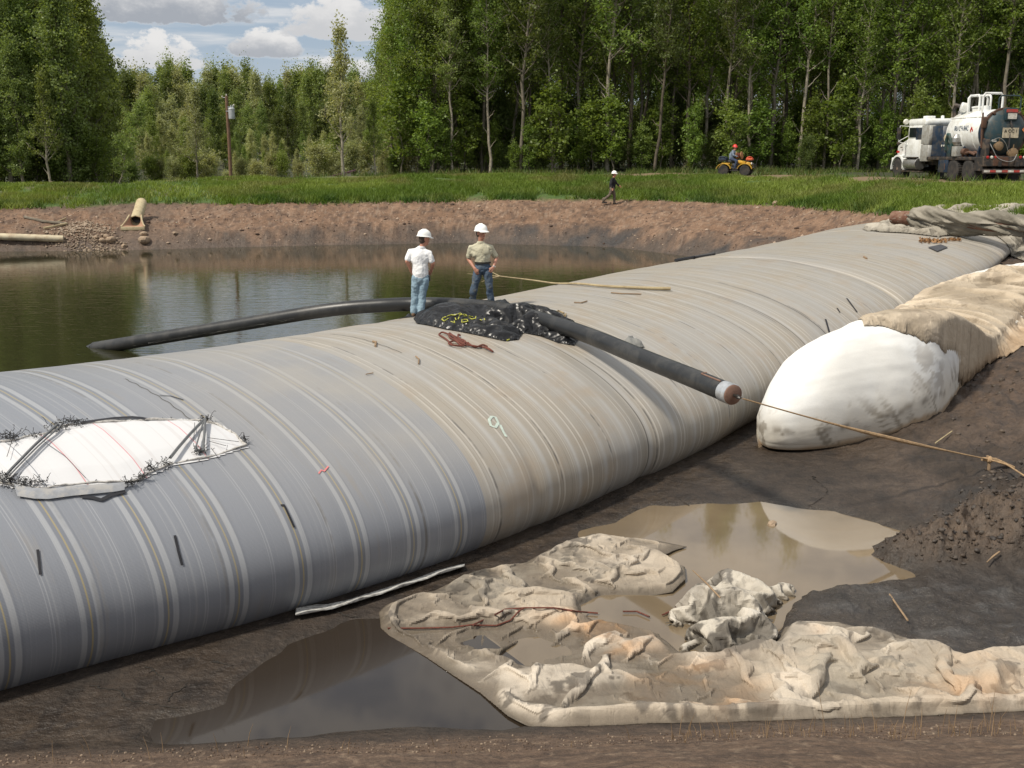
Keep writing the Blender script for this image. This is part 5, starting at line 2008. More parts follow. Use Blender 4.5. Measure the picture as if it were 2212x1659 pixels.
mb.box((.205, -.02, .80), (.05, .07, .11), bevel=.01)
mb.build('phone_pouch', DARKM, p1o)

# the man in the beige shirt, facing the camera
P2 = stand_at(1040, 652, 22.6)
J2 = Jp(745, 1350, 1450, pelvis=(1375, 800, .0), chest=(1352, 510, .0), neck=(1345, 385, -.01), head=(1350, 275, -.02), shL=(1190, 492, .0), shR=(1500, 490, .0), elL=(1150, 680, .08), elR=(1590, 660, .07),
        wrL=(1250, 815, -.10), wrR=(1545, 795, -.09), hipL=(1310, 830, 0), hipR=(1445, 830, 0), knL=(1235, 1140, -.03), knR=(1478, 1130, -.03), anL=(1205, 1385, .02), anR=(1505, 1375, .0), toeL=(1195, 1448, -.12), toeR=(1530, 1450, -.12))
person('person', 'man in beige short sleeved shirt and dark jeans, thumbs in his pockets', P2, J2, (.72, -.68, -.05), SKIN2, B_SHIRT, D_JEANS, BOOTD, HATW, .52, True,
       {'L': ((0, 1, 0), (.45, -.15, -.85), (.4, 0, .8)), 'R': ((0, 1, 0), (-.55, -.2, -.75), (-.4, 0, .8))}, tilt=(0, 0))
p2o = COL.objects['person.001']
mb = MB()
wv = Vector(J2['wrR'])
mb.lathe([(.033, -.014), (.036, 0), (.033, .014)], wv + Vector((.01, .01, .02)), (.3, .1, 1), seg=14)
mb.build('wrist_watch', WATCHM, p2o)
for i, zz in enumerate((560, 620, 690)):
    mb = MB()
    mb.lathe([(.001, 0), (.008, 0), (.008, .006), (.001, .007)], ((1366 - 1350) / 745, -.148, (1450 - zz) / 745), (0, -1, 0), seg=8)
    mb.build('shirt_button', DARKM, p2o)
mb = MB()
mb.box(((1430 - 1350) / 745, -.138, (1450 - 540) / 745), (.11, .012, .11), bevel=.004)
mb.build('shirt_pocket', B_SHIRT, p2o)

# the walker far off at the foot of the grass
g3 = ground_px(1322, 443)
J3 = dict(pelvis=(0, 0, .92), chest=(.03, 0, 1.28), neck=(.05, 0, 1.46), head=(.09, 0, 1.60), shL=(.04, .19, 1.40), shR=(.02, -.19, 1.40), elL=(.20, .20, 1.15), elR=(-.06, -.22, 1.13),
          wrL=(.36, .15, 1.00), wrR=(.0, -.22, .90), hipL=(.0, .09, .90), hipR=(0, -.09, .90), knL=(.12, .09, .50), knR=(-.14, -.09, .52), anL=(.12, .09, .09), anR=(-.46, -.09, .22), toeL=(.3, .09, 0), toeR=(-.3, -.09, .08))
person('person', 'walker in black jacket and white hard hat below the grassy bank', tuple(g3), J3, (.95, -.2, -.15), SKIN, BLACKC, CAMO, BOOTD, HATW, 2, False,
       {'L': ((0, 0, -1), (.8, 0, -.4), (0, -.5, .8)), 'R': ((1, 0, 0), (.1, 0, -1), (1, 0, .2))}, rotz=-.1, jacket=True, vox=.014)
# ------------------------------------------------------------------ vacuum tank truck
WHITE = simple('white_paint', (.78, .79, .77), .3, var=.05, dirt=(.42, .38, .30), dirt_amt=.35, nscale=2.2)
BLUEP = simple('dark_blue_paint', (.012, .026, .052), .42, var=.2, dirt=(.10, .085, .065), dirt_amt=.5, nscale=2.5)
TEALP = simple('dark_teal_paint', (.016, .040, .050), .5, var=.2, dirt=(.09, .075, .055), dirt_amt=.5, nscale=2.0)
CHASS = simple('dirty_black_steel', (.028, .026, .026), .6, dirt=(.14, .10, .07), dirt_amt=.6, nscale=3)
RUBBER = simple('dusty_tyre_rubber', (.028, .026, .025), .85, dirt=(.075, .06, .046), dirt_amt=.5, nscale=4)
RIMM = simple('rusty_brown_rim', (.24, .165, .125), .7, dirt=(.09, .065, .05), nscale=6)
ALUM = simple('dull_aluminium', (.42, .42, .41), .4, .7, dirt=(.25, .21, .16), dirt_amt=.5)
GREYB = simple('grey_cabinet_paint', (.34, .34, .32), .5, dirt=(.2, .17, .13))
GLASS = simple('dark_cab_glass', (.012, .016, .018), .06)
REDP = simple('red_lamp_lens', (.42, .02, .015), .3)
AMBER = simple('pale_lamp_lens', (.7, .68, .6), .3)
SIGNB = simple('beige_sign_board', (.52, .45, .33), .6, dirt=(.2, .15, .1))
RUSTP = simple('rust_and_mud', (.105, .052, .032), .8, dirt=(.05, .04, .035), nscale=7)
BRASS = simple('dirty_brass_valve', (.27, .18, .10), .55, .3, dirt=(.1, .08, .05))
LETB = simple('navy_lettering', (.02, .05, .10), .5)
LETK = simple('black_lettering', (.02, .018, .016), .6)
REDW = simple('red_reflective_tape', (.45, .05, .04), .4, dirt=(.2, .12, .09))
WHITEW = simple('white_reflective_tape', (.65, .62, .56), .4, dirt=(.25, .2, .15))
ORNG = simple('orange_placard', (.62, .20, .06), .5)

ty = 52.25
tx = 23.0
THD = R(97.5)
zt_ = 3.63
truck = thing('tank_truck', 'white and dark blue vacuum tank truck parked on the grassy bank', 'tank truck', (tx, ty, zt_), THD)


def T(mb, name, mat, sm=30, parent=None):
    return mb.build(name, mat, parent or truck, sm)


# chassis, deck
mb = MB()
for s in (-1, 1):
    mb.box((1.7, s * .43, .88), (8.6, .10, .26))
for xq in (-2.2, -.7, .7, 2.2, 3.6, 5.2):
    mb.box((xq, 0, .88), (.12, .86, .18))
mb.box((0, 0, .56), (.16, 2.0, .16))
mb.box((1.35, 0, .56), (.16, 2.0, .16))
mb.box((5.65, 0, .54), (.14, 1.9, .12))
T(mb, 'chassis', CHASS)
mb = MB()
mb.box((.55, 0, 1.10), (5.9, 2.36, .16), bevel=.02)
T(mb, 'deck', CHASS)


def wheel(x, s, front=False, y=1.02):
    h = bpy.data.objects.new('wheel', None)
    COL.objects.link(h)
    h.parent = truck
    h.location = (x, s * y, .53)
    t = MB()
    prof = [(.31, -.14), (.46, -.15), (.515, -.12), (.53, -.07), (.53, .07), (.515, .12), (.46, .15), (.31, .14)]
    t.lathe(prof, axis=(0, s, 0), seg=36)
    to = t.build('tyre', RUBBER, h, 40)
    tr = MB()
    for k in range(30):
        a = k / 30 * 2 * math.pi
        tr.box((math.cos(a) * .53, s * .0, math.sin(a) * .53), (.03, .26, .045), (-a, 'Y'))
    tr.build('tread', RUBBER, h, 0)
    r = MB()
    if front:
        r.lathe([(.32, .06), (.30, .10), (.27, .09), (.24, .03), (.14, .06), (.10, .13), (.05, .15), (.001, .15)], axis=(0, s, 0), seg=28)
    else:
        r.lathe([(.32, .13), (.30, .13), (.28, .05), (.24, -.06), (.13, -.07), (.12, .03), (.10, .10), (.001, .11)], axis=(0, s, 0), seg=28)
    for k in range(8):
        a = k / 8 * 2 * math.pi
        r.tube([(math.cos(a) * .18, s * -.03, math.sin(a) * .18), (math.cos(a) * .18, s * (.08 if front else -.03), math.sin(a) * .18)], .018, 6)
    r.build('rim', RIMM, h, 30)
    return h


for s in (-1, 1):
    for xq in (0.0, 1.35):
        wheel(xq, s)
        if s == 1:
            pass
    wheel(5.65, s, True, 1.03)
for s in (-1, 1):
    for xq in (0.0, 1.35):
        t = MB()
        t.lathe([(.31, -.13), (.47, -.14), (.525, -.10), (.525, .10), (.47, .14), (.31, .13)], (xq, s * .70, .53), (0, s, 0), seg=28)
        t.build('inner_tyre', RUBBER, truck, 40)

# tank
TR_, TZ = 1.06, 2.30
mb = MB()
prof = [(TR_, 0), (TR_, 1.2), (TR_ + .03, 1.22), (TR_ + .03, 1.30), (TR_, 1.32), (TR_, 2.6), (TR_ + .03, 2.62), (TR_ + .03, 2.70), (TR_, 2.72), (TR_, 4.6), (TR_ * .93, 4.78), (TR_ * .7, 4.92), (TR_ * .35, 5.0), (.001, 5.02)]
mb.lathe(prof, (-1.75, 0, TZ), (1, 0, 0), seg=56)
tank = T(mb, 'tank', WHITE, 30)
mb = MB()
mb.lathe([(TR_ + .012, 0), (TR_ + .014, .02), (TR_ + .014, .42), (TR_ + .012, .44)], (-1.745, 0, TZ), (1, 0, 0), seg=56)
T(mb, 'blue_band', BLUEP, 30, tank)
mb = MB()
mb.lathe([(TR_ + .09, -.10), (TR_ + .09, .02), (TR_ + .02, .03)], (-1.80, 0, TZ), (1, 0, 0), seg=56)
T(mb, 'rear_flange', RUSTP, 30, tank)
mb = MB()
mb.lathe([(.001, .40), (.30, .385), (.6, .32), (.85, .20), (1.0, .08), (1.05, 0), (1.05, -.04)], (-1.90, 0, TZ), (-1, 0, 0), seg=56)
door = T(mb, 'rear_door', TEALP, 60)
for k in range(10):
    a = k / 10 * 2 * math.pi + .3
    mb = MB()
    mb.box((-1.93, math.cos(a) * 1.09, TZ + math.sin(a) * 1.09), (.16, .10, .16), (-a, 'X'), .02)
    T(mb, 'door_clamp', RUSTP, 30, door)
mb = MB()
mb.box((-1.95, 1.12, TZ + .45), (.18, .22, .5), None, .03)
mb.tube([(-1.95, 1.14, TZ - .7), (-1.95, 1.2, TZ + .9)], .045, 8)
T(mb, 'door_hinge', RUSTP, 30, door)
# saddles
mb = MB()
for xq in (-1.2, .7, 2.4):
    mb.poly([(xq, -1.0, 1.17), (xq, 1.0, 1.17), (xq, .85, 1.75), (xq, .45, 1.40), (xq, -.45, 1.40), (xq, -.85, 1.75)], Vector((.12, 0, 0)))
T(mb, 'tank_saddle', BLUEP, 0)
# rail guard loops on top
def loop(x0, x1, yq, h, mat, r=.045, base=TZ + 1.0):
    b = MB()
    k = .16
    b.tube([(x0, yq, base), (x0, yq, base + h - k), (x0 + (k * .3 if x1 > x0 else -k * .3), yq, base + h - k * .3), (x0 + (k if x1 > x0 else -k), yq, base + h), (x1 - (k if x1 > x0 else -k), yq, base + h), (x1 - (k * .3 if x1 > x0 else -k * .3), yq, base + h - k * .3), (x1, yq, base + h - k), (x1, yq, base)], r, 10)
    return T(b, 'guard_loop', mat)
loop(.9, 2.2, .22, .80, WHITE, .055)
loop(.9, 2.2, -.35, .80, WHITE, .055)
b = MB()
for k in range(2):
    pass
b.tube([(-.3, .55, TZ + .85), (-.3, .55, TZ + 1.72), (-.3, .45, TZ + 1.84), (-.3, -.35, TZ + 1.84), (-.3, -.45, TZ + 1.72), (-.3, -.45, TZ + .85)], .055, 10)
T(b, 'guard_loop', WHITE)
b = MB()
b.tube([(1.4, .6, TZ + .85), (1.4, .6, TZ + 1.66), (1.4, .5, TZ + 1.78), (1.4, -.3, TZ + 1.78), (1.4, -.4, TZ + 1.66), (1.4, -.4, TZ + .85)], .055, 10)
T(b, 'guard_loop', WHITE)
b = MB()
b.tube([(-1.75, .35, TZ + .9), (-1.75, .35, TZ + 1.55), (-1.75, .25, TZ + 1.68), (-1.75, -.65, TZ + 1.68), (-1.75, -.75, TZ + 1.55), (-1.75, -.75, TZ + .8)], .035, 10)
T(b, 'guard_loop', TEALP)
b = MB()
b.lathe([(.30, 0), (.30, .22), (.34, .23), (.34, .29), (.12, .33), (.001, .34)], (1.55, 0, TZ + .98), seg=26)
b.lathe([(.2, 0), (.2, .3), (.001, .32)], (.35, .1, TZ + .98), seg=20)
T(b, 'manway', WHITE)
b = MB()
b.lathe([(.001, -.16), (.2, -.15), (.24, -.1), (.24, .1), (.2, .15), (.001, .16)], (2.2, .5, TZ + 1.25), (.2, 1, .2), seg=22)
T(b, 'float_valve', WHITE)
b = MB()
b.tube([(3.1, .55, TZ + .7), (3.15, .62, TZ + 1.15), (2.95, .62, TZ + 1.38), (2.6, .55, TZ + 1.32), (2.3, .5, TZ + 1.25)], .10, 12)
T(b, 'suction_hose', CHASS)
b = MB()
b.tube([(3.05, .78, TZ + .74), (-1.5, .78, TZ + .74)], .035, 8)
T(b, 'side_rail', WHITE)
# lettering and placards on the side
def text(body, size, loc, rot, mat, parent, name='lettering', ext=.004, shear=0.0):
    c = bpy.data.curves.new(name, 'FONT')
    c.body = body
    c.size = size
    c.extrude = ext
    c.align_x = 'CENTER'
    c.align_y = 'CENTER'
    c.shear = shear
    tmp = bpy.data.objects.new(name, c)
    COL.objects.link(tmp)
    bpy.context.view_layer.update()
    me = bpy.data.meshes.new_from_object(tmp.evaluated_get(bpy.context.evaluated_depsgraph_get()))
    bpy.data.objects.remove(tmp)
    o = link(name, me)
    me.materials.clear()
    me.materials.append(mat)
    o.parent = parent
    o.location = loc
    o.rotation_euler = rot
    return o


# facing +Y (left side), reading from rear (left in that view is front) to front: text x axis runs towards -X
text('RU CH INC', .34, (.9, 1.06, TZ + .22), (R(90), 0, R(180)), LETB, tank, shear=.2)
for xq, zq in ((-.45, TZ + .12), (2.9, TZ - .2)):
    mb = MB()
    mb.box((xq, 1.07, zq), (.24, .02, .24), (R(45), 'Y'))
    T(mb, 'placard', REDP if xq < 0 else SIGNB, 0, tank)
# equipment between cab and tank, left side and right side
for bc, bs in (((3.0, .78, 1.52), (.56, .60, .74)), ((2.25, .85, 1.46), (.50, .50, .60)), ((3.0, -.78, 1.52), (.56, .60, .74)), ((1.6, -.85, 1.46), (1.2, .50, .60))):
    mb = MB()
    mb.box(bc, bs, None, .05)
    T(mb, 'oil_tank', TEALP if bc[0] < 2.9 else BLUEP)
for xq, zq in ((2.9, 1.72), (3.2, 1.72)):
    mb = MB()
    mb.lathe([(.05, 0), (.05, .03), (.001, .03)], (xq, 1.08, zq), (0, 1, 0), seg=12)
    T(mb, 'gauge', AMBER)
mb = MB()
mb.tube([(2.75, .95, 1.5), (2.72, .98, 2.0), (2.55, 1.0, 2.22), (2.3, 1.0, 2.2), (2.12, .98, 1.95), (2.1, .95, 1.5)], .15, 14)
T(mb, 'green_pipe_bend', simple('dark_green_paint', (.012, .045, .042), .5, dirt=(.08, .07, .05)))
mb = MB()
mb.lathe([(.001, -.30), (.18, -.26), (.28, -.1), (.28, .1), (.18, .26), (.001, .30)], (1.15, 1.08, 1.98), (0, 0, 1), seg=22)
T(mb, 'filter_housing', ALUM)
mb = MB()
mb.box((1.1, 1.08, 1.44), (.62, .36, .48), None, .02)
T(mb, 'control_cabinet', GREYB)
mb = MB()
mb.box((3.62, .98, 2.28), (.26, .34, .96), None, .02)
T(mb, 'upper_cabinet', GREYB)
mb = MB()
mb.box((3.62, .98, 1.36), (.26, .34, .84), None, .02)
T(mb, 'lower_cabinet', GREYB)
mb = MB()
for yq in (.5, .75):
    mb.tube([(.4, yq + .3, 1.2), (.3, yq + .35, 1.42), (.0, yq + .3, 1.36), (-.5, yq + .32, 1.4), (-.9, yq + .2, 1.28)], .07, 10)
mb.lathe([(.12, -.2), (.16, -.2), (.16, .2), (.12, .2)], (.2, 1.05, 1.42), (1, 0, 0), seg=14)
T(mb, 'hose_fittings', RUSTP)
for s in (-1, 1):
    mb = MB()
    mb.box((2.6, s * 1.02, .72), (1.3, .34, .62), None, .03)
    T(mb, 'side_box', BLUEP)
mb = MB()
mb.box((3.42, 0, 1.95), (.16, 1.96, 1.5), None, .02)
T(mb, 'bulkhead', BLUEP)
mb = MB()
mb.lathe([(.10, 0), (.11, .3), (.001, .3)], (2.35, 1.1, .55), seg=14)
T(mb, 'extinguisher', RUSTP)
# cab
mb = MB()
mb.box((4.45, 0, 1.55), (1.36, 2.04, 1.05), None, .06)
mb.box((4.42, 0, 2.42), (1.30, 1.98, .80), None, .08)
cab = T(mb, 'cab', WHITE)
mb = MB()
mb.box((4.40, 0, 2.94), (1.40, 2.02, .36), None, .10)
T(mb, 'cab_roof', WHITE, 30, cab)
mb = MB()
mb.box((3.775, 0, 1.95), (.03, 1.9, 1.5))
mb.box((4.1, .995, 2.35), (.55, .03, .62))
T(mb, 'cab_back_panel', BLUEP, 30, cab)
mb = MB()
mb.box((4.62, 1.0, 2.42), (.62, .02, .50), None, .005)
mb.box((4.62, -1.0, 2.42), (.62, .02, .50), None, .005)
mb.box((5.08, 0, 2.46), (.02, 1.7, .55), (R(-6), 'Y'), .005)
T(mb, 'cab_window', GLASS, 0, cab)
mb = MB()
mb.poly([(5.05, .95, 1.25), (5.05, .95, 2.10), (6.45, .78, 1.80), (6.55, .76, 1.65), (6.55, .76, .95), (5.05, .9, .95)], Vector((0, -1.72, 0)))
bmesh.ops.bevel(mb.bm, geom=mb.bm.edges[:], offset=.05, segments=2, affect='EDGES')
T(mb, 'hood', WHITE)
mb = MB()
mb.box((5.8, .93, 1.66), (.22, .012, .05))
T(mb, 'hood_badge', CHASS)
mb = MB()
mb.box((6.57, 0, 1.32), (.03, 1.2, .85), None, .005)
T(mb, 'grille', ALUM, 0)
for s in (-1, 1):
    mb = MB()
    R0, R1 = .62, .70
    n_ = 14
    A = [R(-8 + 196 * k / n_) for k in range(n_ + 1)]
    for (ra, rb) in ((R0, R1),):
        pts = [(5.65 + math.cos(a) * rb, .0, .58 + math.sin(a) * rb * .98) for a in A] + [(5.65 + math.cos(a) * ra, .0, .58 + math.sin(a) * ra * .96) for a in reversed(A)]
        mb.poly([(p[0], s * 1.20, p[2]) for p in pts], Vector((0, -s * .48, 0)))
    mb.box((5.08, s * .98, .80), (.10, .44, .55), None, .03)
    mb.box((6.32, s * .90, .95), (.22, .5, .35), None, .06)
    T(mb, 'front_fender', WHITE, 40)
    mb = MB()
    mb.lathe([(.09, 0), (.10, .05), (.001, .07)], (6.45, s * .95, 1.02), (1, 0, 0), seg=14)
    T(mb, 'headlight', AMBER)
    mb = MB()
    mb.box((6.0, s * 1.0, 1.42), (.14, .12, .12), None, .02)
    T(mb, 'marker_lamp', REDP)
    mb = MB()
    mb.lathe([(.30, 0), (.31, .02), (.31, 1.0), (.30, 1.02), (.001, 1.02)], (3.95, s * .95, .80), (1, 0, 0), seg=26)
    mb.lathe([(.001, 0), (.30, 0)], (3.95, s * .95, .80), (1, 0, 0), seg=26)
    T(mb, 'fuel_tank', ALUM)
    mb = MB()
    mb.box((4.4, s * 1.12, .42), (1.5, .22, .05))
    mb.box((4.5, s * 1.08, 1.14), (1.0, .30, .05))
    T(mb, 'cab_step', CHASS)
    # west coast mirror on its bracket
    mb = MB()
    mb.tube([(5.0, s * 1.0, 2.75), (5.15, s * 1.42, 2.78), (5.15, s * 1.45, 1.95), (5.0, s * 1.0, 1.80)], .022, 8)
    mb.tube([(5.0, s * 1.0, 2.25), (5.15, s * 1.44, 1.98)], .018, 8)
    T(mb, 'mirror_bracket', WHITE)
    mb = MB()
    mb.box((5.14, s * 1.47, 2.38), (.06, .22, .62), None, .02)
    mb.box((5.14, s * 1.45, 1.86), (.06, .18, .16), None, .02)
    T(mb, 'mirror', CHASS)
    mb = MB()
    mb.box((6.45, s * .55, .55), (.28, 1.12, .34), None, .05)
    T(mb, 'front_bumper', CHASS)
    mb = MB()
    mb.box((5.0, s * 1.0, .35), (.03, .42, .5))
    T(mb, 'mud_flap', CHASS, 0)
mb = MB()
mb.lathe([(.12, 0), (.15, .04), (.15, .10), (.001, .22)], (5.0, 1.15, 2.98), (1, 0, 0), seg=18)
T(mb, 'spot_lamp', AMBER)
mb = MB()
mb.box((4.5, .25, 3.20), (.3, .5, .14), None, .03)
mb.lathe([(.08, 0), (.08, .14), (.001, .17)], (4.1, -.2, 3.12), seg=14)
T(mb, 'roof_beacon', WHITE)
mb = MB()
mb.tube([(3.72, -.85, 1.0), (3.72, -.85, 3.5)], .08, 14)
T(mb, 'exhaust_stack', ALUM)
# rear end
mb = MB()
mb.box((-2.35, 0, .98), (.16, 2.40, .46), None, .02)
mb.poly([(-2.3, 1.2, 1.16), (-.75, 1.2, 1.16), (-.75, 1.2, 1.05), (-1.0, 1.2, .55), (-2.3, 1.2, .55)], Vector((0, -.05, 0)))
mb.poly([(-2.3, -1.15, 1.16), (-.75, -1.15, 1.16), (-.75, -1.15, 1.05), (-1.0, -1.15, .55), (-2.3, -1.15, .55)], Vector((0, -.05, 0)))
T(mb, 'rear_frame', CHASS, 0)
mb = MB()
mb.box((-2.46, 0, .52), (.14, 2.46, .22), None, .02)
T(mb, 'rear_bumper', CHASS, 30)
for k in range(8):
    mb = MB()
    mb.box((-2.535, -1.05 + k * .30, .53), (.008, .296, .10))
    T(mb, 'reflective_strip', REDW if k % 2 == 0 else WHITEW, 0)
mb = MB()
mb.box((-2.44, .35, .98), (.05, .75, .40), None, .01)
T(mb, 'rusty_plate', RUSTP, 0)
for yq, mt in ((1.02, REDP), (.82, AMBER), (.62, REDP), (-1.02, REDP), (-.82, AMBER), (-.62, REDP)):
    mb = MB()
    mb.lathe([(.07, 0), (.07, .03), (.001, .05)], (-2.43, yq, 1.17), (-1, 0, 0), seg=14)
    T(mb, 'rear_lamp', mt)
for s in (-1, 1):
    mb = MB()
    mb.box((-.78, s * .88, .45), (.04, .62, .75))
    T(mb, 'rear_mud_flap', RUBBER, 0)
mb = MB()
mb.box((-2.15, -.05, TZ + .82), (.34, .62, .58), None, .03)
bx = T(mb, 'control_box', TEALP)
mb = MB()
mb.box((-2.33, -.05, TZ + .98), (.012, .56, .14))
T(mb, 'red_label', REDW, 0, bx)
mb = MB()
mb.box((-2.33, -.08, TZ + .74), (.012, .44, .26))
T(mb, 'white_label', WHITEW, 0, bx)
mb = MB()
mb.box((-2.335, -.06, TZ - .02), (.03, .80, .46), None, .005)
sg = T(mb, 'sign_plate', SIGNB, 0)
text('A OC 1', .20, (-2.36, -.06, TZ + .06), (R(90), 0, R(-90)), LETK, sg)
mb = MB()
mb.tube([(-2.25, -.05, TZ + .6), (-2.36, -.1, TZ + .2)], .045, 8)
mb.tube([(-2.30, -.05, TZ + .1), (-2.42, .0, TZ - .7)], .03, 8)
T(mb, 'drop_pipe', CHASS)
for yq, zq, r_ in ((.45, TZ - .62, .17), (-.28, TZ - .95, .20)):
    mb = MB()
    mb.lathe([(r_, 0), (r_, .18), (r_ * 1.25, .19), (r_ * 1.25, .26), (r_ * .8, .30), (.001, .30)], (-2.10, yq, zq), (-1, 0, 0), seg=20)
    mb.tube([(-2.3, yq, zq), (-2.35, yq, zq + r_ * 2.0)], .03, 8)
    T(mb, 'drain_valve', BRASS)
mb = MB()
hs = [(-2.30, .9, TZ - .5), (-2.42, .8, TZ - .75), (-2.48, .55, TZ - 1.15), (-2.5, .1, TZ - 1.32), (-2.48, -.25, TZ - 1.28), (-2.4, -.45, TZ - 1.0)]
mb.tube(catm(hs, 6), .018, 6)
mb.tube(catm([(-2.35, .9, TZ - .4), (-2.4, .5, TZ - .25), (-2.45, .2, TZ - .5), (-2.42, .0, TZ - .9)], 6), .014, 6)
T(mb, 'air_line', ALUM)
mb = MB()
mb.box((-2.12, 1.02, TZ - .75), (.5, .2, .9), None, .04)
T(mb, 'splash_guard', CHASS)
mb = MB()
mb.box((-2.34, .72, TZ - .38), (.02, .22, .10))
T(mb, 'small_label', WHITEW, 0)
mb = MB()
mb.box((-2.2, -.95, TZ + .12), (.02, .36, .36), (R(45), 'X'))
T(mb, 'hazard_placard', ORNG, 0, door)

# final spacing along the truck: long bonnet, short tank and overhang
KX = [-2.7, -1.75, 3.27, 3.34, 3.50, 3.62, 3.77, 5.03, 6.8]
KN = [-1.62, -.80, 2.72, 2.85, 3.95, 4.42, 4.72, 6.38, 8.15]


def respace(o):
    if o.name.startswith('wheel'):
        if o.location.x > 4:
            o.location.x += 1.35
        return
    if o.name.startswith('inner_tyre'):
        return
    if o.name.startswith('lettering'):
        o.location.x = float(np.interp(o.location.x, KX, KN))
        if abs(o.rotation_euler.z) > 2:
            o.scale.x = .74
        return
    if o.type == 'MESH':
        n_ = len(o.data.vertices)
        v_ = np.empty(n_ * 3, np.float32)
        o.data.vertices.foreach_get('co', v_)
        v_ = v_.reshape(-1, 3)
        if o.name.startswith('rear_mud_flap'):
            v_[:, 0] += .14
        elif o.name.startswith('rear_frame'):
            v_[:, 0] = np.interp(v_[:, 0], [-2.5, -2.2, -.75], [-1.45, -1.2, -.60])
        else:
            v_[:, 0] = np.interp(v_[:, 0], KX, KN)
        o.data.vertices.foreach_set('co', v_.ravel())
        o.data.update()
    for c_ in o.children:
        respace(c_)


bpy.context.view_layer.update()
for o in list(truck.children):
    respace(o)

# ------------------------------------------------------------------ quad bike and rider
YEL = simple('yellow_plastic', (.62, .36, .03), .35, var=.08, dirt=(.2, .14, .08), nscale=4)
BLK = simple('black_plastic', (.02, .02, .021), .5, dirt=(.1, .08, .06), dirt_amt=.4)
ay = 64.4
axx = (1588 - 1106) / FPX * (.977 * ay + .3)
atv = thing('quad_bike', 'muddy yellow quad bike with loaded racks on the track before the wood', 'quad bike', (axx, ay, H1(axx, ay) + .01), R(-22))


def A_(mb, name, mat, sm=35):
    return mb.build(name, mat, atv, sm)


for xq, yq in ((-.62, .46), (-.62, -.46), (.64, .46), (.64, -.46)):
    h = bpy.data.objects.new('wheel', None)
    COL.objects.link(h)
    h.parent = atv
    h.location = (xq, yq, .30)
    t = MB()
    t.lathe([(.15, -.11), (.27, -.12), (.30, -.08), (.305, 0), (.30, .08), (.27, .12), (.15, .11)], axis=(0, 1, 0), seg=26)
    for k in range(18):
        a = k / 18 * 2 * math.pi
        t.box((math.cos(a) * .30, (.05 if k % 2 else -.05), math.sin(a) * .30), (.035, .12, .05), (-a, 'Y'))
    t.build('tyre', RUBBER, h, 30)
    r = MB()
    r.lathe([(.16, -.08), (.15, .08), (.05, .10), (.001, .10)], axis=(0, -1 if yq < 0 else 1, 0), seg=18)
    r.build('rim', RIMM, h)
mb = MB()
mb.box((0, 0, .42), (1.3, .34, .22), None, .06)
mb.box((.05, 0, .60), (.5, .40, .24), None, .08)
mb.tube([(-.62, -.4, .3), (-.62, .4, .3)], .035, 8)
mb.tube([(.64, -.4, .3), (.64, .4, .3)], .035, 8)
mb.box((0, .36, .30), (.5, .22, .05), None, .01)
mb.box((0, -.36, .30), (.5, .22, .05), None, .01)
A_(mb, 'frame', BLK)
for s in (-1, 1):
    for xq in (-.62, .62):
        mb = MB()
        A = [R(10 + 160 * k / 10) for k in range(11)]
        pts = [(xq + math.cos(a) * .44, s * .58, .34 + math.sin(a) * .38) for a in A] + [(xq + math.cos(a) * .41, s * .58, .34 + math.sin(a) * .345) for a in reversed(A)]
        mb.poly(pts, Vector((0, -s * .34, 0)))
        A_(mb, 'fender', YEL)
mb = MB()
mb.box((.35, 0, .78), (.55, .42, .20), (R(8), 'Y'), .07)
mb.box((.78, 0, .68), (.30, .5, .22), (R(14), 'Y'), .06)
mb.box((-.55, 0, .70), (.5, .5, .08), None, .03)
A_(mb, 'bodywork', YEL)
mb = MB()
mb.box((-.22, 0, .82), (.75, .30, .14), None, .06)
A_(mb, 'seat', BLK)
for x0, x1, z in ((.55, 1.05, .86), (-1.0, -.45, .84)):
    mb = MB()
    for yq in (-.36, -.18, 0, .18, .36):
        mb.tube([(x0, yq, z), (x1, yq, z)], .012, 6)
    mb.tube([(x0, -.36, z), (x0, .36, z)], .012, 6)
    mb.tube([(x1, -.36, z), (x1, .36, z)], .012, 6)
    A_(mb, 'cargo_rack', BLK)
mb = MB()
mb.tube([(.38, .36, 1.06), (.36, .2, 1.04), (.34, 0, .96), (.36, -.2, 1.04), (.38, -.36, 1.06)], .016, 8)
mb.tube([(.34, 0, .96), (.44, 0, .72)], .022, 8)
A_(mb, 'handlebar', BLK)
for s in (-1, 1):
    mb = MB()
    mb.lathe([(.07, 0), (.07, .05), (.001, .07)], (.93, s * .18, .70), (1, 0, 0), seg=14)
    A_(mb, 'headlight', AMBER)
mb = MB()
mb.box((1.08, 0, .56), (.05, .6, .28), None, .02)
mb.tube([(.95, -.3, .42), (1.12, -.3, .5), (1.12, .3, .5), (.95, .3, .42)], .02, 8)
A_(mb, 'front_guard', BLK)
# load
ld = MB()
ld.box((0, 0, .07), (.40, .55, .12), None, .05)
ld.tube(catm([(-.15, -.2, .14), (.0, -.05, .2), (.12, .1, .14), (.0, .22, .18), (-.12, .1, .14)], 5), .045, 8)
M_ATV = Matrix.Translation((axx, ay, H1(axx, ay) + .01)) @ Matrix.Rotation(R(-22), 4, 'Z')


def on_atv(p):
    return tuple(M_ATV @ Vector(p))


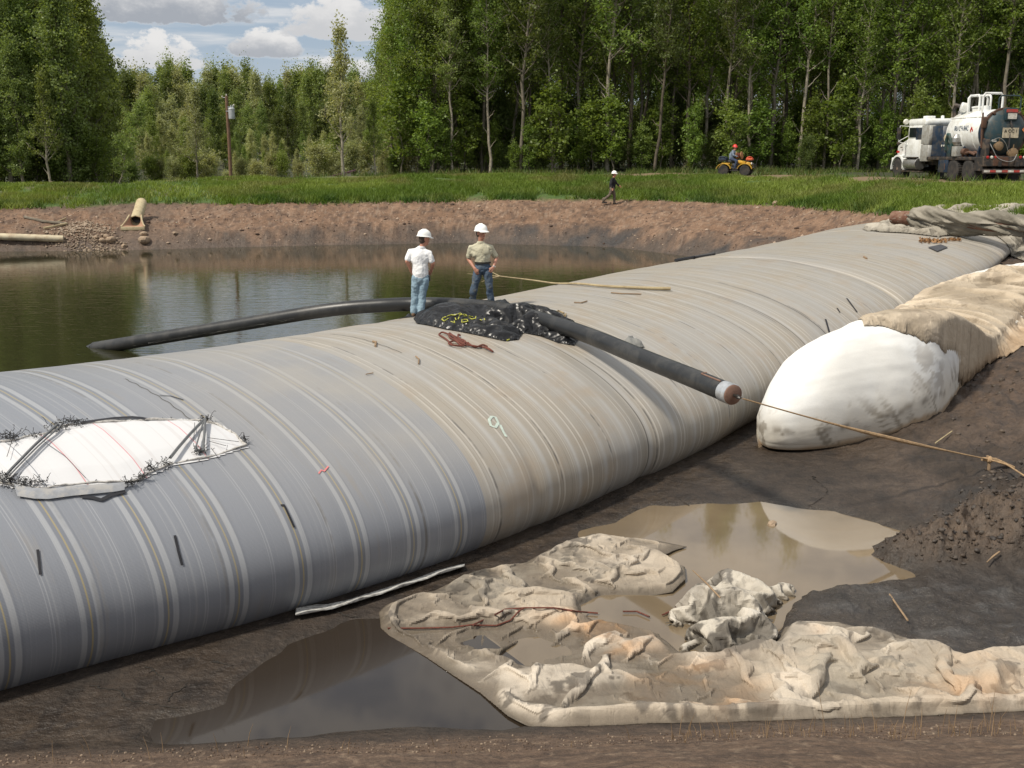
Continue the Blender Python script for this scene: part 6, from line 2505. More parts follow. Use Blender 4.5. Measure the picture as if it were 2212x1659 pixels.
tag(ld.build('strap_bundle', simple('red_orange_webbing', (.55, .10, .04), .7, var=.3, nscale=14), None, 40, on_atv((.82, 0, .88)), (0, 0, R(-22))), 'red orange bundle of straps on the front rack of the quad bike', 'strap bundle')
ld = MB()
ld.box((0, 0, .12), (.48, .6, .22), None, .07)
ld.tube([(-.2, -.32, .2), (0, -.33, .26), (.2, -.32, .2)], .025, 6)
tag(ld.build('gear_bag', simple('dark_blue_nylon', (.03, .045, .075), .7, nscale=8), None, 40, on_atv((-.74, 0, .86)), (0, 0, R(-22))), 'dark blue bag strapped on the rear rack of the quad bike', 'bag')
sp = thing('cable_drum', 'brown wooden cable drum carried in front of the quad bike rider', 'cable drum', on_atv((.22, -.1, 1.17)), R(-22 + 20))
mb = MB()
mb.lathe([(.06, -.16), (.22, -.16), (.22, -.13), (.13, -.12), (.13, .12), (.22, .13), (.22, .16), (.06, .16)], axis=(1, -.55, 0.1), seg=26)
mb.build('drum', simple('brown_plywood', (.33, .17, .07), .7, nscale=9), sp, 30)
mb = MB()
for k in range(7):
    mb.lathe([(.145, -.012), (.158, 0), (.145, .012)], Vector((1, -.55, .1)).normalized() * (-.10 + k * .033), (1, -.55, .1), seg=22)
mb.build('wound_cable', simple('dark_red_cable', (.16, .05, .035), .6), sp, 40)
J4 = dict(pelvis=(-.25, 0, .98), chest=(-.18, 0, 1.30), neck=(-.14, 0, 1.48), head=(-.08, 0, 1.60), shL=(-.16, .19, 1.42), shR=(-.16, -.19, 1.42), elL=(-.08, .30, 1.18), elR=(-.10, -.30, 1.18),
          wrL=(.14, .24, 1.10), wrR=(.12, -.24, 1.10), hipL=(-.2, .12, .96), hipR=(-.2, -.12, .96), knL=(.12, .32, .84), knR=(.12, -.32, .84), anL=(.02, .36, .44), anR=(.02, -.36, .44), toeL=(.2, .38, .34), toeR=(.2, -.38, .34))
person('person', 'rider in red hard hat and grey blue shirt seated on the yellow quad bike', (axx, ay, H1(axx, ay) + .01), J4, (.75, -.5, -.25), SKIN, BLUEC, NAVY, BOOTD, HATR, 2, False,
       {'L': ((0, 0, -1), (.8, -.5, -.1), (0, -.6, .6)), 'R': ((0, 0, -1), (.8, .5, -.1), (0, .6, .6))}, rotz=R(-22), vox=.014)
# ------------------------------------------------------------------ the black pipe and its rope
PIPEM = simple('black_polyethylene', (.015, .016, .017), .40, var=.25, dirt=(.07, .066, .06), dirt_amt=.4, nscale=1.6, bump=.15, bscale=20)
STEEL = simple('galvanised_steel', (.50, .52, .54), .4, .6, nscale=9, dirt=(.3, .3, .3))
RUSTC = simple('rusty_end_plate', (.19, .11, .08), .75, nscale=9, dirt=(.12, .06, .04))
path = []
for px, py, yv in ((205, 752, 24.9), (300, 737, 24.2), (500, 704, 23.4), (700, 671, 22.75), (820, 660, 22.6), (907, 657, 22.55), (1000, 660, 22.0), (1100, 672, 21.0), (1250, 717, 19.1), (1400, 778, 17.0), (1500, 818, 15.75), (1572, 848, 14.95)):
    p = at_y(px, py, yv)
    zt = tube_z(p[0], p[1])
    if 600 < px < 1300:
        p[2] = max(p[2], zt + .14)
    path.append(p)
pc = catm(np.array(path), 8)
pipe = thing('black_pipe', 'long black plastic pipe curving out of the pond over the dam tube', 'pipe', tuple(path[0]))
rel = pc - path[0]
mb = MB()
mb.tube(rel, .148, 28, True)
# slanted cut at the water end
po = mb.build('pipe_wall', PIPEM, pipe, 40)
d0 = Vector(rel[1] - rel[0]).normalized()
mb = MB()
mb.tube([Vector(rel[0]) - d0 * .02 - Vector((0, 0, .02)), Vector(rel[0]) - d0 * .75 + Vector((0, 0, -.03))], [.150, .02], 24)
mb.build('cut_end', PIPEM, pipe, 60)
e1, e0 = Vector(rel[-1]), Vector(rel[-4])
ed_ = (e1 - e0).normalized()
mb = MB()
mb.tube([e1 - ed_ * .09, e1 - ed_ * .085, e1 + ed_ * .115, e1 + ed_ * .12], [.15, .156, .156, .15], 28)
mb.build('steel_collar', STEEL, pipe, 40)
mb = MB()
mb.tube([e1 + ed_ * .10, e1 + ed_ * .14, e1 + ed_ * .155], [.146, .146, .12], 28)
mb.build('end_plate', RUSTC, pipe, 40)
mb = MB()
mb.tube([e1 + ed_ * .13, e1 + ed_ * .25], .022, 8)
mb.box(e1 + ed_ * .24, (.05, .09, .05), None, .01)
mb.tube([e1 + ed_ * .24 + Vector((0, .04, 0)), e1 + ed_ * .34, e1 + ed_ * .24 - Vector((0, .04, 0))], .014, 8)
mb.build('shackle', DARKM, pipe, 40)
up_ = Vector((0, 0, 1)) - ed_ * ed_.z
up_.normalize()
sd_ = ed_.cross(up_)
mb = MB()
mb.tube([e1 - ed_ * .62 + up_ * .14 + sd_ * .05, e1 - ed_ * .12 + up_ * .145 + sd_ * .05], .013, 6)
mb.tube([e1 - ed_ * .62 + up_ * .145 + sd_ * .05, e1 - ed_ * .62 + up_ * .145 - sd_ * .04], .013, 6)
mb.build('rusty_wire', RUSTC, pipe, 40)
ROPEM = simple('tan_rope', (.36, .24, .13), .9, nscale=20, dirt=(.16, .11, .07), bump=.6, bscale=60)
r0 = np.array(e1 + ed_ * .33) + path[0]
stk = ground_px(2135, 1018)
r1 = stk + np.array([0, 0, .16])
rp = [r0 * (1 - k) + r1 * k - np.array([0, 0, .05 * math.sin(math.pi * k)]) for k in np.linspace(0, 1, 24)]
wd = [.010 + .022 * math.exp(-((k - .58) / .2) ** 2) for k in np.linspace(0, 1, 24)]
mb = MB()
mb.tube(rp, wd, 8)
r2 = ground_px(2212, 1036) + np.array([0, 0, .03])
mb.tube([r1, (r1 + r2) / 2 + np.array([0, 0, .05]), r2, r2 + (r2 - r1) * 1.2], .013, 6)
tag(mb.build('rope', ROPEM), 'tan rope stretched from the end of the black pipe to a stake in the mud', 'rope')
st = thing('wooden_stake', 'muddy stick driven into the mud where the tan rope is tied', 'stake', tuple(stk))
WOODM = bark_mat('weathered_stick', (.30, .21, .13), (.20, .14, .09))
mb = MB()
mb.tube([(.02, 0, -.3), (0, 0, .1), (-.03, .02, .22)], [.03, .028, .022], 8)
mb.build('stick', WOODM, st)
mb = MB()
mb.tube([(-.12, 0, .17), (.1, .02, .15), (.42, .03, .02)], [.03, .034, .02], 8)
mb.lathe([(.001, -.05), (.05, -.03), (.06, 0), (.05, .03), (.001, .05)], (0, 0, .16), (1, .1, -.2), seg=12)
mb.build('rope_knot', ROPEM, st)

# ------------------------------------------------------------------ on the dam tube
DKTAPE_SHADE = simple('black_tape_and_shade', (.012, .012, .016), .6)  # black tape, also used for the painted gap shadows


def on_tube(px, py, lift=.01):
    h = tube_px(px, py, lift)
    if h is None:
        d = raydir(px, py)
        for k in range(90):
            py += 1.5
            h = tube_px(px, py, lift)
            if h:
                break
    if h is None:
        print('MISS', px, py)
        q = at_z(px, py, 1.2)
        return np.array([q[0], q[1], tube_z(q[0], q[1]) + lift])
    return np.array(h[0])


def ribbon(pts, wdt, nrm_of=None, thick=.004):
    """flat strip laid on the tube through surface points"""
    P = np.array(pts)
    mb = MB()
    V1, V2 = [], []
    for i, p in enumerate(P):
        t = Vector(P[min(i + 1, len(P) - 1)] - P[max(i - 1, 0)]).normalized()
        nn = Vector(raydir(*proj_px(p))) * -1
        hh = TREE_TUBE.find_nearest(Vector(p))
        nn = hh[1] if hh[1].dot(Vector((0, 0, ZC)) - Vector(p)) > 0 else -hh[1]
        s = t.cross(nn).normalized() * wdt * .5
        V1.append(mb.bm.verts.new(Vector(p) + s))
        V2.append(mb.bm.verts.new(Vector(p) - s))
    for i in range(len(P) - 1):
        mb.bm.faces.new((V1[i], V1[i + 1], V2[i + 1], V2[i]))
    return mb


def proj_px(p):
    v = np.array(p) - np.array([0, 0, ZC])
    w_ = v[1] * math.cos(PITCH) - v[2] * math.sin(PITCH)
    u_ = v[1] * math.sin(PITCH) + v[2] * math.cos(PITCH)
    return 1106 + FPX * v[0] / w_, 829.5 - FPX * u_ / w_


def zh(x, y):           # picture 0..900 x 1000..1700 enlarged 2.37
    return x / 2.37 / 1.27306, (1000 + y / 2.37) / 1.27306


def zk(x, y):           # picture 0..700 x 1120..1420 enlarged 3.16
    return x / 3.16 / 1.27306, (1120 + y / 3.16) / 1.27306


def densify(P, step=12):
    o = []
    for a, b in zip(P[:-1], P[1:]):
        n_ = max(1, int(math.hypot(b[0] - a[0], b[1] - a[1]) / step))
        o += [(a[0] + (b[0] - a[0]) * k / n_, a[1] + (b[1] - a[1]) * k / n_) for k in range(n_)]
    return o + [P[-1]]


# opening in the outer cloth with the white inner liner bulging through
HOLE_T = [(-60, 330), (0, 312), (110, 308), (215, 268), (330, 250), (440, 235), (590, 165), (750, 150), (900, 140), (1080, 128), (1300, 122), (1500, 118), (1690, 122), (1830, 140), (1930, 180), (2040, 240), (2090, 290), (2130, 345)]
HOLE_B = [(2000, 385), (1880, 420), (1760, 455), (1640, 470), (1480, 500), (1380, 550), (1290, 585), (1200, 640), (1080, 655), (900, 660), (750, 668), (560, 690), (380, 715), (250, 700), (120, 690), (0, 665), (-60, 660)]
loopp = [zk(*q) for q in HOLE_T + HOLE_B]
sv = []
for q in densify(loopp, 10):
    qx = q[0]
    try:
        sv.append(tube_sv(*q))
    except TypeError:
        pass
sv = np.array(sv)
# liner patch: filled in (s, v) space, puffed outwards
smin, smax = sv[:, 0].min(), sv[:, 0].max()
vmin, vmax = sv[:, 1].min(), sv[:, 1].max()
ns, nv_ = 110, 70
sg = np.linspace(smin, smax, ns)
vg = np.linspace(vmin, vmax, nv_)
SG, VGr = np.meshgrid(sg, vg, indexing='ij')
ins = poly_sd(SG, VGr, sv)
cell = max(sg[1] - sg[0], vg[1] - vg[0])
ok = ins > -.05
idx = -np.ones(SG.shape, int)
idx[ok] = np.arange(ok.sum())
PV = np.array([tube_sv_point(a, b, .012 + .035 * min(1, max(0, c_) / .3)) for a, b, c_ in zip(SG[ok], VGr[ok], ins[ok])])
f = np.stack([idx[:-1, :-1], idx[1:, :-1], idx[1:, 1:], idx[:-1, 1:]], -1).reshape(-1, 4)
f = f[(f >= 0).all(1)]
m, n = new_mat('white_liner_cloth')
s_, v_ = n.attr('s', 'Fac'), n.attr('v', 'Fac')
ln = n.noise(None, 11, 2, .6, '1D', w=s_)
c = n.mix(n.m('MULTIPLY', n.maprange(ln, .55, .62), .35), (.60, .60, .61), (.50, .47, .465))
for s0, cc, wq in ((.30, (.55, .12, .14), .008), (.52, (.55, .12, .14), .008), (.80, (.55, .12, .14), .008), (.16, (.10, .11, .14), .007)):
    mk = n.maprange(n.m('ABSOLUTE', n.m('SUBTRACT', s_, float(smin + (smax - smin) * s0))), wq, wq * .4)
    c = n.mix(n.m('MULTIPLY', mk, .75), c, cc)
n.out(n.bsdf(c, .6, None, 0, .3))
lin = link('inner_liner', mesh_np('inner_liner', PV, f, True, None, {'s': SG[ok], 'v': VGr[ok]}), m, tube)
# turned up torn hem round the opening
HEM = simple('frayed_hem_cloth', (.47, .45, .42), .9, nscale=25, dirt=(.15, .14, .13), bump=.5)
rngp = np.random.default_rng(44)
hem = []
for i, (a, b) in enumerate(sv):
    hem.append(tube_sv_point(a, b, .018 + .01 * math.sin(i * .7) + rngp.uniform(-.006, .006)))
hem = np.array(hem)
mb = MB()
mb.tube(hem, [.009 + .010 * rngp.random() for _ in hem], 6)
mb.build('torn_hem', HEM, tube)
# dark frayed threads
THR = simple('dark_frayed_thread', (.035, .034, .034), .9)
def thread_at(a, rng, ln_, r=.0032):
    p = np.array(a, float)
    d = rng.normal(size=3)
    o = [p.copy()]
    for k in range(6):
        d = d * .7 + rng.normal(size=3) * .5
        p = p + d / np.linalg.norm(d) * ln_ / 6
        o.append(p.copy())
    return o, np.full(7, r)


paths = []
for c0, sp, cnt in ((zk(85, 285), 55, 60), (zk(590, 165), 60, 50), (zk(500, 215), 50, 30), (zk(1740, 410), 30, 45), (zk(1790, 130), 22, 30), (zk(60, 660), 50, 70), (zk(220, 690), 60, 50), (zk(330, 690), 40, 22), (zk(1120, 680), 25, 34), (zk(1230, 630), 22, 30), (zk(1310, 560), 26, 34), (zk(1420, 520), 22, 22), (zk(700, 155), 30, 20), (zk(320, 280), 25, 18), (zk(2120, 310), 18, 20)):
    for k in range(cnt):
        q = (c0[0] + rngp.normal(0, sp * .25), c0[1] + rngp.normal(0, sp * .07))
        h = tube_px(max(q[0], -20), q[1], .06)
        if h:
            paths.append(thread_at(h[0], rngp, rngp.uniform(.04, .14)))
for i in range(0, len(hem), 2):
    paths.append(thread_at(hem[i], rngp, rngp.uniform(.04, .12), .0025))
for A, B in ((zk(1690, 180), zk(1680, 330)), (zk(1800, 310), zk(2070, 345)), (zk(1810, 340), zk(1960, 380)), (zk(110, 320), zk(60, 480)), (zk(370, 340), zk(560, 470)), (zk(560, 470), zk(740, 660)), (zk(1830, 400), zk(1900, 500))):
    P = [on_tube(*(A[0] + (B[0] - A[0]) * k / 8, A[1] + (B[1] - A[1]) * k / 8), .075) for k in range(9)]
    paths.append((P, np.full(9, .0035)))
Vt, Ft = tubes_np(paths, 4)
kind(link('frayed_threads', mesh_np('frayed_threads', Vt, Ft, True), THR, tube), 'stuff')
CORD = simple('grey_lacing_cord', (.12, .125, .13), .8, nscale=20)
for A, B, r_ in ((zk(500, 205), zk(55, 640), .018), (zk(520, 225), zk(80, 650), .010), (zk(1775, 150), zk(1470, 490), .016), (zk(1780, 160), zk(1480, 495), .009), (zk(1780, 150), zk(1760, 430), .016), (zk(1770, 160), zk(1690, 430), .010)):
    P = [on_tube(A[0] + (B[0] - A[0]) * k / 10, A[1] + (B[1] - A[1]) * k / 10, .085 + .02 * math.sin(math.pi * k / 10)) for k in range(11)]
    mb = MB()
    mb.tube(P, r_, 6)
    mb.build('lacing_cord', CORD, tube)
# gap shadows laid on as dark strips, and the folded lower flap
for P, wq in (([zk(700, 152), zk(850, 132), zk(1000, 112), zk(1150, 104), zk(1230, 112), zk(1290, 124)], .07),):
    mb = ribbon([on_tube(*q, .03) for q in densify(P, 8)], wq)
    mb.build('painted_gap_shade', DKTAPE_SHADE, tube)
fl1 = [zk(120, 700), zk(300, 735), zk(450, 740), zk(620, 715), zk(800, 705), zk(1000, 690), zk(1090, 680)]
fl2 = [zk(150, 790), zk(300, 812), zk(420, 815), zk(640, 785), zk(850, 765), zk(1000, 750), zk(1080, 735)]
A_p = np.array([on_tube(*q, .055) for q in densify(fl1, 6)])
B_p = np.array([on_tube(*q, .03) for q in densify(fl2, 6)])
nn_ = 60
A_p = np.array([[np.interp(k, np.linspace(0, 1, len(A_p)), A_p[:, j]) for j in range(3)] for k in np.linspace(0, 1, nn_)])
B_p = np.array([[np.interp(k, np.linspace(0, 1, len(B_p)), B_p[:, j]) for j in range(3)] for k in np.linspace(0, 1, nn_)])
G = np.stack([A_p, A_p * .5 + B_p * .5 + np.array([0, -.01, .012]), B_p], 1)
link('turned_flap', mesh_np('turned_flap', G.reshape(-1, 3), grid_faces(nn_, 3), True), simple('grey_flap_cloth', (.27, .28, .30), .8, nscale=8, dirt=(.4, .38, .35), dirt_amt=.6), tube)
mb = ribbon([on_tube(*q, .02) for q in densify([zk(700, 785), zk(800, 795), zk(880, 815), zk(960, 775), zk(1090, 742)], 6)], .05)
mb.build('painted_gap_shade', DKTAPE_SHADE, tube)  # painted shade along the flap's lower edge
# short tape marks and slits
for P, wq in (([zh(245, 1215), zh(255, 1300), zh(263, 1378)], .028), ([zh(1138, 1122), zh(1160, 1220), zh(1186, 1315)], .030), ([zh(1828, 926), zh(1850, 925), zh(1880, 990), zh(1916, 1070)], .026),
              ([(1783, 690), (1790, 715), (1797, 735)], .05), ([(1829, 645), (1840, 660), (1851, 675)], .05), ([(1808, 666), (1814, 676)], .04), ([(1747, 751), (1746, 762)], .05), ([zh(1040, 210), zh(1110, 215), zh(1195, 240)], .02), ([(1190, 602), (1205, 604)], .03)):
    P = densify(P, 4)
    mb = ribbon([on_tube(*q, .012) for q in P], wq)
    mb.build('tape_mark', DKTAPE_SHADE, tube)
PINK = simple('pink_marker_paint', (.62, .20, .20), .6)
mb = ribbon([on_tube(*q, .01) for q in densify([(688, 1024), (694, 1016), (700, 1019), (709, 1008)], 2)], .02)
mb.build('pink_mark', PINK, tube)
MINT = simple('faint_mint_paint', (.46, .53, .47), .7)
for P in ([(1062, 900), (1056, 908), (1060, 920), (1070, 924), (1076, 914), (1070, 902), (1062, 900)], [(1080, 918), (1086, 932), (1093, 944)]):
    mb = ribbon([on_tube(*q, .008) for q in densify(P, 3)], .045)
    mb.build('painted_number', MINT, tube)
# seam lines that read dark on the cloth, following the rings
for px, py, L0, L1, wq in ((455, 945, .4, 2.6, .012), (860, 760, -.1, 2.5, .012)):
    if wq == 0:
        continue
    s0, v0 = tube_sv(px, py)
    P = [tube_sv_point(s0 + .01 * math.sin(k), v0 + (L0 + (L1 - L0) * k / 40) , .006) for k in range(41)]
    mb = ribbon(P, wq)
    mb.build('seam', DKTAPE_SHADE if wq > .015 else simple('seam_shade', (.09, .085, .08), .8), tube)
# loose lower hem of the tube by the mud
hp = [z7(0, 757), z7(120, 725), z7(300, 668), z7(480, 610), z7(620, 560), z7(720, 530), z7(770, 514)]
hp0 = [z7(-180, 790)] + hp
PTS = []
hq = [q for q in densify(hp0, 8) if tube_px(q[0], q[1] - 16) is not None]
for q in hq:
    PTS.append(np.array(tube_px(q[0], q[1] - 16, .03)[0]))
PTS = np.array(PTS)
gpt = np.array([at_z(q[0], q[1] + 3, -.25) for q in hq])
NQ = len(PTS)
mid = (PTS + gpt) / 2
G = np.stack([PTS, mid, gpt, gpt + np.array([0, .03, -.025])], 1)
G[:, 2, 2] += .02 * np.sin(np.arange(NQ) * .5)
link('lower_hem', mesh_np('lower_hem', G.reshape(-1, 3), grid_faces(NQ, 4), True), simple('pale_hem_cloth', (.50, .49, .46), .8, nscale=12, dirt=(.12, .11, .1), dirt_amt=.8), tube)

# black plastic sheet with yellow writing
PLAST = simple('glossy_black_plastic', (.008, .008, .009), .34, var=.3, spec=.4)
OUT_P = [(893, 690), (905, 682), (960, 672), (1010, 662), (1060, 656), (1085, 658), (1110, 668), (1150, 672), (1180, 668), (1215, 690), (1250, 710), (1262, 722), (1240, 748), (1205, 742), (1170, 728), (1130, 720), (1120, 735), (1090, 738), (1030, 725), (960, 712), (900, 700)]
pp = np.array([on_tube(q[0], q[1], .0)[:2] for q in OUT_P])


FP = sampled(pp, .05, lambda x, y: tube_zv(x, y) + .012)
Q0, Q1 = on_tube(1130, 700), on_tube(960, 690)


def cP(x, y, z, s, h=None):
    return np.tile(np.array([.012, .012, .014]), (len(x), 1)), np.full(len(x), .25)


def ex_p(x, y):
    return .06 + .20 * np.exp(-(((x - Q0[0]) / .8) ** 2 + ((y - Q0[1]) / .8) ** 2))


def init_p(x, y):
    return .12 * np.exp(-(((x - Q0[0]) / .7) ** 2 + ((y - Q0[1]) / .6) ** 2)) + .28 * np.exp(-(((x - Q1[0]) / .8) ** 2 + ((y - Q1[1]) / .5) ** 2)) + .12 * fbm(x, y, 3, 2, 8)


pl = cloth('plastic_sheet', pp, .018, FP, ex_p, init_p, cP, PLAST, None, 'crumpled black plastic sheet with yellow scrawl beside the pipe on the dam tube', 'plastic sheet', thick=.004, its=(40, 50, 40, 20), bend=.15, noise=.5, grav=.0004)
bpy.context.view_layer.update()
dg = bpy.context.evaluated_depsgraph_get()
TREE_P = BVHTree.FromObject(pl, dg)
YELP = simple('yellow_paint', (.40, .40, .06), .6)
def zy(x, y):            # picture 1100..1700 x 820..1000 enlarged 3.687
    return (1100 + x / 3.687) / 1.27306, (820 + y / 3.687) / 1.27306
for P in ([(470, 190), (440, 195), (425, 215), (450, 232), (490, 205)], [(480, 180), (520, 168), (560, 172), (580, 160)], [(590, 160), (610, 150), (630, 165), (600, 175)], [(640, 165), (665, 165), (680, 180), (650, 180)], [(600, 190), (590, 215)],
          [(630, 215), (625, 245), (660, 240), (690, 235), (680, 215), (645, 215)], [(560, 200), (570, 222)], [(700, 200), (730, 212), (760, 205)], [(770, 185), (765, 210)], [(515, 235), (555, 250), (550, 230)], [(810, 215), (830, 225)], [(855, 205), (860, 222)], [(125, 240), (150, 225)], [(1085, 425), (1110, 418)], [(700, 180), (740, 190)]):
    V1 = []
    for q in densify([zy(*a) for a in P], 2.0):
        h = TREE_P.ray_cast(Vector((0, 0, ZC)), Vector(raydir(*q)).normalized())
        if h[0] is not None:
            V1.append(np.array(h[0] - Vector(raydir(*q)).normalized() * .02))
    if len(V1) > 1:
        mb = MB()
        mb.tube(V1, .011, 5)
        mb.build('yellow_writing', YELP, pl)
# second small piece and the flat sheet under the first man's boots
for OUT, lab, kk in (([(862, 676), (905, 671), (960, 668), (1000, 672), (960, 677), (905, 681), (880, 681)], 'flat piece of black plastic under the boots of the man in the white T-shirt', 281),
                     ([(1060, 656), (1075, 651), (1095, 653), (1110, 661), (1100, 668), (1078, 664)], 'small bunched piece of black plastic behind the pipe by the dark boots', 285)):
    q_ = np.array([on_tube(a, b)[:2] for a, b in OUT])
    if np.ptp(q_[:, 0]) < .2 or np.ptp(q_[:, 1]) < .1:
        cc_ = q_.mean(0)
        q_ = np.array([cc_ + np.array([math.cos(t_) * .55, math.sin(t_) * .3]) for t_ in np.linspace(0, 6.28, 12, endpoint=False)])
    sheet('plastic_piece', q_, .03, lambda x, y, s: (tube_zv(x, y) + .01 + sstep(0, .1, s) * (.04 + .10 * (ridged(x, y, 3, 3, kk) - .2)), 0 * x, 0 * x), cP, PLAST, None, lab, 'plastic sheet', thick=.005)
# grey rag showing beyond the pipe
q_ = np.array([on_tube(a, b)[:2] for a, b in ((1345, 740), (1362, 734), (1385, 740), (1392, 752), (1372, 752), (1352, 746))])
sheet('grey_rag', q_, .02, lambda x, y, s: (tube_zv(x, y) + .02 + sstep(0, .06, s) * (.03 + .12 * (ridged(x, y, 4, 2, 290) - .2)), 0 * x, 0 * x),
      lambda x, y, z, s: (np.tile(np.array([.20, .20, .19]), (len(x), 1)), np.full(len(x), .8)), M_CLOTH, None, 'small grey rag half hidden behind the black pipe', 'rag', thick=.005)

# dark red rope tangle
RROPE = simple('dark_red_rope', (.12, .035, .022), .85, nscale=30, var=.3, bump=.6, bscale=80)
tang = [(400, 372), (430, 372), (490, 385), (520, 400), (570, 440), (640, 470), (690, 480), (640, 500), (560, 505), (500, 490), (500, 465), (560, 460), (620, 490), (660, 465), (600, 430), (540, 400), (500, 380), (505, 410), (570, 455), (640, 485), (700, 500), (780, 515), (830, 510), (890, 535), (940, 555), (900, 545), (860, 520), (880, 510), (830, 500), (760, 510), (690, 485), (620, 450), (590, 420), (590, 395), (615, 395)]
P = [on_tube(*zy(a, b), .02 + .03 * abs(math.sin(i * 1.3))) for i, (a, b) in enumerate(tang)]
P2_ = [on_tube(*zy(a, b), .02) for a, b in ((400, 372), (400, 385), (450, 415), (500, 455), (530, 480))]
mb = MB()
mb.tube(catm(np.array(P), 4), .017, 6)
mb.tube(catm(np.array(P2_), 4), .017, 6)
tag(mb.build('rope', RROPE), 'tangled dark red rope lying on the dam tube below the black plastic', 'rope')
# long bare branch
br_ = [(1086, 612, .03), (1130, 611, .05), (1200, 613, .05), (1250, 617, .05), (1300, 622, .05), (1350, 625, .05), (1400, 627, .05), (1448, 629, .06)]
P = []
for a, b, l in br_:
    P.append(on_tube(a, b, l))
far_ = P[2] + (P[2] - P[4]) * .55
P = [far_ + np.array([-.9, .35, .12]), far_ + np.array([0, .1, .04])] + P[2:]
BR = bark_mat('pale_peeled_branch', (.40, .33, .20), (.29, .23, .14))
bo = thing('branch', 'long pale bare branch lying across the top of the dam tube', 'branch', tuple(P[0]))
Pr = [p - P[0] for p in P]
mb = MB()
mb.tube(catm(np.array(Pr), 4), list(np.linspace(.014, .042, 4 * (len(Pr) - 1) + 1)), 8)
mb.build('stem', BR, bo)
mb = MB()
mb.tube([(0, 0, 0), (-.25, .08, .12), (-.38, .1, .2)], [.016, .010, .006], 6)
mb.tube([(0, 0, 0), (-.28, -.1, -.05), (-.5, -.16, -.14)], [.016, .010, .006], 6)
mb.tube([(0, 0, 0), (-.5, .1, .02), (-.9, .18, .05)], [.012, .008, .005], 6)
mb.build('twig', BR, bo)
# scraps lying on the tube
for pts, lab, r_ in (([(1320, 634), (1345, 636), (1385, 637)], 'thin dark twig just below the long pale branch on the dam tube', .015), ([(1240, 655), (1255, 656), (1268, 652)], 'short bent twig on the dam tube above the black pipe', .014), ([(805, 740), (812, 741), (811, 750)], 'small grey scrap standing on the left part of the dam tube', .02),
                     ([(898, 772), (905, 778), (904, 788)], 'small brown string curl on the dam tube below the red rope', .012), ([(1335, 770), (1350, 775)], 'short stick on the dam tube just right of the plastic sheet', .012), ([(790, 811), (806, 808)], 'tiny twig on the grey part of the dam tube', .008), ([(1866, 556), (1872, 560)], 'short dark scrap on the far crest of the dam tube', .03)):
    mb = MB()
    mb.tube([on_tube(a, b, .02) for a, b in pts], r_, 6)
    tag(mb.build('twig', WOODM), lab, 'twig')
mb = MB()
LP_ = [on_tube(1208 + 14 * math.cos(k * .5), 681 + 5 * math.sin(k * .5) + 2 * math.sin(k * 1.9), .03) for k in range(12)]
mb.tube(LP_, .018, 6)
tag(mb.build('straw_wisp', simple('dry_straw', (.30, .23, .13), .9)), 'curled wisp of straw on the dam tube above the middle of the pipe', 'straw')
mb = MB()
q4 = [on_tube(a, b, .03) for a, b in ((2004, 536), (2032, 530), (2047, 536), (2024, 545))]
mb.poly(q4, Vector((0, 0, .006)))
tag(mb.build('rubber_patch', simple('dark_grey_patch', (.045, .045, .052), .5), None, 0), 'dark grey square patch lying on the far end of the dam tube', 'patch')
LEAFB = simple('brown_dry_leaves', (.26, .14, .06), .9, nscale=30, var=.3)
Lp = []
for k in range(220):
    t_ = rngp.random()
    if t_ < .75:
        q = (1985 + rngp.random() * 60, 521 + rngp.normal(0, 1.6) + 3 * rngp.random())
    else:
        q = (2045 + rngp.random() * 30, 520 + rngp.normal(0, 1))
    Lp.append(on_tube(*q, .03 + .05 * rngp.random()))
Vl, Fl = leaves_np(np.array(Lp), .06, rngp)
kind(tag(link('dry_leaves', mesh_np('dry_leaves', Vl, Fl, False), LEAFB), 'small drift of brown dry leaves above the square patch', 'leaves'), 'stuff')
mb = MB()
P = [on_tube(a, b, .05) for a, b in ((1460, 563), (1500, 556), (1545, 551))]
mb.tube(P, .05, 8)
tag(mb.build('cord', DKTAPE_SHADE), 'dark cord lying along the pond side edge of the dam tube', 'cord')

# ------------------------------------------------------------------ far bank
CONC = simple('weathered_tan_pipe', (.46, .39, .24), .8, nscale=4, dirt=(.26, .19, .11), dirt_amt=.6)
INRM = simple('rust_stained_inside', (.33, .19, .12), .8, nscale=5)
cb = ground_px(290, 494)
cu = thing('culvert_outlet', 'tan culvert pipe with a flared end poking out of the muddy bank', 'culvert', tuple(cb + np.array([0, 0, .0])), R(7))
cu.scale = (.86, .8, .86)


def cu_ring(y, w_, h_, z0, flat):
    o = []
    for k in range(24):
        a = math.pi * 2 * k / 24
        x_ = math.cos(a) * w_
        z_ = math.sin(a) * h_
        if flat > 0:
            z_ = max(z_, -h_ * (1 - flat))
        o.append((x_, y, z0 + z_))
    return o


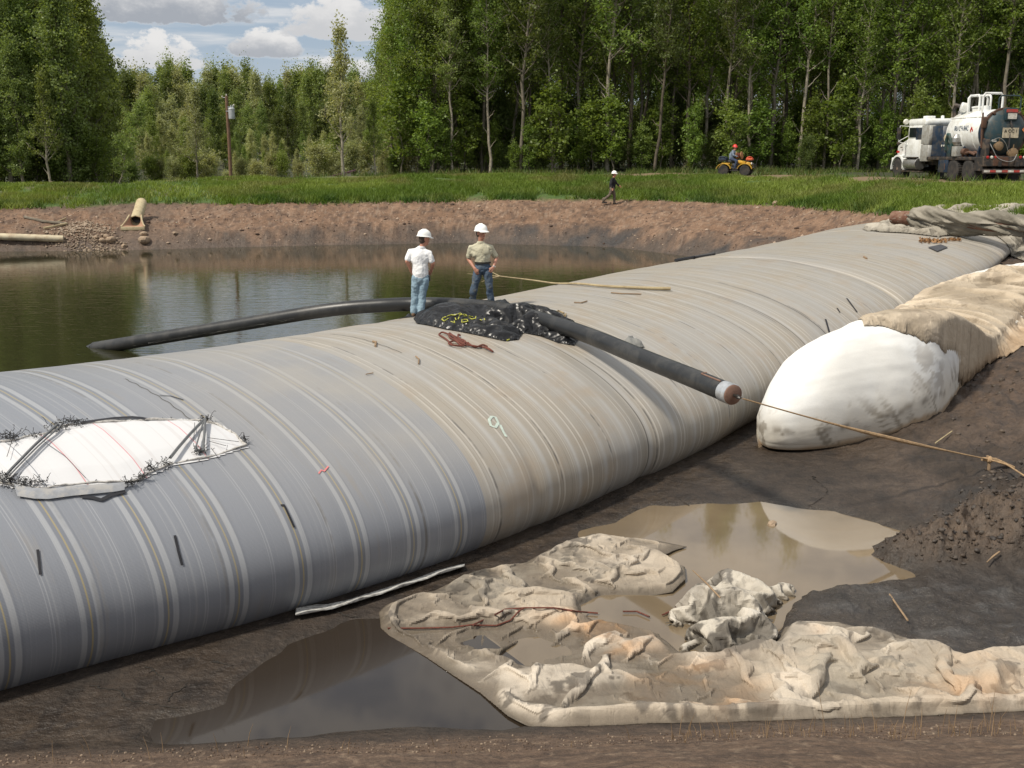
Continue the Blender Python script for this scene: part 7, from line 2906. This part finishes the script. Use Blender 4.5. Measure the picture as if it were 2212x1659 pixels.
mb = MB()
rings = [cu_ring(0.55, .33, .33, .36, 0), cu_ring(1.9, .32, .32, 1.0, 0), cu_ring(2.5, .32, .32, 1.3, 0)]
inner = [[(x * .87, y, z0 + 0) for x, y, z0 in r] for r in rings]
vr = [[mb.bm.verts.new(p) for p in r] for r in rings]
for a, b in zip(vr, vr[1:]):
    for k in range(24):
        mb.bm.faces.new((a[k], a[(k + 1) % 24], b[(k + 1) % 24], b[k]))
mb.build('pipe', CONC, cu, 50)
mb = MB()
NF = 14
front, back, lip = [], [], []
U_ = []
for j in range(7):
    t = j / 6
    y = .58 - .9 * t
    wb = .33 + .30 * t ** 1.3
    hs = .36 + .30 - .62 * t
    ring = []
    for k in range(NF + 1):
        a = math.pi * (1 + k / NF)          # lower half: left wall, floor, right wall
        x_ = -math.cos(math.pi * k / NF) * wb
        dep = math.sin(math.pi * k / NF) ** (.6)
        top = .30 * (1 - t) ** .8 + .10
        z_ = .36 * (1 - t) + .05 * t + (top * (1 - dep) - .28 * (1 - t) * dep)
        ring.append((x_, y, z_))
    U_.append([mb.bm.verts.new(p) for p in ring])
for a, b in zip(U_, U_[1:]):
    for k in range(NF):
        mb.bm.faces.new((a[k], a[k + 1], b[k + 1], b[k]))
fo = mb.build('flared_trough', INRM, cu, 50)
sm_ = fo.modifiers.new('wall', 'SOLIDIFY')
sm_.thickness = .05
mb = MB()
for s in (-1, 1):
    mb.tube([(s * .33, .58, .36 + .35), (s * .36, .40, .62), (s * .44, .1, .42), (s * .56, -.2, .22), (s * .66, -.33, .12)], [.05, .05, .045, .045, .05], 8)
mb.tube([(-.33, .58, .71 - .3), (-.28, .57, .60), (0, .56, .70), (.28, .57, .60), (.33, .58, .41)], .045, 8)
mb.build('rim', CONC, cu)
mb = MB()
mb.box((0, -.36, .02), (1.30, .12, .20), None, .02)
mb.build('front_lip', CONC, cu)
mb = MB()
mb.lathe([(.30, 0), (.001, .01)], (0, 1.0, .55), (0, -1, .4), seg=24)
mb.build('bore_shade_disc', DARKM, cu)  # dark disc put in as the shade inside the pipe

pa, pb_ = ground_px(-60, 518), ground_px(138, 524)
mb = MB()
ptsw = [pa + np.array([0, 0, .16]), (pa + pb_) / 2 + np.array([0, -.1, .16]), pb_ + np.array([0, 0, .12])]
mb.tube(catm(np.array(ptsw), 6), .16, 16)
tag(mb.build('tan_pipe', simple('dirty_cream_pipe', (.50, .43, .30), .7, nscale=3, dirt=(.3, .2, .12))), 'cream coloured pipe lying along the left water edge', 'pipe')
ROCK = simple('pale_grey_stone', (.30, .22, .15), .9, nscale=6, var=.3, bump=.5, bscale=12)


def rock_mesh(seed, name):
    rg = random.Random(seed)
    bm = bmesh.new()
    bmesh.ops.create_icosphere(bm, subdivisions=2, radius=1)
    for v_ in bm.verts:
        k_ = 1 + .35 * (fbm(np.array([v_.co.x * 1.3 + seed]), np.array([v_.co.y * 1.3 + v_.co.z]), 1, 3, 300)[0] - .5) * 2
        v_.co = Vector((v_.co.x * k_, v_.co.y * k_ * .8, v_.co.z * k_ * .62))
    me = bpy.data.meshes.new(name)
    bm.to_mesh(me)
    bm.free()
    me.materials.append(ROCK)
    return me


RK = [rock_mesh(i, 'stone') for i in range(5)]
for i, (px, py, r_, lab) in enumerate(((283, 553 / 1.0, 0, ''),)):
    pass
for px, py, r_, lab in (((1250 / 4.424) / 1.273, (500 + 735 / 4.424) / 1.273, .30, 'pale stone left of the wash below the culvert'), ((1350 / 4.424) / 1.273, (500 + 735 / 4.424) / 1.273, .42, 'largest flat stone left of the wash below the culvert'), ((1510 / 4.424) / 1.273, (500 + 795 / 4.424) / 1.273, .30, 'round stone at the water edge below the culvert'),
                       ((1760 / 4.424) / 1.273, (500 + 735 / 4.424) / 1.273, .55, 'wide angular stone right of the wash below the culvert'), ((1745 / 4.424) / 1.273, (500 + 650 / 4.424) / 1.273, .34, 'tilted stone just under the right side of the culvert lip'), ((2130 / 4.424) / 1.273, (500 + 645 / 4.424) / 1.273, .22, 'lone pale stone on the bank right of the culvert'),
                       ((1165 / 4.424) / 1.273, (500 + 690 / 4.424) / 1.273, .24, 'stone at the right edge of the gravel heap'), (1675, 441, .30, 'single pale stone at the lower edge of the grass bank'), ((1290 / 4.424) / 1.273, (500 + 682 / 4.424) / 1.273, .30, 'slanting stone above the flat one by the culvert wash')):
    g = ground_px(px, py)
    o = link('stone', RK[rnd.randrange(5)], None, None, tuple(g + np.array([0, 0, r_ * .15])), (rnd.uniform(-.3, .3), rnd.uniform(-.3, .3), rnd.uniform(0, 6)))
    o.scale = (r_ * .6, r_ * .6, r_ * .6)
    tag(o, lab, 'stone', None)
# gravel heap
gv, gf, off = [], [], 0
base_ = np.array([v_.co for v_ in RK[0].vertices])
bf = np.array([p_.vertices[:] for p_ in RK[0].polygons])
bm = bmesh.new()
bmesh.ops.create_icosphere(bm, subdivisions=1, radius=1)
base_ = np.array([v_.co[:] for v_ in bm.verts])
bf = np.array([[v_.index for v_ in f_.verts] for f_ in bm.faces])
bm.free()
for k in range(1500):
    t_ = rngp.random() ** .7
    py = 480 + 62 * t_
    px = 190 + (rngp.normal(0, 1)) * (14 + 42 * t_)
    if px > 285 and rngp.random() < .8:
        continue
    yv = 50.3 + (1 - t_) * 2.6 + rngp.normal(0, .1)
    x_ = (px - 1106) / FPX * yv
    g = np.array([x_, yv, 0])
    r_ = rngp.uniform(.015, .06)
    gv.append(base_ * r_ * rngp.uniform(.6, 1.2, 3) * np.array([1.2, 1, .75]) + g)
    gf.append(bf + off)
    off += len(base_)
gv = np.vstack(gv)
cen = gv.reshape(-1, len(base_), 3).mean(1)
zz = terrain(cen[:, 0], cen[:, 1])
gv = gv.reshape(-1, len(base_), 3)
gv[:, :, 2] += zz[:, None] + .03
gcol = np.repeat(lerp3(np.tile(np.array([.22, .155, .105]), (len(cen), 1)), (.36, .29, .22), rngp.random(len(cen))), len(base_), 0)
kind(link('gravel', mesh_np('gravel', gv.reshape(-1, 3), np.vstack(gf), False, gcol), attr_mat('gravel_stone', .9)), 'stuff')
# scattered pebbles and clods over the brown bank
N_ = 4200
uu = rngp.uniform(-.52, .52, N_)
shv, edv = np.interp(uu, TAB_U, T_SHORE), np.interp(uu, TAB_U, T_EDGE)
yv = shv + .2 + rngp.random(N_) ** .9 * (edv - shv)
xv = uu * yv
kk_ = fbm(xv, yv, .8, 3, 305) > .42
xv, yv = xv[kk_], yv[kk_]
zz = terrain(xv, yv)
rr_ = rngp.uniform(.012, .045, len(xv)) * (1 + 1.5 * (rngp.random(len(xv)) > .96))
sc_ = rngp.uniform(.6, 1.25, (len(xv), 1, 3)) * np.array([1.2, 1, .7])
pv = base_[None] * rr_[:, None, None] * sc_ + np.stack([xv, yv, zz], 1)[:, None]
pf = (bf[None] + (np.arange(len(xv)) * len(base_))[:, None, None]).reshape(-1, 3)
pcx = np.repeat(lerp3(np.tile(np.array([.085, .055, .04]), (len(xv), 1)), (.36, .27, .20), (rngp.random(len(xv)) > .55).astype(float)), len(base_), 0)
kind(link('clods', mesh_np('clods', pv.reshape(-1, 3), pf, False, pcx), bpy.data.materials['gravel_stone']), 'stuff')
# drift sticks on the bank
for pts, lab, r_ in (([(53, 472), (95, 482), (145, 487)], 'grey bare stick on the bank left of the culvert', .07), ([(95, 497), (125, 491), (145, 487)], 'paler stick crossing under the grey one left of the culvert', .06), ([(125, 482), (143, 475)], 'short pale twig above the two sticks left of the culvert', .04)):
    mb = MB()
    mb.tube([ground_px(a, b) + np.array([0, 0, .07]) for a, b in pts], r_, 7)
    tag(mb.build('stick', BR if 'pale' in lab else BK_GREY), lab, 'stick')

# utility pole
yp = 74.5
xp = (498 - 1106) / FPX * (.977 * yp + .3)
zp = H1(xp, yp) - .3
topz = 5 + (330 - 214) / FPX * yp
up_ = thing('utility_pole', 'brown wooden utility pole with a grey transformer in front of the pale scrub', 'utility pole', (xp, yp, zp))
hp_ = topz - zp
mb = MB()
mb.tube([(0, 0, 0), (.02, 0, hp_ * .5), (0, 0, hp_)], [.125, .115, .10], 12)
mb.build('pole', bark_mat('treated_pole', (.17, .10, .065), (.22, .14, .095)), up_)
mb = MB()
mb.lathe([(.001, -.38), (.2, -.36), (.21, -.3), (.21, .28), (.23, .30), (.20, .36), (.001, .40)], (.32, -.1, hp_ - 1.15), seg=18)
mb.tube([(.30, -.1, hp_ - .8), (.30, -.1, hp_ - .6)], .04, 8)
mb.tube([(.42, -.1, hp_ - .8), (.42, -.1, hp_ - .58)], .03, 8)
mb.build('transformer', simple('pale_grey_enamel', (.42, .44, .46), .4), up_)
mb = MB()
mb.box((.15, -.1, hp_ - 1.0), (.4, .06, .06))
mb.box((.25, -.05, hp_ - .72), (.5, .06, .05))
mb.tube([(-.28, 0, hp_ - .12), (.05, 0, hp_ - .1)], .025, 6)
mb.build('bracket', STEEL, up_)
for q in ((-.28, 0, hp_ - .05), (0, 0, hp_ + .06), (.48, -.05, hp_ - .60)):
    mb = MB()
    mb.lathe([(.03, -.06), (.05, -.03), (.035, 0), (.05, .03), (.02, .07)], q, seg=10)
    mb.build('insulator', WHITEW, up_)

# little shed behind the bank
ys = 71.5
xs = (738 - 1106) / FPX * (.977 * ys + .3)
zs = 5 - (383 - 330) / FPX * ys - .45
sh_ = thing('shed', 'tiny cream shed with a sloping maroon roof half hidden by the bank', 'shed', (xs, ys, zs), R(8))
mb = MB()
mb.poly([(-.55, -.5, 0), (.62, -.5, 0), (.62, -.5, .86), (-.55, -.5, .58)], Vector((0, 1.0, 0)))
mb.build('wall', simple('cream_boards', (.66, .60, .47), .7), sh_, 0)
mb = MB()
mb.poly([(-.85, -.72, .52), (.95, -.72, .95), (.95, .72, .95), (-.85, .72, .52)], Vector((-.015, 0, .07)))
mb.build('roof', simple('maroon_roofing', (.085, .035, .045), .7), sh_, 0)
mb = MB()
mb.box((.80, .0, .45), (.06, .06, .9))
mb.build('post', BK_DARK, sh_, 0)

# posts and scraps behind the left bank
gp_ = ground_px(158, 396)
mb = MB()
mb.tube([(0, 0, -.2), (0, 0, .55)], .035, 8)
tag(mb.build('marker_post', simple('white_post_paint', (.7, .7, .68), .5), None, 30, tuple(gp_)), 'short white post at the back of the left grass bank', 'post')
mb = MB()
mb.tube([(0, 0, -.2), (.0, 0, .62)], .035, 8)
tag(mb.build('marker_post', simple('faded_blue_paint', (.10, .17, .30), .5), None, 30, tuple(gp_ + np.array([-.16, .3, 0]))), 'short blue post just behind the white one on the left bank', 'post')
mb = MB()
q0, q1 = ground_px(108, 398), ground_px(150, 392)
mb.tube([q0 + np.array([0, 0, .1]), q1 + np.array([0, 0, .45])], .03, 6)
tag(mb.build('rail', BR), 'thin pale rail leaning up to the short posts on the left bank', 'rail')
for px, py, w_, lab in ((229, 397, .55, 'white scrap of sheeting on the left grass bank'), (338, 384, .35, 'smaller white scrap further along the grass bank')):
    g = ground_px(px, py)
    mb = MB()
    vs = [(rngp.uniform(.7, 1.1) * math.cos(a) * w_, rngp.uniform(.6, 1) * math.sin(a) * w_ * .5, .22 + rngp.uniform(0, .08)) for a in np.linspace(0, 6.28, 9, endpoint=False)]
    mb.poly(vs, Vector((0, 0, .05)))
    tag(mb.build('white_scrap', simple('white_scrap_plastic', (.72, .75, .78), .5), None, 0, tuple(g)), lab, 'scrap')

# ------------------------------------------------------------------ foreground bits
bpy.context.view_layer.update()
TREE_T = BVHTree.FromObject(TARP, bpy.context.evaluated_depsgraph_get())


def sheet_z(x, y):
    h = TREE_T.ray_cast(Vector((x, y, 5)), Vector((0, 0, -1)))
    return h[0].z if h[0] is not None else H1(x, y)


def on_tarp(q, lift=.02):
    p = at_z(*q, -.22)
    for _ in range(3):
        z = max(sheet_z(p[0], p[1]), WZ)
        p = at_z(*q, z)
    return p + np.array([0, 0, lift])


for pts, lab in (([z7(340, 885), z7(520, 885), z7(700, 880), z7(820, 865), z7(930, 815), z7(1000, 778), z7(1120, 770)], 'dark red rope along the left fold of the big beige tarpaulin'),
                 ([z7(820, 868), z7(950, 870), z7(1030, 840), z7(1080, 785), z7(1110, 770), z7(1270, 770), z7(1400, 790), z7(1520, 800)], 'dark red rope branching across the middle of the big tarpaulin'),
                 ([z7(1660, 790), z7(1740, 790), z7(1810, 820)], 'short length of red rope by the dark mud inside the tarpaulin'),
                 ([z8(10, 810), z8(60, 790), z8(120, 745), z8(170, 755), z8(190, 800), z8(150, 790), z8(90, 775), z8(30, 800)], 'coiled dark red rope at the left foot of the muddy cloth bundle')):
    P = [on_tarp(q, .025) for q in densify(pts, 10)]
    mb = MB()
    mb.tube(P, .010, 6)
    tag(mb.build('rope', RROPE), lab, 'rope')
for a, b, lab, r_ in ((z8(180, 585), z8(335, 740), 'thin dark reed leaning on the muddy cloth bundle', .010), (z8(1190, 590), z8(1385, 875), 'thin brown reed lying on the dark grey mud at the right', .012), (z8(1830, 540), z8(1900, 500), 'short pale stick at the edge of the brown mud heap', .012)):
    p0_, p1_ = ground_px(*a), ground_px(*b)
    if 'bundle' in lab:
        p0_, p1_ = at_z(*a, .25), at_z(*b, .08)
    mb = MB()
    mb.tube([p0_ + np.array([0, 0, .08]), (p0_ + p1_) / 2 + np.array([0, 0, .09]), p1_ + np.array([0, 0, .08])], [r_ * .6, r_, r_], 6)
    tag(mb.build('reed', WOODM), lab, 'reed')
g0_, g1_ = ground_px(2020, 962), ground_px(2056, 938)
mb = MB()
mb.tube([g0_ + np.array([0, 0, .03]), g1_ + np.array([0, 0, .05])], .012, 6)
tag(mb.build('stick', BR), 'short pale stick on the mud right of the white bag', 'stick')
g0_ = at_z(1668, 1133, WZ)
o = link('stone', RK[2], None, None, tuple(g0_), (0, 0, 1))
o.scale = (.09, .08, .08)
tag(o, 'small grey lump sticking out of the beige puddle', 'stone')
# clods: mud heap and the churned slope at the right
def clod_field(P, z0, n_, r0, r1, name, cols, seed, pw=1.0):
    rg = np.random.default_rng(seed)
    x0, y0 = P.min(0)
    x1, y1 = P.max(0)
    x = rg.uniform(x0, x1, n_)
    y = rg.uniform(y0, y1, n_)
    s = poly_sd(x, y, P) + .3 * (fbm(x, y, 2, 2, seed % 60) - .5)
    k = s > 0.0
    x, y, s = x[k], y[k], s[k]
    r = r0 + (r1 - r0) * rg.random(len(x)) ** 6
    z = terrain(x, y)
    sc = rg.uniform(.6, 1.3, (len(x), 1, 3)) * np.array([1.1, 1, .8])
    jit = 1 + .8 * (rg.random((len(x), len(base_), 1)) - .5)
    v = base_[None] * jit * r[:, None, None] * sc + np.stack([x, y, z + r * .05], 1)[:, None]
    ff = (bf[None] + (np.arange(len(x)) * len(base_))[:, None, None]).reshape(-1, 3)
    cc_ = np.repeat(lerp3(np.tile(np.array(cols[0]), (len(x), 1)), cols[1], rg.random(len(x))), len(base_), 0)
    return kind(link(name, mesh_np(name, v.reshape(-1, 3), ff, True, cc_, {'rough': np.full(len(cc_), .6)}), M_CLODS), 'stuff')


M_CLODS = attr_mat('wet_clods', rattr=True, bscale=40, bump=.5, bdist=.02, fine=.3, fscale=40)
clod_field(MOUND, -.3, 2200, .004, .034, 'mud_clods', ((.036, .026, .019), (.060, .043, .031)), 501)
clod_field(CHURN, .1, 3600, .006, .05, 'mud_clods', ((.032, .028, .026), (.075, .06, .048)), 502)
RS = gxy([(2060, 900), (2110, 800), (2240, 720), (2420, 700), (2420, 1000), (2240, 1010), (2100, 1000)], .35)
clod_field(RS, .3, 2600, .01, .06, 'mud_clods', ((.045, .034, .027), (.10, .075, .055)), 503)
# dry stems on the near bank
NS = 130
px = rngp.uniform(-80, 2290, NS)
px = np.where(rngp.random(NS) < .75, rngp.uniform(1450, 2290, NS), px)
py = 1600 + rngp.random(NS) * 90
paths = []
for a, b in zip(px, py):
    p = at_z(a, b, -.15)
    z = H1(p[0], p[1])
    h_ = rngp.uniform(.05, .20) * (2.0 if rngp.random() < .12 else 1)
    d_ = rngp.normal(0, .25, 2)
    P = np.array([(p[0], p[1], z - .02), (p[0] + d_[0] * h_ * .4, p[1] + d_[1] * h_ * .4, z + h_ * .55), (p[0] + d_[0] * h_, p[1] + d_[1] * h_, z + h_)])
    paths.append((P, np.array([.0035, .0028, .001])))
for a, b, c_, d2 in ((1785, 1650, 1766, 1475), (1560, 1640, 1545, 1545), (1700, 1650, 1702, 1600)):
    p = at_z(a, b, -.1)
    q = at_y(c_, d2, p[1] + .15)
    paths.append((np.array([p, (p + q) / 2 + np.array([.02, 0, 0]), q]), np.array([.004, .003, .0015])))
Vt, Ft = tubes_np(paths, 4)
kind(link('dry_stems', mesh_np('dry_stems', Vt, Ft, True), simple('dry_stem', (.24, .16, .09), .9)), 'stuff')
# pebbles and crumbs on the near bank
NB = 2600
px = rngp.uniform(-120, 2330, NB)
py = 1585 + rngp.random(NB) ** .6 * 110
P = np.array([at_z(a, b, -.2) for a, b in zip(px, py)])
kk_ = (9.12 + .075 * P[:, 0] - P[:, 1]) > .25
P = P[kk_]
z = terrain(P[:, 0], P[:, 1])
r = .003 + .012 * rngp.random(len(P)) ** 3
v = base_[None] * r[:, None, None] * rngp.uniform(.6, 1.3, (len(P), 1, 3)) + np.stack([P[:, 0], P[:, 1], z + .002], 1)[:, None]
ff = (bf[None] + (np.arange(len(P)) * len(base_))[:, None, None]).reshape(-1, 3)
cc_ = np.repeat(lerp3(np.tile(np.array([.09, .06, .042]), (len(P), 1)), (.22, .165, .12), (rngp.random(len(P)) > .7).astype(float)), len(base_), 0)
kind(link('bank_crumbs', mesh_np('bank_crumbs', v.reshape(-1, 3), ff, False, cc_), bpy.data.materials['gravel_stone']), 'stuff')
# shade of cracks in the drying mud, drawn as dark strands beside the dam tube
CRK = simple('crack_shadow_mud', (.02, .017, .014), .9)
paths = []
for pts in ([zh(0, 0)], ):
    pass
def zl(x, y):           # picture 0..1408 x 860..1960 enlarged 1.5085
    return x / 1.5085 / 1.27306, (860 + y / 1.5085) / 1.27306
for pts in ([(390, 1550), (440, 1565), (500, 1580), (530, 1610), (590, 1620), (660, 1640), (740, 1650)], [(500, 1580), (510, 1600), (560, 1625)], [(600, 1480), (640, 1490), (660, 1510), (690, 1540)], [(700, 1620), (715, 1590), (760, 1560), (780, 1540)], [(880, 1450), (930, 1460), (970, 1460)], [(905, 1460), (890, 1440)], [(1390, 1250), (1450, 1262), (1500, 1268)], [(640, 1490), (620, 1500)]):
    q = [ground_px(*zl(*a)) + np.array([0, 0, .004]) for a in pts]
    q = catm(np.array(q), 5)
    q = q + rngp.normal(0, .012, q.shape) * np.array([1, 1, 0])
    paths.append((q, np.linspace(.007, .003, len(q)) * (.6 + .8 * rngp.random(len(q)))))
for pts in ([z8(100, 150), z8(150, 180), z8(210, 210), z8(320, 215)], [z8(860, 20), z8(890, 60), z8(930, 90), z8(940, 120), z8(900, 150), z8(840, 190)]):
    q = catm(np.array([ground_px(*a) + np.array([0, 0, .004]) for a in pts]), 5)
    q = q + rngp.normal(0, .015, q.shape) * np.array([1, 1, 0])
    paths.append((q, np.linspace(.008, .003, len(q))))
Vt, Ft = tubes_np(paths, 5)
kind(link('mud_cracks', mesh_np('mud_cracks', Vt, Ft, True), CRK), 'stuff')
